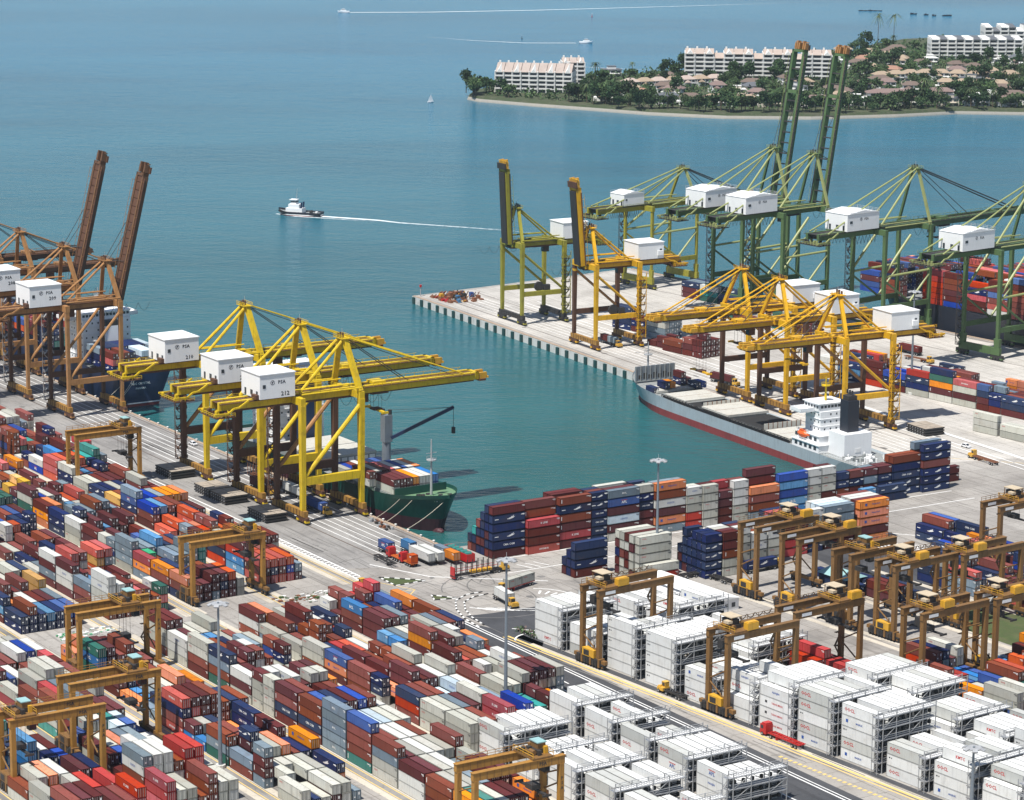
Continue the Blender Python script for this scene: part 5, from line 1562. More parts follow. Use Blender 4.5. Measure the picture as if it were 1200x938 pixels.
# ------------------------------------------------------------------ ships
def hull(t, L, B, D, boot, mh, mb, bow=0.16, stern=0.10, sheer=2.5, dr=4.0, bulwark=1.1, deck='deck_grey', flare=0.82, transom=0.82, bulb=True, fore=0.0, rake=6.0, line=None):
    """x forward with the bow tip at x=0, waterline at z=0; stern at x=-L"""
    n = 34
    st = []
    for i in range(n + 1):
        u = i / n                                  # 0 at the bow
        u = u ** 1.6 if u < 1 else 1
        xb = -L * u
        def width(uu, b0, s0, tr):
            w = 1.0
            if uu < b0: w = math.sin(min(1, uu / b0) * math.pi / 2) ** 0.72
            if uu > 1 - s0:
                q = (uu - (1 - s0)) / s0
                w = 1 - (1 - tr) * q * q
            return w
        wd = width(u, bow * 0.72, stern, transom) * B / 2
        ww = width(u, bow * 1.25, stern * 1.5, transom * 0.55) * B / 2
        wk = ww * 0.8
        sh = D + sheer * max(0, 1 - u / 0.30) ** 1.6 + (fore if u < 0.13 else 0)
        rk = rake * max(0, 1 - u / 0.2)
        st.append([(xb - rk, wk, -dr), (xb - rk * 0.8, ww, 0.0), (xb - rk * (0.8 - 0.5 * boot / D), ww + (wd - ww) * boot / D * flare, boot), (xb, wd, sh), (xb, wd, sh - bulwark)])
    b = MB()
    for i in range(n):
        for k, m in ((0, mb), (1, mb), (2, mh)):
            for s in (-1, 1):
                a, c, e, f = st[i][k], st[i + 1][k], st[i + 1][k + 1], st[i][k + 1]
                p = [(v[0], s * v[1], v[2]) for v in (a, c, e, f)]
                b.face(p if s > 0 else p[::-1], m)
        # bulwark inside and deck
        for s in (-1, 1):
            a, c = st[i], st[i + 1]
            b.face([(a[3][0], s * a[3][1], a[3][2]), (c[3][0], s * c[3][1], c[3][2]), (c[4][0], s * max(0, c[4][1] - 0.35), c[4][2]), (a[4][0], s * max(0, a[4][1] - 0.35), a[4][2])], mh)
        b.face([(st[i][4][0], st[i][4][1] - 0.3, st[i][4][2]), (st[i + 1][4][0], st[i + 1][4][1] - 0.3, st[i + 1][4][2]), (st[i + 1][4][0], -st[i + 1][4][1] + 0.3, st[i + 1][4][2]), (st[i][4][0], -st[i][4][1] + 0.3, st[i][4][2])], deck if not (deck == 'deck_green' and i > 14) else 'deck_grey')
    e = st[-1]
    b.face([(e[0][0], -e[0][1], e[0][2]), (e[0][0], e[0][1], e[0][2]), (e[1][0], e[1][1], e[1][2]), (e[1][0], -e[1][1], e[1][2])], mb)
    b.face([(e[1][0], -e[1][1], e[1][2]), (e[1][0], e[1][1], e[1][2]), (e[2][0], e[2][1], e[2][2]), (e[2][0], -e[2][1], e[2][2])], mb)
    b.face([(e[2][0], -e[2][1], e[2][2]), (e[2][0], e[2][1], e[2][2]), (e[3][0], e[3][1], e[3][2]), (e[3][0], -e[3][1], e[3][2])], mh)
    if bulb:
        for k in range(6):
            r0, r1 = [0.5, 1.5, 2.0, 2.2, 2.1, 1.7, 1.3][k:k + 2]
            x0, x1 = 0.5 - rake * 0.62 - k * 1.5, 0.5 - rake * 0.62 - (k + 1) * 1.5
            b.tube((x0, 0, 0.1), (x1, 0, -0.1), r0, mb, 12, r2=r1, cap=(k == 0))
    if line:
        for i in range(n):
            for s in (-1, 1):
                a, c = st[i][2], st[i + 1][2]
                p = [(a[0], s * (a[1] + 0.05), a[2]), (c[0], s * (c[1] + 0.05), c[2]), (c[0], s * (c[1] + 0.07), c[2] + 0.5), (a[0], s * (a[1] + 0.07), a[2] + 0.5)]
                b.face(p if s > 0 else p[::-1], line)
        b.face([(e[2][0] - 0.05, -e[2][1], boot), (e[2][0] - 0.05, e[2][1], boot), (e[2][0] - 0.05, e[2][1], boot + 0.5), (e[2][0] - 0.05, -e[2][1], boot + 0.5)], line)
    o = b.build('hull', t)
    return o, st

def deckhouse(t, x0, x1, w, z0, floors, fh=2.8, wing=0, m='house_white', name='deckhouse', bridge=True, winrow='x'):
    b = MB()
    z1 = z0 + floors * fh
    b.box(x0, x1, -w / 2, w / 2, z0, z1, m)
    for k in range(1, floors):
        b.box(x0 - 0.25, x1 + 0.25, -w / 2 - 0.25, w / 2 + 0.25, z0 + k * fh - 0.12, z0 + k * fh + 0.06, m)
    if bridge:
        b.box(x0 + 1, x1 + 0.6, -w / 2 - 0.3, w / 2 + 0.3, z1, z1 + 2.7, m)
        b.box(x0 + 0.4, x1 + 1.2, -w / 2 - 0.8, w / 2 + 0.8, z1 + 2.7, z1 + 2.95, m)
    if wing:
        for s in (-1, 1):
            b.box(x0 + (x1 - x0) * 0.35, x1 + 0.5, min(s * w / 2, s * (w / 2 + wing)), max(s * w / 2, s * (w / 2 + wing)), z1 - 0.3, z1 + 0.1, m)
            b.box(x0 + (x1 - x0) * 0.35, x1 + 0.5, s * (w / 2 + wing) - 0.08, s * (w / 2 + wing) + 0.08, z1, z1 + 1.2, m)
            b.box(x1 + 0.4, x1 + 0.55, min(s * w / 2, s * (w / 2 + wing)), max(s * w / 2, s * (w / 2 + wing)), z1, z1 + 1.2, m)
            b.box(x0 + (x1 - x0) * 0.35, x0 + (x1 - x0) * 0.35 + .15, min(s * w / 2, s * (w / 2 + wing)), max(s * w / 2, s * (w / 2 + wing)), z1, z1 + 1.2, m)
    o = b.build(name, t)
    b = MB()
    for k in range(floors):
        zz = z0 + k * fh + 1.2
        for j in range(int(w / 2.6)):
            yy = -w / 2 + 1.3 + j * 2.6
            if (j * 5 + k * 3) % 7 == 0: continue
            for xx in (x0, x1): b.box(xx - 0.03, xx + 0.03, yy - 0.3, yy + 0.3, zz, zz + 0.7, 'window_dark')
        for j in range(int((x1 - x0) / 2.4)):
            xx = x0 + 1.2 + j * 2.4
            for s in (-1, 1): b.box(xx - 0.3, xx + 0.3, s * w / 2 - 0.03, s * w / 2 + 0.03, zz, zz + 0.7, 'window_dark')
    if bridge:
        for j in range(int(w / 1.5)):
            yy = -w / 2 + 0.7 + j * 1.5
            for xx in (x1 + 0.6, x0 + 1): b.box(xx - 0.03, xx + 0.03, yy - 0.55, yy + 0.55, z1 + 1.1, z1 + 2.1, 'window_dark')
        for s in (-1, 1):
            for j in range(int((x1 - x0) / 1.8)):
                xx = x0 + 1.8 + j * 1.8
                b.box(xx - 0.6, xx + 0.6, s * (w / 2 + 0.3) - 0.03, s * (w / 2 + 0.3) + 0.03, z1 + 1.1, z1 + 2.1, 'window_dark')
    b.build('window', o)
    return o

def mast(t, x, y, z0, h, m='galvanised', platform=True):
    b = MB()
    b.tube((x, y, z0), (x, y, z0 + h), 0.5, m, 8, r2=0.2)
    if platform:
        b.tube((x, y, z0 + h * 0.62), (x, y, z0 + h * 0.62 + 0.3), 1.7, m, 10)
        railing(b, (x - 1.5, y - 1, z0 + h * 0.62 + 0.3), (x - 1.5, y + 1, z0 + h * 0.62 + 0.3), 0.9, m, 0.8, 0.08)
        railing(b, (x + 1.5, y - 1, z0 + h * 0.62 + 0.3), (x + 1.5, y + 1, z0 + h * 0.62 + 0.3), 0.9, m, 0.8, 0.08)
        b.beam((x, y - 2, z0 + h * 0.75), (x, y + 2, z0 + h * 0.75), 0.18, 0.18, m)
    return b.build('mast', t)

def ropes(t, segs):
    for p, q in segs:
        b = MB()
        pr_ = None
        p, q = Vector(p), Vector(q)
        for i in range(7):
            u = i / 6
            v = p.lerp(q, u) - Z * (1.2 * 4 * u * (1 - u)) * min(1, (p - q).length / 30)
            if pr_ is not None: b.beam(pr_, v, 0.16, 0.16, 'rope')
            pr_ = v
        b.build('mooring_line', t)

def deck_boxes(fr, x, y, z, nx, ny, nz, mix, L=12.19, dx=12.6, dy=2.5, r=None, sgn=1, name='deck cargo', rows=None):
    r = r or random.Random(1)
    for i in range(nx):
        for j in range(ny):
            h = nz if isinstance(nz, int) else nz[(i * 3 + j * 2) % len(nz)]
            zz = z
            for k in range(h):
                c = rows[(i, j)][k] if rows and (i, j) in rows and k < len(rows[(i, j)]) else r.choice(mix)
                if k == h - 1 or j in (0, ny - 1) or i in (0, nx - 1):
                    box(fr, x + i * dx, y + j * dy, zz, c, L=L, rz=0, block=name, row=j, bay=i, tier=k, ntier=h)
                zz += CH + 0.03

# green ship with its bow towards the viewer
gs = thing('cargo_ship', 'dark green feeder ship moored bow on beside the yellow cranes', 'ship', 'A', 211.5, 15.4, WATER_Z)
hull(gs, 142, 25.5, 10.4, 4.6, 'hull_green', 'antifouling_dark', bow=0.22, sheer=3.4, deck='deck_green', bulwark=1.2, rake=7.5)
dh = deckhouse(gs, -119, -104, 21.0, 9.5, 9, 2.9, wing=2.0)
b = MB()
b.box(-103, -99, -3.0, 4.0, 9, 33, 'hull_navy')
b.box(-103.4, -98.8, -3.3, 4.3, 33, 34, 'dark_steel')
for k in range(3): b.tube((-102 + k * 1.2, 0.5, 34), (-102 + k * 1.2, 0.5, 36.5), 0.4, 'dark_steel', 7)
b.build('funnel', gs)
b = MB()
for k, (xx, ln) in enumerate([(-97, 14), (-82, 14)]):
    b.box(xx, xx + ln, -11.4, 11.4, 9.4, 13.2, 'deck_grey')
    b.box(xx - .2, xx + ln + .2, -11.6, 11.6, 13.2, 13.9, 'hatch_pale')
    for q in range(8): b.box(xx + ln - 0.05, xx + ln + 0.05, -10.8 + q * 2.8, -8.6 + q * 2.8, 9.8, 12.8, 'lettering_white')
b.build('hatch_cover', gs)
b = MB()
for xx, ln in ((-62, 13), (-47, 13), (-33.0, 13)):
    b.box(xx, xx + ln, -9.8, 9.8, 8.9, 10.7, 'deck_grey')
b.box(-18.6, -18.2, -10, 10, 9.4, 13.2, 'hull_green')
b.build('hatch_coaming', gs)
deck_boxes('A', 211.5 - 55.5, 15.4 - 9.6, WATER_Z + 10.7, 1, 8, [1, 2], 'wnbobmwugm', r=random.Random(4), name='green ship cargo', rows={(0, 0): 'gw', (0, 1): 'un', (0, 2): 'b', (0, 3): 'wo', (0, 4): 'm', (0, 5): 'nc', (0, 6): 'uw', (0, 7): 'no'})
deck_boxes('A', 211.5 - 40.0, 15.4 - 9.6, WATER_Z + 10.7, 1, 8, [2, 2], 'wob', r=random.Random(4), name='green ship cargo', rows={(0, 0): 'wb', (0, 1): 'wg', (0, 2): 'nb', (0, 3): 'bc', (0, 4): 'nw', (0, 5): 'uu', (0, 6): 'nw', (0, 7): 'bo'})
deck_boxes('A', 211.5 - 26.2, 15.4 - 8.2, WATER_Z + 10.7, 1, 7, 2, 'm', r=random.Random(4), name='green ship cargo', rows={(0, 0): 'gm', (0, 1): 'mm', (0, 2): 'mm', (0, 3): 'mo', (0, 4): 'gw', (0, 5): 'gw', (0, 6): 'ul'})
mast(gs, -11.5, 0, 11.5, 19)
b = MB()
b.tube((-48, 4, 9), (-48, 4, 22), 1.7, 'mast_grey', 12, r2=1.5)
b.box(-49.5, -46.4, 2.5, 5.5, 22, 31.5, 'mast_grey')
b.tube((-48.6, 3, 31.5), (-48.6, 3, 33.5), 0.7, 'dark_steel', 8)
b.tube((-47.3, 5, 31.5), (-47.3, 5, 33.2), 0.7, 'dark_steel', 8)
cr = b.build('deck_crane', gs)
b = MB()
tip = Vector((-36.5, 24.0, 34.0))
for s in (-0.8, 0.8):
    b.beam((-46.2 + s * 0.5, 5.0 - s * 0.5, 23.5), tip + Vector((s * 0.5, -s * 0.5, 0)), 0.5, 1.1, 'hull_navy')
for k in range(8):
    u = (k + 0.5) / 8
    p = Vector((-46.2, 5, 23.5)).lerp(tip, u)
    b.beam(p + Vector((-.4, .4, 0)), p + Vector((.4, -.4, 0)), 0.2, 0.2, 'dark_steel')
b.build('jib', cr)
b = MB()
b.beam((-48, 4, 33), tip, 0.1, 0.1, 'dark_steel')
b.beam((-47.5, 4.5, 32), tip, 0.1, 0.1, 'dark_steel')
b.beam(tip, tip - Z * 7, 0.12, 0.12, 'dark_steel')
b.box(tip.x - 0.5, tip.x + 0.5, tip.y - 0.5, tip.y + 0.5, tip.z - 9.2, tip.z - 7, 'dark_steel')
b.build('hoist_rope', cr)
b = MB()
r0 = random.Random(8)
for k in range(26):
    xx, yy = -3 - r0.random() * 11, r0.uniform(-6, 6)
    if abs(yy) > 1 + (-xx) * 0.62: continue
    zz = 11.4 - 0.08 * (-xx)
    if k % 3 == 0: b.tube((xx, yy - 0.6, zz + 0.8), (xx, yy + 0.6, zz + 0.8), 0.6, 'dark_steel', 9)
    elif k % 3 == 1: b.box(xx - 0.5, xx + 0.5, yy - 0.4, yy + 0.4, zz, zz + 1.0, 'deck_green')
    else: b.tube((xx, yy, zz), (xx, yy, zz + 0.9), 0.25, 'lettering_white', 7)
b.build('windlass', gs)
ropes(gs, [((-2, 0.0, 11.8), (-1.0, -16.4, 3.8)), ((-9, -9.0, 11.2), (-13.5, -16.4, 3.8)), ((-14, -10.5, 11.0), (-20.0, -16.4, 3.8)), ((-6, -4, 12.2), (-62, -16.4, 3.8))])

# navy ship, stern towards the viewer
ns = thing('container_ship', 'navy blue container ship seen from its stern beyond the tan cranes', 'ship', 'A', -22.5 - 210, 16.2, WATER_Z)
o = bpy.data.objects.new('hull', None) if False else None
# built bow-first, so its bow lies 210 m up the quay and its stern at x=+210
ns.rotation_euler = (0, 0, RZ('A') + math.pi)
hull(ns, 210, 27.0, 13.5, 1.2, 'hull_navy', 'antifouling_red', bow=0.18, stern=0.12, sheer=3.0, transom=0.9, deck='deck_grey', bulwark=0.9, line='lettering_white')
NX = -210
b = MB()
b.text('MSC CRYSTAL', (NX - 0.12, 1.0, 9.3), (0, -1, 0), Z, 0.95, 'lettering_white')
b.text('PANAMA', (NX - 0.12, 1.0, 7.4), (0, -1, 0), Z, 0.8, 'lettering_white')
b.build('stern_lettering', ns)
deckhouse(ns, NX + 33, NX + 46, 21.0, 12.6, 6, 2.9, wing=5.5)
b = MB()
b.box(NX + 27.6, NX + 31.5, -3, 3, 13, 28, 'house_white')
b.box(NX + 27.6, NX + 31.5, -3.05, 3.05, 28, 30, 'dark_steel')
b.build('funnel', ns)
mast(ns, NX + 41, 0, 32.6, 9)
b = MB()
railing(b, (NX + 0.4, -12, 13.5), (NX + 0.4, 12, 13.5), 1.1, 'lettering_white', 1.6, 0.1)
for k in range(8): b.tube((NX + 3, -10 + k * 2.8, 12.6), (NX + 3, -9 + k * 2.8, 12.6), 0.5, 'dark_steel', 8)
b.build('stern_railing', ns)
ropes(ns, [((NX - 0.1, 4, 11.8), (NX - 9, 17.0, 3.8)), ((NX - 0.1, 3, 11.8), (NX - 9.6, 17.0, 3.8)), ((NX - 0.1, 10, 9), (NX + 1, 17.0, 3.8))])
deck_boxes('A', -22.5 - 8.0, 16.2 - 10.8, WATER_Z + 14.2, 1, 9, [3, 3, 2], 'nnnmspnbc', r=random.Random(14), name='navy ship cargo', dx=12.6)
deck_boxes('A', -22.5 - 20.6, 16.2 - 10.8, WATER_Z + 14.2, 1, 9, [3, 4], 'nnnmsnp', r=random.Random(15), name='navy ship cargo', dx=12.6)
deck_boxes('A', -22.5 - 158, 16.2 - 11.8, WATER_Z + 14.2, 8, 10, [3, 4, 5, 4, 2], 'nnnmsutbcr', r=random.Random(16), name='navy ship cargo', dx=12.9)

# grey ship alongside the pier, bow away from the viewer
sh = thing('cargo_ship', 'grey feeder ship with open pale hatches and red lower hull along the pier', 'ship', 'P', 227.0, -13.2, WATER_Z)
sh.rotation_euler = (0, 0, RZ('P') + math.pi)
hull(sh, 176, 22.6, 7.0, 2.7, 'hull_grey', 'antifouling_red', bow=0.2, stern=0.14, sheer=3.2, deck='deck_grey', bulwark=0.7, transom=0.86, rake=6.0)
b = MB()
for (x0, x1) in ((-58, -34), (-82, -60), (-104, -84), (-124, -106)):
    b.box(x0, x1, -8.8, 8.8, 6.2, 7.6, 'deck_grey')
b.build('hatch_coaming', sh)
for (x0, x1, zz) in ((-52, -37, 8.4), (-82.5, -64, 8.6), (-124, -108, 8.0), (-31, -21, 8.2)):
    b = MB()
    w = 9.0 if x0 > -40 else 9.3
    b.box(x0, x1, -w, w, zz - 0.9, zz, 'hatch_pale')
    b.box(x0, x1, -w - 0.05, -w + 0.15, zz - 0.95, zz + 0.05, 'rust_scrap')
    b.box((x0 + x1) / 2 - 0.08, (x0 + x1) / 2 + 0.08, -w, w, zz, zz + 0.03, 'rust_scrap')
    b.build('hatch_cover', sh)
b = MB()
for (x0, x1) in ((-64, -53), (-106, -84)):
    b.box(x0, x1, -8.4, 8.4, 6.3, 7.65, 'dark_gap')
    for q in range(8):
        b.box(x0 + 0.05, x0 + 0.25, -8.0 + q * 2.1, -6.3 + q * 2.1, 7.65, 9.8, 'hatch_pale')
        b.box(x0 + 0.0, x0 + 0.3, -8.3 + q * 2.1, -8.1 + q * 2.1, 7.65, 9.9, 'rust_scrap')
b.build('open_hold', sh)
b = MB()
for k in range(40):
    x0 = -36 - k * 2.2
    b.box(x0 - 0.1, x0 + 0.1, 10.0, 10.2, 7.0, 8.0, 'dark_steel')
b.box(-124, -36, 9.95, 10.25, 8.0, 8.2, 'dark_steel')
b.box(-124, -36, 9.4, 9.6, 6.5, 7.5, 'dark_steel')
b.build('side_railing', sh)
b = MB()
b.box(-14.5, -14.0, -9.2, 9.2, 9.0, 15.0, 'mast_grey')
for k in range(9): b.box(-14.9, -14.5, -9.2 + k * 2.27, -8.9 + k * 2.27, 9.0, 15.0, 'deck_grey')
for k in range(7): b.box(-14.56, -14.52, -7.6 + k * 2.3, -6.0 + k * 2.3, 9.8, 12.2 if k % 2 else 11.4, 'dark_steel')
b.box(-14.95, -14.0, -9.3, 9.3, 8.7, 9.1, 'deck_grey')
b.build('breakwater', sh)
mast(sh, -9, 0, 9.5, 14)
b = MB()
r0 = random.Random(9)
for k in range(18):
    xx, yy = -3 - r0.random() * 9, r0.uniform(-5, 5)
    if abs(yy) > 0.8 - xx * 0.5: continue
    b.tube((xx, yy - 0.5, 10.2), (xx, yy + 0.5, 10.2), 0.5, 'lettering_white' if k % 2 else 'dark_steel', 8)
b.build('windlass', sh)
FRP = -127.0
for (x0, x1, w, z0, z1) in ((FRP - 17, FRP, 20.5, 6.5, 9.3), (FRP - 15, FRP - 1, 17.5, 9.3, 12.2)):
    b = MB()
    b.box(x0, x1, -w / 2, w / 2, z0, z1, 'house_white')
    b.box(x0 - 0.4, x1 + 0.4, -w / 2 - 0.4, w / 2 + 0.4, z1, z1 + 0.2, 'house_white')
    for s in (-1, 1):
        for j in range(5): b.box(x0 + 1.5 + j * 3, x0 + 3.2 + j * 3, s * w / 2 - 0.04, s * w / 2 + 0.04, z0 + 0.9, z0 + 2.3, 'window_dark')
        railing(b, (x0, s * (w / 2 + 0.2), z1 + 0.2), (x1, s * (w / 2 + 0.2), z1 + 0.2), 1.0, 'house_white', 1.5, 0.09)
    b.build('deckhouse', sh)
deckhouse(sh, FRP - 11, FRP - 1.5, 11.0, 12.2, 3, 2.7, wing=6.5)
b = MB()
b.box(FRP - 27, FRP - 17, -6.0, 6.0, 6.5, 15.0, 'house_white')
b.box(FRP - 27.1, FRP - 27.0, -1.2, 1.2, 8.0, 9.6, 'lettering_white')
b.build('engine_casing', sh)
b = MB()
b.prism([(FRP - 24.0, -2.2), (FRP - 19.0, -2.2), (FRP - 18.4, 0), (FRP - 19.0, 2.6), (FRP - 24.0, 2.6)], 15.0, 26.5, 'hull_black')
b.prism([(FRP - 23.2, -1.7), (FRP - 19.6, -1.7), (FRP - 19.2, 0), (FRP - 19.6, 2.0), (FRP - 23.2, 2.0)], 26.5, 28.2, 'dark_steel')
for k in range(3): b.tube((FRP - 22.5 + k * 1.5, 0, 28.6), (FRP - 22.5 + k * 1.5, 0, 30.0), 0.4, 'dark_steel', 7)
b.build('funnel', sh)
mast(sh, FRP - 6, 0, 23.5, 8.5, 'crane_yellow')
b = MB()
yb = 9.0
for k in range(6):
    rr = [0.4, 1.1, 1.35, 1.35, 1.1, 0.4, 0.2]
    b.tube((FRP - 2 - 1.2 * k, yb, 11.6), (FRP - 2 - 1.2 * (k + 1), yb, 11.6), rr[k], 'lifeboat_orange', 10, r2=rr[k + 1])
b.box(FRP - 6, FRP - 4, yb - 0.8, yb + 0.8, 12.3, 13.3, 'lifeboat_orange')
b.build('lifeboat', sh)
b = MB()
for xx in (FRP - 2.4, FRP - 8):
    b.beam((xx, yb - 1.6, 9.5), (xx, yb + 0.2, 13.6), 0.3, 0.3, 'house_white')
b.build('davit', sh)
b = MB()
r0 = random.Random(12)
for k in range(34):
    xx, yy = FRP - 28 - r0.random() * 13, r0.uniform(-8.5, 8.5)
    if k % 3 == 0: b.box(xx - 0.6, xx + 0.6, yy - 0.6, yy + 0.6, 6.3, 7.6, 'deck_grey')
    elif k % 3 == 1: b.tube((xx, yy - 0.8, 7.0), (xx, yy + 0.8, 7.0), 0.7, 'lettering_white', 8)
    else: b.tube((xx, yy, 6.3), (xx, yy, 8.2), 0.35, 'lettering_white', 7)
railing(b, (FRP - 45, 9.6, 6.9), (FRP - 18, 10.6, 6.9), 1.1, 'lettering_white', 1.5, 0.09)
b.build('mooring_gear', sh)
for (x, y, z, c, L) in ((255.0, -17.5, 5.2, 'n', 6.06), (255.0, -14.9, 5.2, 'o', 6.06), (254, -22.2, 3.4, 'n', 6.06), (251, -7.6, 5.2, 'n', 6.06), (251, -7.6, 7.8, 'm', 6.06), (251, -5.0, 5.2, 'm', 6.06), (258.5, -5.2, 4.8, 'n', 6.06), (258.5, -2.6, 4.8, 'u', 6.06)):
    box('P', x, y, z, c, L=L, block='grey ship foredeck', row=int(y), bay=int(x), tier=0 if z < 6 else 1, ntier=2)

# big ship at the far berth
bs = thing('container_ship', 'large dark hulled container ship stacked high behind the green cranes', 'ship', 'G', -118.0, 57.5, WATER_Z)
bs.rotation_euler = (0, 0, RZ('G') + math.pi)
hull(bs, 330, 40.0, 13.0, 2.0, 'hull_black', 'antifouling_red', bow=0.13, stern=0.08, sheer=2.0, bulb=False, rake=5)
b = MB()
b.box(-92, -84, -8, 14, 13, 22, 'house_white')
b.tube((-88, 15.5, 13), (-88, 15.5, 33), 0.9, 'house_white', 8)
b.tube((-86, 14.5, 22), (-86, 14.5, 25), 1.6, 'house_white', 10)
b.box(-90, -86, 8, 17.5, 29.6, 30.2, 'house_white')
b.box(-91, -85, 10, 17, 13, 15, 'lifeboat_orange')
b.build('radar_platform', bs)
r0 = random.Random(21)
for i in range(11):
    x = -112 + i * 13.0
    if i in (2,): continue
    ny = 14
    for j in range(ny):
        h = [5, 6, 6, 7, 6, 7, 7, 6, 7, 7, 6][i] if j > 1 else [4, 6, 0, 6, 6, 5, 6, 7, 6, 6, 6][i]
        h = max(0, h + r0.choice((0, 0, 0, -1)))
        z = WATER_Z + 13.3
        lead = r0.choice('bbmuunr')
        for k in range(h):
            c = r0.choice('mmmmbbbuunrrcog') if r0.random() < 0.6 else lead
            if (i, j) == (6, 0): c = 'wcbu'[k] if k < 4 else 'm'
            if j <= 1 or k == h - 1 or i == 0:
                box('G', x, 40.0 + j * 2.5, z, c, L=12.19, block='big ship cargo', row=j, bay=i, tier=k, ntier=h)
            z += CH + 0.03

# tug with its wake
def tug():
    t = thing('tugboat', 'black hulled tugboat with white wheelhouse trailing a foam wake', 'tugboat', 'W', -134.5, 1637.5, WATER_Z)
    d = Vector((-134.5 + 109.3, 1637.5 - 1629.5, 0)).normalized()
    t.rotation_euler = (0, 0, math.atan2(d.y, d.x))
    hull(t, 26.5, 9.5, 2.3, 0.5, 'hull_black', 'antifouling_red', bow=0.30, stern=0.22, sheer=1.6, dr=2.0, bulwark=0.9, deck='deck_grey', bulb=False, rake=1.6, line='lettering_white')
    b = MB()
    b.box(-15.5, -5.5, -3.0, 3.0, 1.4, 4.2, 'house_white')
    b.box(-13.5, -7.0, -2.6, 2.6, 4.2, 6.4, 'house_white')
    b.build('deckhouse', t)
    b = MB()
    b.prism([(-11.5, -1.9), (-8.2, -1.9), (-7.4, 0), (-8.2, 1.9), (-11.5, 1.9)], 6.4, 8.8, 'house_white')
    b.prism([(-11.53, -1.93), (-8.2, -1.93), (-7.36, 0), (-8.2, 1.93), (-11.53, 1.93)], 7.3, 8.2, 'window_dark')
    b.box(-11.9, -7.4, -2.2, 2.2, 8.8, 9.0, 'house_white')
    b.build('wheelhouse', t)
    b = MB()
    for s in (-1, 1): b.tube((-14.5, s * 1.7, 4.2), (-14.8, s * 1.7, 7.6), 0.55, 'hull_navy', 8)
    b.build('funnel', t)
    b = MB()
    b.tube((-11, 0, 9), (-11.6, 0, 15.5), 0.18, 'galvanised', 6, r2=0.08)
    b.beam((-11.3, -1.4, 12), (-11.3, 1.4, 12), 0.12, 0.12, 'galvanised')
    b.build('mast', t)
    b = MB()
    b.tube((-20, -0.9, 2.3), (-20, 0.9, 2.3), 0.9, 'dark_steel', 9)
    b.box(-24, -22.8, -0.8, 0.8, 1.4, 2.6, 'lettering_white')
    b.build('tow_winch', t)
    b = MB()
    for k in range(9):
        b.tube((-0.6 - abs(k - 4) * 0.5, -3.2 + k * 0.8, 2.2), (-0.5 - abs(k - 4) * 0.5, -2.4 + k * 0.8, 2.2), 0.5, 'rubber', 7)
    b.build('bow_fender', t)
    return d
td = tug()

def wake(pts, w0, w1, name_i, f0=1.0, f1=0.25, z=0.06):
    """foam on the water: a widening strip that thins out along its length"""
    b = bmesh.new()
    n = 40
    P = [Vector((p[0], p[1], WATER_Z + z)) for p in pts]
    lay = None
    rows = []
    vals = []
    for i in range(n + 1):
        u = i / n * (len(P) - 1)
        k = min(int(u), len(P) - 2)
        c = P[k].lerp(P[k + 1], u - k)
        d = (P[k + 1] - P[k]).normalized()
        nn = Vector((-d.y, d.x, 0))
        w = w0 + (w1 - w0) * i / n
        row = []
        for q in range(7):
            s = q / 6 * 2 - 1
            row.append(b.verts.new(c + nn * s * w))
            vals.append((f0 + (f1 - f0) * i / n) * (1 - abs(s) ** 2.2))
        rows.append(row)
    for a, c in zip(rows, rows[1:]):
        for q in range(6): b.faces.new((a[q], a[q + 1], c[q + 1], c[q]))
    me = bpy.data.meshes.new('wake_foam')
    b.verts.index_update()
    b.to_mesh(me)
    b.free()
    at = me.attributes.new('fade', 'FLOAT', 'POINT')
    at.data.foreach_set('value', vals)
    me.materials.append(M['wake_foam'])
    o = bpy.data.objects.new('wake_foam', me)
    COL.objects.link(o)
    o['kind'] = 'stuff'
    return o
s_ = Vector((-134.5, 1637.5, 0))
e_ = s_ + Vector((td.x, td.y, 0)) * 25
td = -td if td.x < 0 else td
wake([s_ + td * 22, s_ + td * 60 + Vector((0, -3, 0)), Vector((-64, 1607, 0)), Vector((-10, 1585, 0)), Vector((36, 1560, 0))], 2.2, 2.6, 0, 1.45, 0.22)
wake([s_ - td * 1.5, s_ + td * 14 + Vector((-2.2, -5.2, 0)), s_ + td * 34 + Vector((-1, -6.5, 0)), s_ + td * 60 + Vector((0, -8, 0))], 1.0, 2.6, 0, 1.3, 0.35)
# ------------------------------------------------------------------ the residential island
# coast and layout in metres (world frame)
shore = [(-37, 2240), (-28, 2224), (11, 2197), (63, 2166), (100, 2142), (156, 2122), (219, 2121), (284, 2140), (333, 2164), (383, 2160), (470, 2165), (620, 2150)]
back = [(620, 2900), (500, 2840), (430, 2790), (372, 2760), (330, 2690), (288, 2575), (225, 2512), (142, 2445), (68, 2385), (2, 2332), (-32, 2276)]
poly = shore + back
def inset(pts, k):
    cx, cy = 250, 2420
    return [(cx + (x - cx) * k, cy + (y - cy) * (k if y > 2300 else 1 - (1 - k) * 1.4)) for x, y in pts]
b = MB()
n = len(poly)
rings = [(1.0, WATER_Z - 2, None), (0.998, WATER_Z + 0.8, 'sand'), (0.9955, WATER_Z + 2.4, 'sand'), (0.992, 0.8, 'island_soil')]
pr_ = None
for k, z, m in rings:
    cur = [(x, y, z) for x, y in inset(poly, k)]
    if pr_:
        for i in range(n):
            j = (i + 1) % n
            b.face([pr_[i], pr_[j], cur[j], cur[i]], m)
    pr_ = cur
b.face(pr_, 'island_soil')
b.build('land', kind='structure')

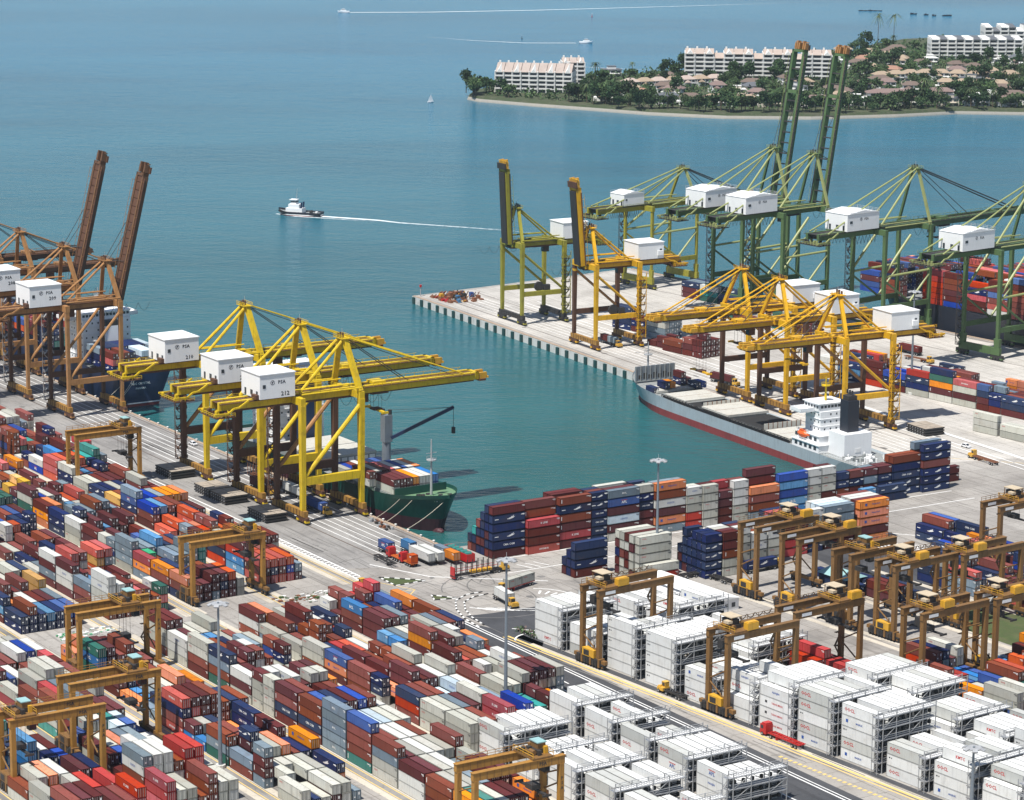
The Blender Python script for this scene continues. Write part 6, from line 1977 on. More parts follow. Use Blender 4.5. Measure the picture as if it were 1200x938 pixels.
def apartment(label, x, y, rz, nb, bw, depth, floors, fh, wall, roof, style, step=None, rh=3.4):
    """slab block of flats: fronts face local -y; every bay has balconies and windows"""
    t = thing('apartment_building', label, 'apartment building', 'W', x, y, 0.3, rz)
    L = nb * bw
    b = MB()
    for i in range(nb):
        fl = floors - (step[i % len(step)] if step else 0)
        x0 = i * bw
        off = 1.2 if i % 2 else 0.0
        b.box(x0, x0 + bw, off, depth, 0, fl * fh, wall)
        b.box(x0 - 0.35, x0 + 0.35, -1.2, depth, 0, fl * fh + 0.8, wall)
    b.box(L - 0.35, L + 0.35, -1.2, depth, 0, floors * fh, wall)
    wl = b.build('wall', t)
    wb = MB()
    wb.box(-bw * 0.36, bw * 0.36, -0.06, 0.06, 0, fh * 0.56, 'window_dark')
    w0 = None
    cnt = 0
    for i in range(nb):
        fl = floors - (step[i % len(step)] if step else 0)
        off = 1.2 if i % 2 else 0.0
        for k in range(fl):
            if cnt >= 96: break
            if w0 is None:
                w0 = wb.build('window', wl)
                o = w0
            else:
                o = w0.copy()
                COL.objects.link(o)
            o.location = (i * bw + bw / 2, off - 0.05, k * fh + fh * 0.22)
            cnt += 1
    bb = MB()
    bb.box(-bw * 0.46, bw * 0.46, -1.5, 0, -0.1, 0.1, wall)
    bb.box(-bw * 0.46, bw * 0.46, -1.5, -1.4, 0.1, fh * 0.34, wall)
    b0 = None
    cnt = 0
    for i in range(nb):
        fl = floors - (step[i % len(step)] if step else 0)
        off = 1.2 if i % 2 else 0.0
        for k in range(1, fl):
            if cnt >= 96: break
            if b0 is None:
                b0 = bb.build('balcony', wl)
                o = b0
            else:
                o = b0.copy()
                COL.objects.link(o)
            o.location = (i * bw + bw / 2, off, k * fh)
            cnt += 1
    b = MB()
    for j in range(int(depth / 4)):
        for k in range(floors - 1):
            b.box(-0.42, -0.34, 2 + j * 4 - 0.6, 2 + j * 4 + 0.8, k * fh + fh * 0.3, k * fh + fh * 0.8, 'window_dark')
            b.box(L + 0.34, L + 0.42, 2 + j * 4 - 0.6, 2 + j * 4 + 0.8, k * fh + fh * 0.3, k * fh + fh * 0.8, 'window_dark')
    b.build('gable_window', wl)
    for i in range(nb):
        fl = floors - (step[i % len(step)] if step else 0)
        b = MB()
        z0 = fl * fh
        x0, x1 = i * bw + 0.2, (i + 1) * bw - 0.2
        if style == 'pitched':
            y0, y1 = -0.8, depth + 0.5
            ym = (y0 + y1) / 2
            b.mesh([(x0, y0, z0), (x1, y0, z0), (x1, y1, z0), (x0, y1, z0), (x0, ym, z0 + rh), (x1, ym, z0 + rh)], [(0, 1, 5, 4), (2, 3, 4, 5), (0, 4, 3), (1, 2, 5)], roof)
            if i % 2 == 0:
                xc = (x0 + x1) / 2
                b.mesh([(x0 + 1, y0 - .3, z0 - .2), (x1 - 1, y0 - .3, z0 - .2), (xc, y0 - .3, z0 + 2.6), (xc, ym, z0 + rh + .3)], [(0, 1, 2), (1, 3, 2), (0, 2, 3)], 'wall_white')
            b.box(x0 + 1, x0 + 2.4, ym + 1, ym + 2.2, z0 + 1, z0 + rh + 1.4, 'wall_white')
        else:
            b.mesh([(x0, -0.6, z0 + 0.4), (x1, -0.6, z0 + 0.4), (x1, depth + 0.4, z0 + 2.4), (x0, depth + 0.4, z0 + 2.4), (x0, -0.6, z0), (x1, -0.6, z0), (x1, depth + 0.4, z0), (x0, depth + 0.4, z0)],
                   [(0, 1, 2, 3), (4, 5, 1, 0), (5, 6, 2, 1), (6, 7, 3, 2), (7, 4, 0, 3)], roof if i % 2 else wall)
            b.box(x0 - 0.3, x0 + 0.1, -1.4, depth, z0 - 0.5, z0 + 2.0, 'wall_white')
        b.build('roof', t)
    return t
ang = lambda p, q: math.atan2(q[1] - p[1], q[0] - p[0])
apartment('white block of flats with taupe roof alone on the island point', -15, 2258, R(-7), 9, 6.7, 30, 5, 3.3, 'wall_white', 'roof_taupe', 'pitched', rh=6.0)
apartment('small white block of flats behind the one on the island point', 38, 2294, R(4), 3, 6.0, 16, 6, 3.4, 'wall_white', 'roof_taupe', 'pitched')
apartment('long white block of flats with pinkish roofs behind the raised green booms', 140, 2372, R(-3), 15, 8.0, 24, 6, 3.5, 'wall_white', 'roof_rose', 'pitched', step=[0, 0, 0, 1])
apartment('long white flats with slanting grey roofs by the two tall palms', 368, 2556, R(2), 11, 7.4, 18, 5, 3.5, 'wall_white', 'roof_slate', 'slant')
apartment('stepped white flats with slanting roofs at the upper right corner', 424, 2612, R(3), 12, 7.2, 18, 7, 3.4, 'wall_white', 'roof_slate', 'slant', step=[0, 1, 0])

def villa(label, x, y, rz, w, d, floors, wall, roof, flat, group):
    t = thing('villa', label, 'house', 'W', x, y, 0.4, rz, group)
    h = floors * 3.1
    b = MB()
    b.box(-w / 2, w / 2, -d / 2, d / 2, 0, h, wall)
    b.box(-w / 2 - 2.2, -w / 2 + 3, -d / 2 - 1.8, d * 0.1, 0, h * 0.55, wall)
    b.box(-w * 0.3, w * 0.45, -d / 2 - 1.6, -d / 2, h * 0.48, h * 0.48 + 0.25, wall)
    wl = b.build('wall', t)
    b = MB()
    for k in range(floors):
        for j in range(3):
            xx = -w / 2 + w * (j + 0.5) / 3
            b.box(xx - w * 0.11, xx + w * 0.11, -d / 2 - 0.05, -d / 2 + 0.05, k * 3.1 + 0.8, k * 3.1 + 2.4, 'window_dark')
        b.box(w / 2 - 0.05, w / 2 + 0.05, -d * 0.2, d * 0.2, k * 3.1 + 0.9, k * 3.1 + 2.3, 'window_dark')
    b.build('window', wl)
    b = MB()
    e = 0.9
    if flat:
        b.box(-w / 2 - 0.4, w / 2 + 0.4, -d / 2 - 0.6, d / 2 + 0.4, h, h + 0.4, roof)
        b.box(-w * 0.2, w * 0.25, -d * 0.2, d * 0.3, h + 0.4, h + 2.6, wall)
        b.box(-w * 0.22, w * 0.27, -d * 0.22, d * 0.32, h + 2.6, h + 2.85, roof)
    else:
        rh = 2.8
        k = 0.34
        b.mesh([(-w / 2 - e, -d / 2 - e, h), (w / 2 + e, -d / 2 - e, h), (w / 2 + e, d / 2 + e, h), (-w / 2 - e, d / 2 + e, h), (-w * k + d * 0.12, 0, h + rh), (w * k - d * 0.12, 0, h + rh)],
               [(0, 1, 5, 4), (2, 3, 4, 5), (3, 0, 4), (1, 2, 5), (3, 2, 1, 0)], roof)
        w2, d2 = w * 0.42, d * 0.34
        b.mesh([(-w2, -d / 2 - 2.6, h * 0.62), (w2 * 0.2, -d / 2 - 2.6, h * 0.62), (w2 * 0.2, d2 * 0, h * 0.62), (-w2, d2 * 0, h * 0.62), (-w2 * 0.4, -d / 2 - 1.2, h * 0.62 + 2.0), (-w2 * 0.4, 0, h * 0.62 + 2.4)],
               [(0, 1, 4), (1, 2, 5, 4), (2, 3, 5), (3, 0, 4, 5)], roof)
    b.build('roof', t)
    return t

vr = random.Random(31)
ROOFS = [('roof_terracotta', 'terracotta', False), ('roof_ochre', 'ochre', False), ('roof_brown', 'brown', False), ('roof_slate', 'grey', False), ('roof_pink', 'pinkish', False), ('wall_white', 'flat white', True), ('roof_slate', 'flat grey', True)]
def inpoly(x, y, P):
    c = False
    j = len(P) - 1
    for i in range(len(P)):
        if (P[i][1] > y) != (P[j][1] > y) and x < (P[j][0] - P[i][0]) * (y - P[i][1]) / (P[j][1] - P[i][1]) + P[i][0]: c = not c
        j = i
    return c
core = inset(poly, 0.972)
fixed = [  # (x, y, roof index, w, d, label)
    (72, 2205, 0, 17, 11, 'terracotta roofed waterfront villa nearest the island point'), (96, 2215, 0, 16, 12, 'orange terracotta villa beside trees, second from the island point'),
    (92, 2240, 1, 15, 12, 'pale ochre roofed house above the terracotta waterfront villas'), (117, 2188, 3, 17, 13, 'dark roofed modern waterfront house left of the ochre pair'),
    (133, 2184, 2, 17, 12, 'brown roofed waterfront house left of the ochre pair'), (152, 2178, 1, 18, 13, 'left one of two ochre roofed villas on the waterfront'), (174, 2176, 1, 19, 13, 'right one of two ochre roofed villas on the waterfront'),
    (194, 2172, 3, 15, 12, 'dark house with tall windows right of the two ochre villas'), (230, 2175, 4, 24, 10, 'long pink roofed house between trees near the raised booms'),
    (292, 2225, 4, 42, 12, 'long terrace with a row of pale gabled roofs right of the raised booms'), (330, 2236, 4, 20, 10, 'brownish house at the end of the gabled terrace'),
    (352, 2190, 5, 18, 11, 'white flat roofed waterfront villa right of the raised booms'), (330, 2186, 6, 14, 10, 'small grey roofed waterfront house right of the raised booms'), (398, 2200, 1, 20, 14, 'ochre gabled villa above the long sandy beach')]
P_ = []
for x, y, ri, w, d, lab in fixed:
    rf, nm, fl = ROOFS[ri]
    villa(lab, x, y, R(vr.uniform(-8, 8)), w, d, 2, vr.choice(['wall_white', 'wall_cream']), rf, fl, 'villas on the island')
    P_.append((x, y, max(w, d) * 0.62))
# terrace rows with ochre roofs, upper right
for i in range(8):
    x, y = 300 + i * 13, 2360 + 22 * math.sin(i * 0.45)
    villa('ochre roofed terrace house in the curved row on the island', x, y, R(20 - i * 6), 12, 11, 2, 'wall_white', 'roof_ochre', False, 'curved terrace of ochre roofs')
    P_.append((x, y, 9))
for i in range(6):
    x, y = 345 + i * 14, 2308 - i * 3
    villa('ochre roofed white house in the lower straight row on the island', x, y, R(-6), 12, 10, 2, 'wall_white', 'roof_ochre', False, 'straight row of ochre roofs')
    P_.append((x, y, 9))
for i in range(7):
    x, y = 425 + i * 15, 2330 + (i % 2) * 6 - i * 4
    villa('dusky pink roofed house in the row at the right island edge', x, y, R(-6), 13, 10, 2, 'wall_cream', 'roof_pink', False, 'row of pink roofs')
    P_.append((x, y, 9))
for i in range(7):
    x, y = 92 + i * 11.5, 2290 + i * 6
    villa('cream gabled house in the slanting row left of the long flats', x, y, R(25), 11, 10, 2, 'wall_white', 'roof_ochre' if i % 2 else 'roof_rose', False, 'slanting row of cream gables')
    P_.append((x, y, 9))
bl = [(15, 2272, 58), (52, 2312, 20), (150, 2385, 30), (200, 2380, 34), (245, 2378, 30), (400, 2570, 45), (450, 2570, 30), (480, 2625, 45)]
tries, made = 0, 0
while tries < 900 and made < 62:
    tries += 1
    x, y = vr.uniform(70, 500), vr.uniform(2175, 2620)
    if not inpoly(x, y, core) or any(math.hypot(x - a, y - c) < q + 11 for a, c, q in P_ + bl): continue
    rf, nm, fl = ROOFS[vr.choice([0, 1, 1, 2, 2, 2, 3, 3, 4, 4, 5, 5, 6])]
    p = pix((x, y, 4))
    if p[0] > 1225: continue
    villa('%s roofed house among trees on the island' % nm, x, y, R(vr.uniform(-25, 25)), vr.uniform(11, 17), vr.uniform(9, 12), 2, vr.choice(['wall_white', 'wall_white', 'wall_cream']), rf, fl, '%s roofs among the island trees' % nm)
    P_.append((x, y, 10))
    made += 1

# trees: a trunk and a crown of many small leaf clumps
def tree_mesh(seed, h, rad, mat, flat=0.75, n=210):
    r = random.Random(seed)
    b = MB()
    lobes = [(r.uniform(-.5, .5) * rad, r.uniform(-.5, .5) * rad, h * r.uniform(0.50, 0.82), rad * r.uniform(0.40, 0.62)) for _ in range(7)]
    for _ in range(n):
        lx, ly, lz, lr = r.choice(lobes)
        d = Vector((r.gauss(0, 1), r.gauss(0, 1), r.gauss(0, 1) * flat))
        if d.length < 0.01: continue
        d = d.normalized() * lr * (r.random() ** 0.4)
        c = Vector((lx, ly, lz)) + Vector((d.x, d.y, d.z * flat))
        s = rad * r.uniform(0.09, 0.17)
        a = Vector((r.gauss(0, 1), r.gauss(0, 1), r.gauss(0, 1))).normalized()
        e = a.cross(Vector((r.gauss(0, 1), r.gauss(0, 1), r.gauss(0, 1)))).normalized()
        f = a.cross(e)
        b.face([c + e * s, c + f * s, c - e * s * 0.9, c - f * s * 1.1], mat)
        b.face([c + a * s, c + e * s * 0.8, c - a * s * 0.9], mat)
    t = MB()
    t.tube((0, 0, -0.4), (0.1, 0.1, h * 0.6), rad * 0.06, 'trunk_bark', 7, r2=rad * 0.03)
    for k in range(4):
        q = lobes[k]
        t.tube((0.05, 0.05, h * (0.3 + 0.07 * k)), (q[0], q[1], q[2]), rad * 0.03, 'trunk_bark', 5, r2=rad * 0.012)
    return b, t
def palm_mesh(seed, h):
    r = random.Random(seed)
    b, t = MB(), MB()
    t.tube((0, 0, -0.4), (0.4, 0.2, h * 0.5), 0.32, 'trunk_bark', 7, r2=0.26)
    t.tube((0.4, 0.2, h * 0.5), (0.5, 0.5, h), 0.26, 'trunk_bark', 7, r2=0.2)
    for k in range(22):
        a = k * 2.4
        el = r.uniform(-0.5, 0.9)
        L = h * 0.26 + 1.2
        pv = Vector((0.5, 0.5, h))
        for i in range(4):
            u0, u1 = i / 4, (i + 1) / 4
            f = lambda u: Vector((0.5 + math.cos(a) * L * u * math.cos(el * 0.6), 0.5 + math.sin(a) * L * u * math.cos(el * 0.6), h + L * (math.sin(el) * u - 0.75 * u * u)))
            p, q = f(u0), f(u1)
            sd = Vector((-math.sin(a), math.cos(a), 0)) * 0.5 * (1 - u0 * 0.8)
            b.face([p - sd, q - sd * 0.7, q + sd * 0.7, p + sd], 'foliage_palm')
    return b, t
kinds = []
for nm, bt_, lab, grp in (
        ('tree', tree_mesh(1, 11, 6.0, 'foliage_dark', n=260), 'round dark green tree among the island houses', 'round dark trees on the island'),
        ('tree', tree_mesh(2, 13, 5.0, 'foliage_dark', 1.1, n=250), 'tall dark green tree among the island houses', 'tall dark trees on the island'),
        ('tree', tree_mesh(3, 8.5, 5.4, 'foliage_mid', 0.6, n=220), 'low spreading mid green tree among the island houses', 'low spreading trees on the island'),
        ('tree', tree_mesh(4, 10, 5.5, 'foliage_mid', 0.8, n=230), 'bushy mid green tree among the island houses', 'bushy trees on the island'),
        ('palm_tree', palm_mesh(5, 10.5), 'short palm with drooping fronds among the island houses', 'short palms on the island')):
    t = thing(nm, lab, 'tree' if nm == 'tree' else 'palm', 'W', 0, 0, -50, 0, grp)
    bt_[1].build('trunk', t)
    bt_[0].build('crown', t)
    kinds.append(t)
used = set()
tr = random.Random(77)
spots = []
for i in range(120):                      # belt along the shore
    u = i / 119 * (len(shore) - 2.2)
    k = int(u)
    x = shore[k][0] + (shore[k + 1][0] - shore[k][0]) * (u - k)
    y = shore[k][1] + (shore[k + 1][1] - shore[k][1]) * (u - k) + tr.uniform(4, 24)
    spots.append((x + tr.uniform(-2, 2), y))
tries = 0
while len(spots) < 400 and tries < 6000:
    tries += 1
    x, y = tr.uniform(-20, 500), tr.uniform(2160, 2660)
    if inpoly(x, y, core): spots.append((x, y))
tot = 0
for x, y in spots:
    if any(math.hypot(x - a, y - c) < q * 0.62 for a, c, q in P_) or any(math.hypot(x - a, y - c) < q * 0.55 for a, c, q in bl): continue
    p = pix((x, y, 5))
    if p[0] > 1215: continue
    if x < 62 and y < 2258 and tr.random() < 0.55: continue
    k = tr.choice([0, 0, 1, 1, 2, 3, 3, 3, 4])
    s = tr.uniform(0.8, 1.45)
    if k in used: o = dup(kinds[k], 'W', x, y, 0.3, tr.uniform(0, 6.28))
    else:
        o = put(kinds[k], 'W', x, y, 0.3, tr.uniform(0, 6.28))
        used.add(k)
    o.scale = (s, s, s * tr.uniform(0.9, 1.15))
    tot += 1
o = dup(kinds[0], 'W', -22, 2250, 0.3, 0, label='wide dark tree standing alone on the island point', group='lone tree on the point')
o.scale = (1.5, 1.5, 1.25)
for k, (x, y, lab) in enumerate(((333, 2655, 'left one of two very tall palms by the white flats'), (347, 2652, 'right one of two very tall palms by the white flats'))):
    pb, pt = palm_mesh(40 + k, 31)
    t = thing('palm_tree', lab, 'palm', 'W', x, y, 0.3, 0, 'two tall palms')
    pt.build('trunk', t)
    pb.build('crown', t)
# shrubs and hedges between the houses read as one mass
r0 = random.Random(91)
b = MB()
for _ in range(12000):
    x, y = r0.uniform(-25, 520), r0.uniform(2150, 2700)
    if not inpoly(x, y, core) or any(math.hypot(x - a, y - c) < q * 0.72 for a, c, q in P_) or any(math.hypot(x - a, y - c) < q * 0.5 for a, c, q in bl): continue
    h = r0.uniform(1.5, 7.0)
    for _k in range(4):
        c = Vector((x + r0.uniform(-2, 2), y + r0.uniform(-2, 2), 0.5 + h * r0.random()))
        s = r0.uniform(0.6, 1.3)
        a = Vector((r0.gauss(0, 1), r0.gauss(0, 1), r0.gauss(0, 1))).normalized()
        e = a.cross(Vector((0.3, 0.2, 1))).normalized()
        f = a.cross(e)
        b.face([c + e * s, c + f * s, c - e * s, c - f * s], 'foliage_dark' if r0.random() < 0.6 else 'foliage_mid')
o = b.build('undergrowth')
tag(o, 'low shrubs and hedges between the island houses', 'shrubs', kind='stuff')

# ------------------------------------------------------------------ small craft and marks on the open water
def motor_boat(label, x, y, L, rz):
    t = thing('motor_boat', label, 'boat', 'W', x, y, WATER_Z, rz)
    hull(t, L, L * 0.27, L * 0.13, L * 0.02, 'car_white', 'antifouling_dark', bow=0.5, stern=0.1, sheer=L * 0.05, dr=0.8, bulwark=0.3, deck='house_white', bulb=False, rake=L * 0.06)
    b = MB()
    b.box(-L * 0.72, -L * 0.25, -L * 0.10, L * 0.10, L * 0.1, L * 0.22, 'house_white')
    b.box(-L * 0.62, -L * 0.35, -L * 0.085, L * 0.085, L * 0.22, L * 0.31, 'house_white')
    b.box(-L * 0.626, -L * 0.344, -L * 0.088, L * 0.088, L * 0.245, L * 0.29, 'window_dark')
    b.build('cabin', t)
    b = MB()
    b.tube((-L * 0.5, 0, L * 0.31), (-L * 0.52, 0, L * 0.55), L * 0.008, 'galvanised', 6)
    b.build('mast', t)
    return t
motor_boat('white ferry with a long straight wake at the top of the picture', -188, 3073, 13, math.pi)
wake([(-176, 3073), (-90, 3085), (20, 3120), (180, 3190), (330, 3260)], 2.6, 6.0, 0, 1.35, 0.30, z=0.25)
motor_boat('white boat with short wake above the island point', 74, 2734, 13, 0.05)
wake([(58, 2733), (10, 2730), (-40, 2752), (-90, 2790)], 1.8, 4.0, 0, 1.2, 0.25, z=0.25)
wake([(20, 2520), (70, 2500), (118, 2480)], 3.5, 5.0, 0, 0.5, 0.38, z=0.25)
t = thing('sailing_boat', 'small white sailing boat alone left of the island point', 'boat', 'W', -62.2, 2221.7, WATER_Z, 0.6)
t.scale = (0.62, 0.62, 0.62)
hull(t, 8.5, 2.8, 1.0, 0.2, 'car_white', 'antifouling_dark', bow=0.5, sheer=0.4, dr=0.5, bulwark=0.15, deck='house_white', bulb=False, rake=0.6)
b = MB()
b.tube((-3.6, 0, 0.8), (-3.6, 0, 11), 0.08, 'galvanised', 6)
b.build('mast', t)
b = MB()
b.mesh([(-3.7, 0.05, 1.6), (-8.0, 0.35, 1.6), (-3.7, 0.05, 10.6), (-3.7, -0.05, 1.6), (-8.0, 0.25, 1.6), (-3.7, -0.05, 10.6)], [(0, 1, 2), (5, 4, 3), (0, 2, 5, 3), (1, 4, 5, 2), (0, 3, 4, 1)], 'car_white')
b.mesh([(-3.4, 0.05, 1.4), (-0.4, -0.2, 1.4), (-3.4, 0.05, 9.2), (-3.4, -0.03, 1.4), (-0.4, -0.28, 1.4), (-3.4, -0.03, 9.2)], [(0, 2, 1), (3, 4, 5), (0, 3, 5, 2), (1, 2, 5, 4), (0, 1, 4, 3)], 'car_white')
b.build('sail', t)
for lab, px_, py_ in (('slender dark channel buoy above the white motor boat', (612, 46), 1), ('slender red channel buoy far out near the top', (694, 20), 0)):
    y = 2800 if py_ else 3300
    x = y * (px_[0] - 600) / 3378
    t = thing('channel_buoy', lab, 'buoy', 'W', 7 if py_ else 81, 2774 if py_ else 3041, WATER_Z)
    t.scale = (0.42, 0.42, 0.42)
    b = MB()
    b.tube((0, 0, -1), (0, 0, 1.6), 1.6, 'truck_red' if not py_ else 'hull_black', 10)
    b.build('float', t)
    b = MB()
    b.tube((0, 0, 1.6), (0, 0, 7.5), 0.6, 'truck_red' if not py_ else 'hull_black', 8, r2=0.35)
    b.tube((0, 0, 7.5), (0, 0, 8.6), 0.5, 'glow_lamp', 8)
    b.build('tower', t)
for k, (x, y, L, W_) in enumerate(((427, 3105, 7, 4), (439, 3095, 5, 3), (446, 3084, 4, 3), (460, 3086, 10, 3.5), (386, 3147, 26, 2.5))):
    b = MB()
    r0 = random.Random(k)
    for q in range(5):
        b.box(-L / 2 + q * L / 5, -L / 2 + (q + 0.9) * L / 5, -W_ / 2, W_ / 2, -1, r0.uniform(0.6, 1.8), 'hull_black')
    b.tube((0, 0, 0.5), (0, 0, 2.4), 0.15, 'hull_black', 6)
    o = b.build('moored_barge')
    tag(o, ['dark low barge, left of the short ones near the top right', 'short dark barge second from left near the top right', 'tiny dark barge between two longer ones at top', 'dark barge nearest the right edge on far water', 'long faint dark barge left of the others at top'][k], 'barge', 'dark barges moored far out')
    o.location = (x, y, WATER_Z)
# ------------------------------------------------------------------ racks between the white refrigerated stacks
def rack(width, tiers, label, group):
    t = thing('refrigerated_stack_rack', label, 'rack', 'W', 0, 0, 0, 0, group)
    H = 2.92
    d = 2.0                                     # depth along x, origin at the -y end
    n = max(2, int(round(width / 5.2)))
    b = MB()
    for i in range(n + 1):
        y = i * width / n
        for x in (0.3, 0.3 + d):
            b.beam((x, y, 0), (x, y, tiers * H + 1.2), 0.2, 0.2, 'rack_steel')
    for i in range(n):
        y0, y1 = i * width / n, (i + 1) * width / n
        if i % 2 == 0:
            b.beam((0.3 + d, y0, tiers * H - H), (0.3 + d, y1, tiers * H), 0.13, 0.13, 'rack_steel')
            b.beam((0.3 + d, y0, tiers * H - 2 * H), (0.3 + d, y1, tiers * H - H), 0.13, 0.13, 'rack_steel')
    b.build('frame', t)
    for k in range(1, tiers + 1):
        b = MB()
        z = k * H
        b.box(0.3, 0.3 + d, 0, width, z - 0.14, z - 0.04, 'rack_steel')
        for s in (0.3, 0.3 + d):
            b.beam((s, 0, z + 0.55), (s, width, z + 0.55), 0.09, 0.09, 'galvanised')
            b.beam((s, 0, z + 1.05), (s, width, z + 1.05), 0.11, 0.11, 'galvanised')
            b.beam((s, 0, z - 0.1), (s, width, z - 0.1), 0.16, 0.26, 'galvanised')
        if k == tiers:
            m = int(width / 0.75)
            for q in range(m):
                b.box(0.2, 0.4 + d, q * 0.75 + 0.1, q * 0.75 + 0.4, z - 0.04, z + 0.02, 'lettering_white')
        b.build('platform', t)
    b = MB()
    for k in range(tiers):
        z = k * H
        for i in range(n * 2):
            yy = 0.8 + i * width / (n * 2)
            b.box(0.9, 1.5, yy, yy + 0.7, z + 0.9, z + 1.8, 'dark_gap')
    b.build('socket_box', t)
    b = MB()
    for k in range(tiers):
        z0, z1 = k * H, (k + 1) * H
        b.beam((0.3, -0.9, z0), (0.3 + d, -0.9, z1), 0.35, 0.12, 'galvanised')
        b.beam((0.3 + d, -0.9, z0 + 1.0), (0.3, -0.9, z1), 0.12, 0.12, 'rack_steel')
        b.box(0.3, 0.3 + d, -1.7, 0, z1 - 0.12, z1 - 0.04, 'galvanised')
        for x in (0.3, 0.3 + d):
            b.beam((x, -1.7, z0), (x, -1.7, z1 + 1.0), 0.14, 0.14, 'galvanised')
        b.beam((0.3, -1.7, z1 + 0.95), (0.3 + d, -1.7, z1 + 0.95), 0.1, 0.1, 'galvanised')
        b.beam((0.3, -1.7, z1 + 0.5), (0.3 + d, -1.7, z1 + 0.5), 0.1, 0.1, 'galvanised')
        b.beam((0.3, -1.7, z0 + 0.1), (0.3 + d, -1.7, z1 - 0.1), 0.1, 0.1, 'galvanised')
    b.build('stair_tower', t)
    return t
cache = {}
def place_rack(fr, x, y, width, tiers, label, group):
    k = (round(width, 1), tiers)
    if k not in cache:
        cache[k] = rack(width, tiers, label, group)
        put(cache[k], fr, x, y)
    else:
        dup(cache[k], fr, x, y, label=label, group=group)
ordn = ['first', 'second', 'third', 'fourth', 'fifth', 'sixth', 'seventh', 'eighth', 'ninth', 'tenth', 'eleventh', 'twelfth', 'thirteenth', 'fourteenth', 'fifteenth', 'sixteenth']
for (x, y0, width, mx, h0, i) in RBLOCK:
    front = y0 < 10
    place_rack('R', x + 0.2, y0, width, max(2, min(5, mx)), 'grey steel rack in the %s white block, %s from the far end' % ('roadside' if front else 'second', ordn[i]), 'steel racks in the white refrigerated yard')
for i in range(5):
    place_rack('A', 398.5 + 16.2 * i + 12.5, -68.5, 6 * 2.72, 3, 'steel rack among white stacks left of the road, roadside block, %s from the far end' % ordn[i], 'steel racks left of the road')
    place_rack('A', 408 + 16.2 * i + 12.5, -96.8, 7 * 2.72, 3, 'steel rack among white stacks left of the road, inner block, %s from the far end' % ordn[i], 'steel racks left of the road')

# ------------------------------------------------------------------ lamp masts
def lamp_mast(label, fr, x, y, h):
    t = thing('lamp_mast', label, 'lamp mast', fr, x, y, 0, 0.4, 'tall lamp masts')
    b = MB()
    b.tube((0, 0, 0), (0, 0, h), 0.55, 'mast_grey', 12, r2=0.26)
    b.build('pole', t)
    b = MB()
    b.tube((0, 0, 0), (0, 0, 0.9), 1.3, 'quay_wall', 10)
    b.build('base', t)
    b = MB()
    b.tube((0, 0, h - 0.6), (0, 0, h - 0.3), 1.9, 'galvanised', 14)
    for k in range(6):
        a = k * math.pi / 3
        b.beam((0, 0, h - 0.3), (2.0 * math.cos(a), 2.0 * math.sin(a), h - 0.5), 0.12, 0.12, 'galvanised')
    b.tube((0, 0, h), (0, 0, h + 1.6), 0.06, 'galvanised', 5)
    cr = b.build('crown_ring', t)
    for k in range(6):
        a = k * math.pi / 3
        b = MB()
        M4 = Matrix.Translation((2.1 * math.cos(a), 2.1 * math.sin(a), h - 0.7)) @ Matrix.Rotation(a, 4, 'Z') @ Matrix.Rotation(0.35, 4, 'Y')
        b.box(-0.5, 0.6, -0.6, 0.6, 0.1, 0.45, 'galvanised', M4)
        b.box(-0.4, 0.5, -0.5, 0.5, 0.04, 0.1, 'glow_lamp', M4)
        b.build('lamp', cr)
lamp_mast('grey lamp mast in the lane left of the tall grey stack', 'A', 385.2, -158.3, 43)
lamp_mast('grey lamp mast between mixed stacks and the asphalt road', 'A', 384.7, -73.4, 42)
lamp_mast('lamp mast in front of the tall quay stacks with orange top', 'A', 298.3, 37.6, 37.5)
lamp_mast('lamp mast on the pier beside the dark green and orange stack', 'P', 291.0, 77.6, 42.5)
lamp_mast('lamp mast cut by the bottom picture edge at the white stacks', 'R', 176, -2.2, 17)

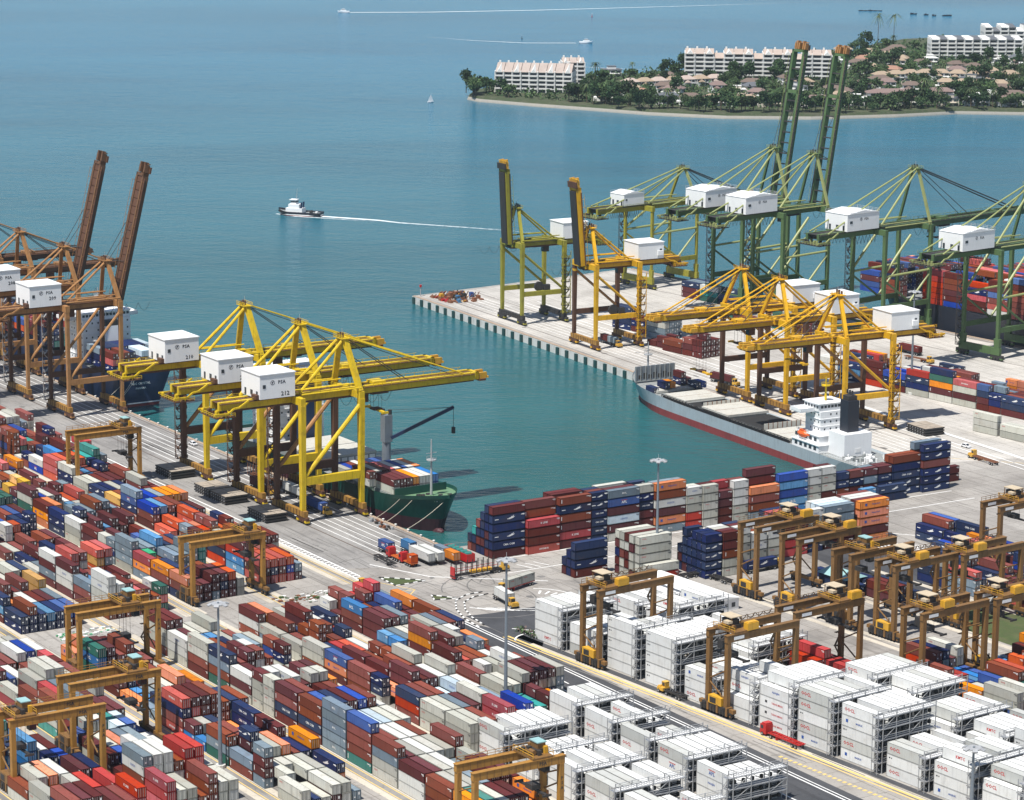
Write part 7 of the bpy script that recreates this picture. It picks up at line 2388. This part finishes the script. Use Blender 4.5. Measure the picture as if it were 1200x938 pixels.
# ------------------------------------------------------------------ lorries and cars
def wheelset(b, x, y0=-1.0, r=0.5, w=0.35):
    for s in (-1, 1):
        b.tube((x, s * 1.15 - w / 2, r), (x, s * 1.15 + w / 2, r), r, 'rubber', 11)
        b.tube((x, s * 1.15 - w / 2 - 0.02, r), (x, s * 1.15 + w / 2 + 0.02, r), r * 0.5, 'galvanised', 8)
def lorry(label, fr, x, y, rz, cab='truck_yellow', trailer='dark_steel', L=12.6, cargo=None, group='terminal lorries', kind='terminal', tractor=True):
    """cab at +x; origin under the trailer's middle"""
    t = thing('lorry' if tractor else 'trailer', label, 'lorry' if tractor else 'trailer', fr, x, y, 0.02, rz, group)
    b = MB()
    hl = L / 2
    for s in (-1, 1): b.box(-hl, hl, s * 0.55 - 0.12, s * 0.55 + 0.12, 1.05, 1.4, trailer)
    for k in range(6):
        xx = -hl + 0.15 + k * (L - 0.3) / 5
        b.box(xx - 0.14, xx + 0.14, -1.2, 1.2, 1.12, 1.38, trailer)
    b.box(-hl, hl, -1.22, -1.12, 1.15, 1.36, trailer)
    b.box(-hl, hl, 1.12, 1.22, 1.15, 1.36, trailer)
    b.box(hl - 3.2, hl - 2.9, -1.0, 1.0, 0.1, 1.1, trailer)
    tr = b.build('chassis', t)
    for xx in (-hl + 1.2, -hl + 2.5):
        b = MB()
        wheelset(b, xx)
        b.build('wheel', tr)
    if tractor:
        b = MB()
        x0 = hl + 0.2
        b.box(x0 - 2.6, x0 + 2.6, -0.5, 0.5, 0.6, 1.0, 'dark_steel')
        if kind == 'terminal':
            b.box(x0 + 0.2, x0 + 2.7, -1.2, 1.2, 0.7, 1.6, cab)
            b.box(x0 + 0.3, x0 + 1.8, -1.15, 0.3, 1.6, 3.0, cab)
            b.box(x0 + 0.25, x0 + 1.85, -1.2, 0.35, 3.0, 3.1, cab)
            b.box(x0 + 1.7, x0 + 2.6, -1.0, 1.0, 1.6, 1.9, cab)
        else:
            b.box(x0 + 0.6, x0 + 2.9, -1.22, 1.22, 0.6, 3.1, cab)
            b.box(x0 + 0.7, x0 + 2.3, -1.1, 1.1, 3.1, 3.55, cab)
        cb = b.build('cab', t)
        b = MB()
        if kind == 'terminal':
            b.box(x0 + 1.78, x0 + 1.83, -1.05, 0.2, 1.9, 2.8, 'glass_dark')
            b.box(x0 + 0.5, x0 + 1.6, -1.18, -1.13, 1.9, 2.8, 'glass_dark')
            b.box(x0 + 0.5, x0 + 1.6, 0.28, 0.33, 1.9, 2.8, 'glass_dark')
        else:
            b.box(x0 + 2.88, x0 + 2.93, -1.1, 1.1, 1.9, 2.9, 'glass_dark')
            for s in (-1, 1): b.box(x0 + 1.6, x0 + 2.6, s * 1.22 - 0.02, s * 1.22 + 0.02, 1.9, 2.8, 'glass_dark')
        b.build('window', cb)
        for xx in (x0 + 2.0, x0 - 1.4):
            b = MB()
            wheelset(b, xx, r=0.52)
            b.build('wheel', t)
    for (cx, key, CL) in (cargo or []):
        # cargo boxes rest on the trailer: things of their own
        p = W(fr, x, y)
        a = rz
        fx, fy = x + cx * math.cos(a), y + cx * math.sin(a)
        box(fr, fx, fy, 1.43, key, L=CL, rz=rz, block='cargo of lorry', desc=label, keep=True, logo=None if key in 'w' else 'auto')
    return t
HP = math.pi / 2
lorry('yellow lorry pulling two pale twenty foot boxes by the road arch', 'A', 287.0, -6.0, R(-73), cargo=[(-3.1, 'g', 6.06), (3.1, 'g', 6.06)], trailer='truck_red')
lorry('yellow lorry with a white box turning into the asphalt road', 'A', 297.5, -18.3, R(-6), cargo=[(0.5, 'w', 9.1)], trailer='dark_steel', L=10.5)
lorry('yellow lorry with an empty rusty trailer beside the near yard block', 'A', 269.5, -47.6, R(178), trailer='truck_orange')
lorry('red road lorry with an empty red trailer beside the white stacks', 'R', 111.5, -3.2, R(178), cab='truck_red', trailer='truck_red', kind='road', L=12.2)
lorry('yellow lorry with an empty trailer waiting below the second white gantry', 'R', 66.0, -1.9, R(178), trailer='dark_steel', L=8)
lorry('yellow lorry with a blue covered load under the yellow crane nearest the bow', 'A', 172.0, -13.0, 0, cargo=[(0, 'u', 12.19)], trailer='dark_steel')
lorry('yellow lorry with white boxes under the middle yellow crane', 'A', 150.0, -9.5, 0, cargo=[(-3.1, 'w', 6.06), (3.1, 'w', 6.06)])
lorry('yellow lorry with a maroon box under the middle yellow crane', 'A', 137.0, -15.5, 0, cargo=[(0, 'm', 12.19)])
lorry('yellow lorry with an empty brown trailer on the pier lanes at right', 'P', 399.5, 30.6, R(180), trailer='rust_scrap', L=12.5)
lorry('yellow lorry with a maroon box near the green crane feet', 'G', -33.0, -18.0, R(178), cargo=[(0, 'm', 12.19)])
lorry('empty brown lorry standing by the green crane sill', 'G', -21.0, -27.0, R(0), trailer='rust_scrap')
lorry('yellow lorry beside the navy stacks behind the white yard', 'R', -14, 83.5, R(182), trailer='dark_steel', L=9)
lorry('lorry with dark trailer waiting by the second quay row', 'A', 310.0, 69.0, R(92), trailer='dark_steel', cargo=[(0, 'n', 12.19)])
lorry('yellow lorry with empty trailer right of the white block corner', 'A', 304.5, 45.2, R(88), trailer='dark_steel', L=7)
lorry('lorry with a grey box on the pier between raised booms and stacks', 'P', 118.0, 55.0, R(180), cargo=[(0, 's', 12.19)])
lorry('lorry with a maroon box passing under the second raised boom', 'P', 146.0, 22.5, 0, cargo=[(-3, 'm', 6.06), (3.2, 's', 6.06)])
lorry('lorry with a maroon box beside the grey ship hatches', 'P', 238.0, 33.5 - 12, R(12), cargo=[(0, 'm', 12.19)])
# flat trailer with tall stanchions
t = lorry('red trailer with tall steel stanchions pulled by a yellow lorry', 'A', 268.5, -9.8, R(92), trailer='dark_steel', L=18.0)
b = MB()
for k in range(9):
    for s in (-1, 1): b.beam((-8.6 + k * 2.0, s * 1.1, 1.4), (-8.6 + k * 2.0, s * 1.1, 5.2), 0.22, 0.22, 'dark_steel')
for s in (-1, 1): b.beam((-8.6, s * 1.1, 2.9), (7.4, s * 1.1, 2.9), 0.14, 0.14, 'truck_red')
b.box(-8.9, -8.5, -1.2, 1.2, 0.6, 4.0, 'truck_red')
for k in range(5): b.box(-2 + k * 1.6, -0.8 + k * 1.6, -1, 1, 1.4, 2.0, 'machine_yellow')
b.build('stanchion_frame', t)
# parked trailers beside the mooring posts
lorry('trailer with royal blue box parked at the quay corner', 'A', 230.5, -19.8, R(0), tractor=False, L=7.5, cargo=[(0, 'u', 6.4)], group='parked trailers at the quay corner')
lorry('trailer with sky blue tank cover behind the royal blue box', 'A', 234.0, -13.6, R(0), tractor=False, L=7.5, cargo=[(0, 'l', 6.06)], group='parked trailers at the quay corner')
lorry('empty dark low trailer parked nearest the yard at the quay corner', 'A', 241.0, -26.5, R(-4), tractor=False, L=12.5, group='parked trailers at the quay corner')
lorry('red lorry cab with orange rear parked at the quay corner', 'A', 240.5, -21.4, R(180), cab='truck_red', trailer='truck_orange', kind='road', L=5, group='parked trailers at the quay corner')
lorry('red lorry with orange body parked nearer the triangular lawn', 'A', 248.0, -21.2, R(180), cab='truck_red', trailer='truck_orange', kind='road', L=5, group='parked trailers at the quay corner', cargo=[(-1.0, 'c', 2.99)])
lorry('trailer with white box, left of the white pair at the quay corner', 'A', 245.5, -15.6, R(0), tractor=False, L=13, cargo=[(0, 'w', 12.19)], group='parked trailers at the quay corner')
lorry('trailer with white box, right of the white pair at the quay corner', 'A', 246.0, -12.4, R(0), tractor=False, L=13, cargo=[(0, 'w', 12.19)], group='parked trailers at the quay corner')
lorry('trailer with grey and orange boxes beside the white pair', 'A', 248.5, -8.2, R(0), tractor=False, L=12, cargo=[(-3.1, 's', 6.06), (3.2, 'o', 6.06)], group='parked trailers at the quay corner')
# red open barge-like hopper beside the quay end
t = thing('red_hopper_trailer', 'long bright red hopper with green covers at the quay end', 'hopper', 'A', 248.5, -3.6, 0.02, 0)
b = MB()
b.box(-7, 7, -1.5, 1.5, 0.5, 0.9, 'truck_red')
for s in (-1, 1): b.box(-7, 7, s * 1.45 - 0.08, s * 1.45 + 0.08, 0.9, 3.0, 'truck_red')
for s in (-1, 1): b.box(s * 6.92 - 0.08, s * 6.92 + 0.08, -1.37, 1.37, 0.9, 3.0, 'truck_red')
b.build('tub', t)
b = MB()
for k in range(5): b.tube((-5.2 + k * 2.5, -1.2, 2.4), (-5.2 + k * 2.5, 1.2, 2.4), 1.0, 'container_paint_teal', 9)
b.build('cover', t)
b = MB()
for xx in (-4.5, 4.5): wheelset(b, xx, r=0.45)
b.build('wheel', t)

def car(label, fr, x, y, rz, m='car_white'):
    t = thing('car', label, 'car', fr, x, y, 0.02, rz)
    b = MB()
    b.prism([(-2.1, -0.85), (2.0, -0.85), (2.2, -0.6), (2.2, 0.6), (2.0, 0.85), (-2.1, 0.85)], 0.35, 0.85, m)
    b.mesh([(-1.9, -0.8, 0.85), (1.1, -0.8, 0.85), (1.1, 0.8, 0.85), (-1.9, 0.8, 0.85), (-1.3, -0.65, 1.45), (0.4, -0.65, 1.45), (0.4, 0.65, 1.45), (-1.3, 0.65, 1.45)], MB.BF, m)
    bd = b.build('body', t)
    b = MB()
    b.mesh([(1.12, -0.7, 0.9), (1.12, 0.7, 0.9), (0.46, 0.6, 1.42), (0.46, -0.6, 1.42)], [(0, 1, 2, 3)], 'glass_dark')
    for s in (-1, 1): b.mesh([(-1.6, s * 0.81, 0.92), (0.85, s * 0.81, 0.92), (0.3, s * 0.69, 1.4), (-1.2, s * 0.69, 1.4)], [(0, 1, 2, 3)], 'glass_dark')
    b.build('window', bd)
    for xx in (-1.3, 1.3):
        b = MB()
        for s in (-1, 1): b.tube((xx, s * 0.78 - 0.1, 0.32), (xx, s * 0.78 + 0.1, 0.32), 0.32, 'rubber', 10)
        b.build('wheel', t)
car('white car parked on the quay beside the crane lettered 210', 'A', 63.0, -4.6, 0)
car('white car on the pier lanes below the grey stacks', 'P', 377.0, 39.0, 0.1)
car('white car on the road behind the right gantries', 'R', 36, 124, 0.3)

# hatch covers lying on the quay
def covers(label, fr, x, y, L, Wd, n):
    t = thing('hatch_cover_stack', label, 'hatch covers', fr, x, y, 0, 0, 'ship hatch covers lying on the quay')
    for k in range(n):
        b = MB()
        z0 = 0.02 + k * 1.0
        b.box(-L / 2 + 0.3, L / 2 - 0.3, -Wd / 2 + 0.3, Wd / 2 - 0.3, z0, z0 + 0.45, 'dark_gap')
        b.box(-L / 2, L / 2, -Wd / 2, Wd / 2, z0 + 0.45, z0 + 0.95, 'dark_steel')
        for q in range(int(L / 1.6)):
            xx = -L / 2 + 0.8 + q * 1.6
            for s in (-1, 1): b.box(xx - 0.15, xx + 0.15, s * (Wd / 2 - 0.1) - 0.15, s * (Wd / 2 - 0.1) + 0.15, z0 + 0.1, z0 + 0.5, 'galvanised')
        if k == n - 1:
            b.box(-L / 2 + 0.1, L / 2 - 0.1, -Wd / 2 + 0.1, Wd / 2 - 0.1, z0 + 0.95, z0 + 1.0, 'hatch_top')
            b.box(-0.08, 0.08, -Wd / 2 + 0.1, Wd / 2 - 0.1, z0 + 1.0, z0 + 1.03, 'dark_steel')
            b.box(-L / 2 + 0.1, L / 2 - 0.1, -0.06, 0.06, z0 + 1.0, z0 + 1.03, 'dark_steel')
        b.build('cover', t)
covers('dark hatch cover stack by the crane lettered 210', 'A', 101.5, -30.8, 13.0, 9.5, 3)
covers('dark hatch cover stack between the first two yellow cranes, farther half', 'A', 132.0, -31.5, 11.5, 8.8, 3)
covers('dark hatch cover stack between the first two yellow cranes, nearer half', 'A', 144.2, -31.5, 11.5, 8.8, 3)
covers('dark hatch cover stack beside the nearest yellow crane', 'A', 172.0, -31.6, 13.5, 8.0, 3)
covers('dark hatch cover stack behind the grey ship funnel', 'P', 350.0, 40.5, 12.0, 9.0, 3)

# lashing cages and gear by the crane feet
def cage(label, fr, x, y, rz=0):
    t = thing('lashing_cage', label, 'cage', fr, x, y, 0.02, rz, 'steel lashing cages on the quay')
    b = MB()
    b.box(-6, 6, -1.2, 1.2, 0.2, 0.5, 'dark_steel')
    for k in range(7):
        for s in (-1, 1): b.beam((-5.9 + k * 1.97, s * 1.15, 0.5), (-5.9 + k * 1.97, s * 1.15, 4.6), 0.18, 0.18, 'rust_scrap')
    for s in (-1, 1):
        for z in (2.4, 4.6): b.beam((-5.9, s * 1.15, z), (5.9, s * 1.15, z), 0.14, 0.14, 'dark_steel')
    b.build('frame', t)
    b = MB()
    r0 = random.Random(int(x))
    for k in range(10): b.box(-5 + k, -4.3 + k, -0.8, 0.8, 0.5, 0.8 + r0.random(), 'rust_scrap')
    b.build('lashing_gear', t)
cage('tall dark lashing cage between the cranes lettered 210 and 212', 'A', 121.0, -8.0)
cage('tall dark lashing cage nearer the crane lettered 212', 'A', 133.0, -6.0)
for i, (x, y, lab) in enumerate(((196, -4.0, 'low heap of rusty lashing gear by the mooring posts'), (204, -4.6, 'low heap of rusty lashing gear, nearer the parked trailers'))):
    b = MB()
    r0 = random.Random(i + 3)
    for k in range(16):
        xx, yy = r0.uniform(-3.4, 3.4), r0.uniform(-1.2, 1.2)
        b.box(xx - 0.5, xx + 0.5, yy - 0.3, yy + 0.3, 0, r0.uniform(0.3, 1.0), r0.choice(['rust_scrap', 'galvanised', 'dark_steel']))
    o = b.build('lashing_gear_heap')
    tag(o, lab, 'heap', 'rusty lashing gear')
    put(o, 'A', x, y, 0.02)
# rusty gear on the pier tip
t = thing('salvage_heap', 'rusty and blue gear heaped on the pier tip', 'heap', 'P', 16.0, 17.0, 0.01)
r0 = random.Random(44)
for nm, mats, k in (('rusty_frame', ['rust_scrap', 'rust_scrap', 'dark_steel', 'rust_scrap', 'machine_yellow'], 52), ('blue_pump', ['container_paint_royal_blue', 'container_paint_sky_blue'], 8), ('red_drum', ['rust_scrap', 'truck_red', 'rust_scrap'], 14)):
    b = MB()
    for q in range(k):
        xx, yy = r0.uniform(-11, 11), r0.uniform(-8, 8)
        h = r0.uniform(0.8, 3.6) * (1 - 0.5 * abs(xx) / 11)
        if nm == 'red_drum': xx, yy, h = -8 + q * 1.3, -9.5 + r0.uniform(-1, 1), 1.1
        if q % 3: b.box(xx - 1.1, xx + 1.1, yy - 0.8, yy + 0.8, 0, h, r0.choice(mats))
        else:
            for s in (-1, 1): b.beam((xx - 1.5, yy + s, 0.1), (xx + 1.5, yy + s, h + 0.6), 0.3, 0.3, r0.choice(mats))
    b.build(nm, t)
b = MB()
b.tube((0, 0, 0), (0, 0, 4.5), 0.25, 'galvanised', 7)
b.tube((0, 0, 4.5), (0, 0, 5.6), 0.6, 'truck_red', 8)
o = b.build('beacon')
tag(o, 'small red harbour beacon at the corner of the pier tip', 'beacon')
put(o, 'P', 3.0, 3.0, 0)
# loose litter at the ends of the yard blocks
for lab, x, y, rx, ry, n, ms in (('pale litter and weeds scattered at the block end by the junction', 263, -66, 5, 10, 150, ['kerb_white', 'quay_wall', 'rust_scrap', 'foliage_mid']),
                                 ('green and grey litter on the cross lane of the yard', 262, -138, 3, 9, 110, ['container_paint_leaf_green', 'quay_wall', 'galvanised', 'kerb_white'])):
    b = MB()
    r0 = random.Random(n)
    for k in range(n):
        xx, yy, q = r0.uniform(-rx, rx), r0.uniform(-ry, ry), r0.uniform(0.1, 0.45)
        b.box(xx - q, xx + q, yy - q * 1.5, yy + q * 1.5, 0, q * r0.uniform(0.3, 1.4), r0.choice(ms))
    o = b.build('litter')
    tag(o, lab, 'litter', kind='stuff')
    put(o, 'A', x, y, 0.02)
# long white sheds between the white stacks and the quay rows
def shed(label, x, y, L, Wd, h):
    t = thing('white_shed', label, 'shed', 'R', x, y, 0, 0)
    b = MB()
    b.box(-L / 2, L / 2, -Wd / 2, Wd / 2, 0, h, 'house_white')
    wl = b.build('wall', t)
    b = MB()
    b.mesh([(-L / 2 - .4, -Wd / 2 - .4, h), (L / 2 + .4, -Wd / 2 - .4, h), (L / 2 + .4, Wd / 2 + .4, h), (-L / 2 - .4, Wd / 2 + .4, h), (-L / 2 - .4, 0, h + .9), (L / 2 + .4, 0, h + .9)], [(0, 1, 5, 4), (2, 3, 4, 5), (0, 4, 3), (1, 2, 5), (3, 2, 1, 0)], 'tent_white')
    b.build('roof', t)
    b = MB()
    for k in range(3): b.box(L / 2 - 0.05, L / 2 + 0.05, -Wd / 2 + 1 + k * 2.6, -Wd / 2 + 2.4 + k * 2.6, 1.0, 2.4, 'window_dark')
    b.build('window', wl)
shed('long white roofed shed behind the white stacks, beside the nearest lorry', -6, 63.5, 36, 9, 3.6)
shed('wide white roofed shed at the far corner of the white yard', 2, 52.5, 30, 9, 3.4)
t = thing('blue_roofed_shelter', 'dark shelter with blue grey roof between the brown gantries', 'shelter', 'R', 10.0, 112.0, 0)
b = MB()
b.box(-6, 6, -4, 4, 0, 3.2, 'hull_navy')
b.build('wall', t)
b = MB()
b.mesh([(-6.6, -4.6, 3.2), (6.6, -4.6, 3.2), (6.6, 4.6, 3.2), (-6.6, 4.6, 3.2), (-5, 0, 5.0), (5, 0, 5.0)], [(0, 1, 5, 4), (2, 3, 4, 5), (0, 4, 3), (1, 2, 5), (3, 2, 1, 0)], 'cabin_teal')
b.build('roof', t)
# shrubs at the corner of the white yard
b = MB()
r0 = random.Random(61)
for k in range(260):
    c = Vector((r0.uniform(-5, 5), r0.uniform(-1.4, 1.4), r0.uniform(0.2, 1.4)))
    a = Vector((r0.gauss(0, 1), r0.gauss(0, 1), r0.gauss(0, 1))).normalized()
    e = a.cross(Vector((0.3, 0.2, 1))).normalized()
    f = a.cross(e)
    s = r0.uniform(0.2, 0.4)
    b.face([c + e * s, c + f * s, c - e * s, c - f * s], 'foliage_mid' if r0.random() < 0.7 else 'roof_pink')
o = b.build('shrub_bed')
tag(o, 'low shrubs with pink flowers at the white yard corner', 'shrubs', kind='stuff')
put(o, 'R', -3.5, 1.0, 0)
# ------------------------------------------------------------------ emit the containers
def frame_rz(fr, rz): return RZ(fr) + rz
def score(d):
    p = W(d['fr'], d['x'], d['y'], d['z'] + d['H'] / 2)
    u, v, s = pix(p)
    if u < -60 or u > 1260 or v < -20 or v > 985: return -1.0, u, v
    top = d['tier'] == d['ntier'] - 1
    a = (d['L'] * 2.44 * 0.27 if top else 0) + d['L'] * 2.6 * 0.5 * (1.0 if d['row'] == 0 or top else 0.35)
    if d['keep']: a += 4
    return a * s * s, u, v
for d in BOXES: d['sc'], d['u'], d['v'] = score(d)
order = sorted([d for d in BOXES if d['sc'] > 0], key=lambda d: -d['sc'])
NIND = 296
ind, rest = order[:NIND], order[NIND:]
print('containers: individual', len(ind), 'merged', len(rest), 'dropped', len(BOXES) - len(order))
SHORT = {'front white refrigerated block': 'white roadside block', 'second white refrigerated block': 'second white block', 'white stacks by the road': 'white asphalt block',
         'white stacks left of the road': 'inner white block', 'near block with the tall grey stack': 'tall slate block', 'middle mixed block': 'middle mixed block',
         'block along the asphalt road': 'mixed asphalt block', 'block on the left of the mast lane': 'mast lane block', 'block in the lower left corner': 'lower left block',
         'block at the bottom left edge': 'bottom left block', 'tall stack row on the quay': 'tall quay row', 'second stack row on the quay': 'second quay row',
         'coloured row below the lawn': 'lawn block', 'row between the gantries at right': 'right gantry block', 'red row behind the white stacks': 'red block',
         'block beside the quay apron': 'apron block', 'block behind the quayside block': 'second apron block', 'block with the pale stack at its end': 'pale ended block',
         'lower left block by the cross lane': 'cross lane block', 'far lower left block': 'far corner block', 'maroon rows behind the right gantries': 'maroon gantry block', 'blue row at the right edge': 'blue edge block',
         'rows on the pier behind the grey ship': 'pier block', 'grey stacks on the pier in front': 'grey pier stacks', 'navy stack between the gantries': 'navy gantry stack'}
ORD = ordn + ['seventeenth', 'eighteenth', 'nineteenth', 'twentieth'] + ['%dth' % k for k in range(21, 400)]
def tierword(d):
    n, t = d['ntier'], d['tier']
    if n == 1: return 'single'
    if t == n - 1: return 'top'
    if t == 0: return 'bottom'
    return ['', 'second tier', 'third tier', 'fourth tier', 'fifth tier', 'sixth tier', 'seventh tier', 'eighth tier'][t]
LET = {'OOCL': 'red lettered', 'APL': 'white lettered', 'APLx': 'blue lettered', 'wing': 'wing marked', 'Hapag-Lloyd': 'dark lettered', 'MOL': 'white lettered', 'YANG MING': 'red lettered', 'HANJIN': 'blue lettered', 'COSCO': 'blue lettered', 'BCL': 'white lettered', 'K LINE': 'lettered', 'HYUNDAI': 'white lettered', 'KMTC': 'red lettered', 'CMA CGM': 'white lettered', 'MAERSK': 'blue lettered'}
meshes = {}
seen = {}
bays = {}
for d in BOXES: bays.setdefault(d['block'], set()).add(d['bay'])
bays = {k: sorted(v) for k, v in bays.items()}
for d in ind:
    kind = 'refrigerated_container' if d['key'][0] in 'xz' else 'shipping_container'
    key = (d['key'][0], d['L'], d['logo'], d['H'])
    if key not in meshes:
        b = MB()
        container_shape(b, d['L'], d['key'], d['logo'], d['H'])
        o = b.build(kind)
        meshes[key] = o
    else:
        o = meshes[key].copy()
        COL.objects.link(o)
        o.name = kind
    put(o, d['fr'], d['x'], d['y'], d['z'], d['rz'])
    col = CC[d['key'][0]][0]
    size = 'long' if d['L'] > 9 else 'short'
    let = LET.get(LOGO[d['logo']][0], '') if d['logo'] else ''
    blk_ = SHORT.get(d['block'], d['block'])
    if d['keep'] and d['desc']:
        lab = '%s %s container carried on the %s' % (col, size, d['desc'])
        w = lab.split()
        lab = ' '.join(w[:16])
    elif d['fr'] == 'A' and abs(d['rz']) > 1:
        k = bays[d['block']].index(d['bay'])
        rw = 'front row' if d['row'] == 0 else ORD[d['row']] + ' row back'
        tmpl = '%s %s %%s box, %s, %s column from left, %s, %s' % (col, size, tierword(d), ORD[k], rw, blk_)
    else:
        nb = bays[d['block']]
        far = not (d['fr'] == 'A' and d['x'] < 262)
        k = nb.index(d['bay']) if far else len(nb) - 1 - nb.index(d['bay'])
        tmpl = '%s %s %%s box, %s, %s row from left, %s bay from %s end, %s' % (col, size, tierword(d), ORD[d['row']], ORD[k], 'far' if far else 'near', blk_)
    if not (d['keep'] and d['desc']):
        lab = ' '.join((tmpl % let).split())
        if len(lab.split()) > 16: lab = ' '.join((tmpl % '').split())
        if len(lab.split()) > 16: lab = lab.replace('long ', '').replace('short ', '')
        if len(lab.split()) > 16: lab = lab.replace(' box,', ',')
        lab = ' '.join(lab.split()[:16])
    if lab in seen:
        near = 'nearer' if d['v'] > seen[lab] else 'farther'
        lab2 = near + ' ' + lab
        lab = ' '.join((lab2 if len(lab2.split()) <= 16 else lab2.replace(' box', '').replace(' long', '')).split()[:16])
    seen[lab] = d['v']
    tag(o, lab, 'container', 'containers in the ' + blk_ if not d['keep'] else 'containers on lorries')
if rest:
    b = MB()
    r0 = random.Random(123)
    for d in rest:
        p = W(d['fr'], d['x'], d['y'], d['z'])
        M4 = Matrix.Translation(p) @ Matrix.Rotation(frame_rz(d['fr'], d['rz']), 4, 'Z')
        b.tv = r0.random() * 0.98 + 0.01
        s = pix(p)[2]
        lg = d['logo']
        if lg and s < 3.0 and LOGO[lg][0] not in ('wing', 'bar', 'HYUNDAI', 'Hapag-Lloyd'): lg = None
        container_shape(b, d['L'], d['key'], lg, d['H'], lod=1 if s > 3.3 else 0, M4=M4)
    o = b.build('container_stacks')
    tag(o, 'mixed colour containers filling the farther stacks, ship decks and pier rows', 'containers', kind='stuff')

# ------------------------------------------------------------------ sea haze
hz = bpy.data.materials.new('haze')
hz.use_nodes = True
nt = hz.node_tree
nt.nodes.clear()
ho = nt.nodes.new('ShaderNodeOutputMaterial')
hv = nt.nodes.new('ShaderNodeVolumePrincipled')
hv.inputs['Color'].default_value = (0.70, 0.84, 0.95, 1)
hv.inputs['Density'].default_value = 0.00003
hv.inputs['Anisotropy'].default_value = 0.2
nt.links.new(hv.outputs[0], ho.inputs['Volume'])
USE_HAZE = True
if USE_HAZE:
    b = MB()
    b.box(-9100, 9100, -2100, 14100, -11.0, 262, hz)
    o = b.build('haze')
    o['kind'] = 'stuff'
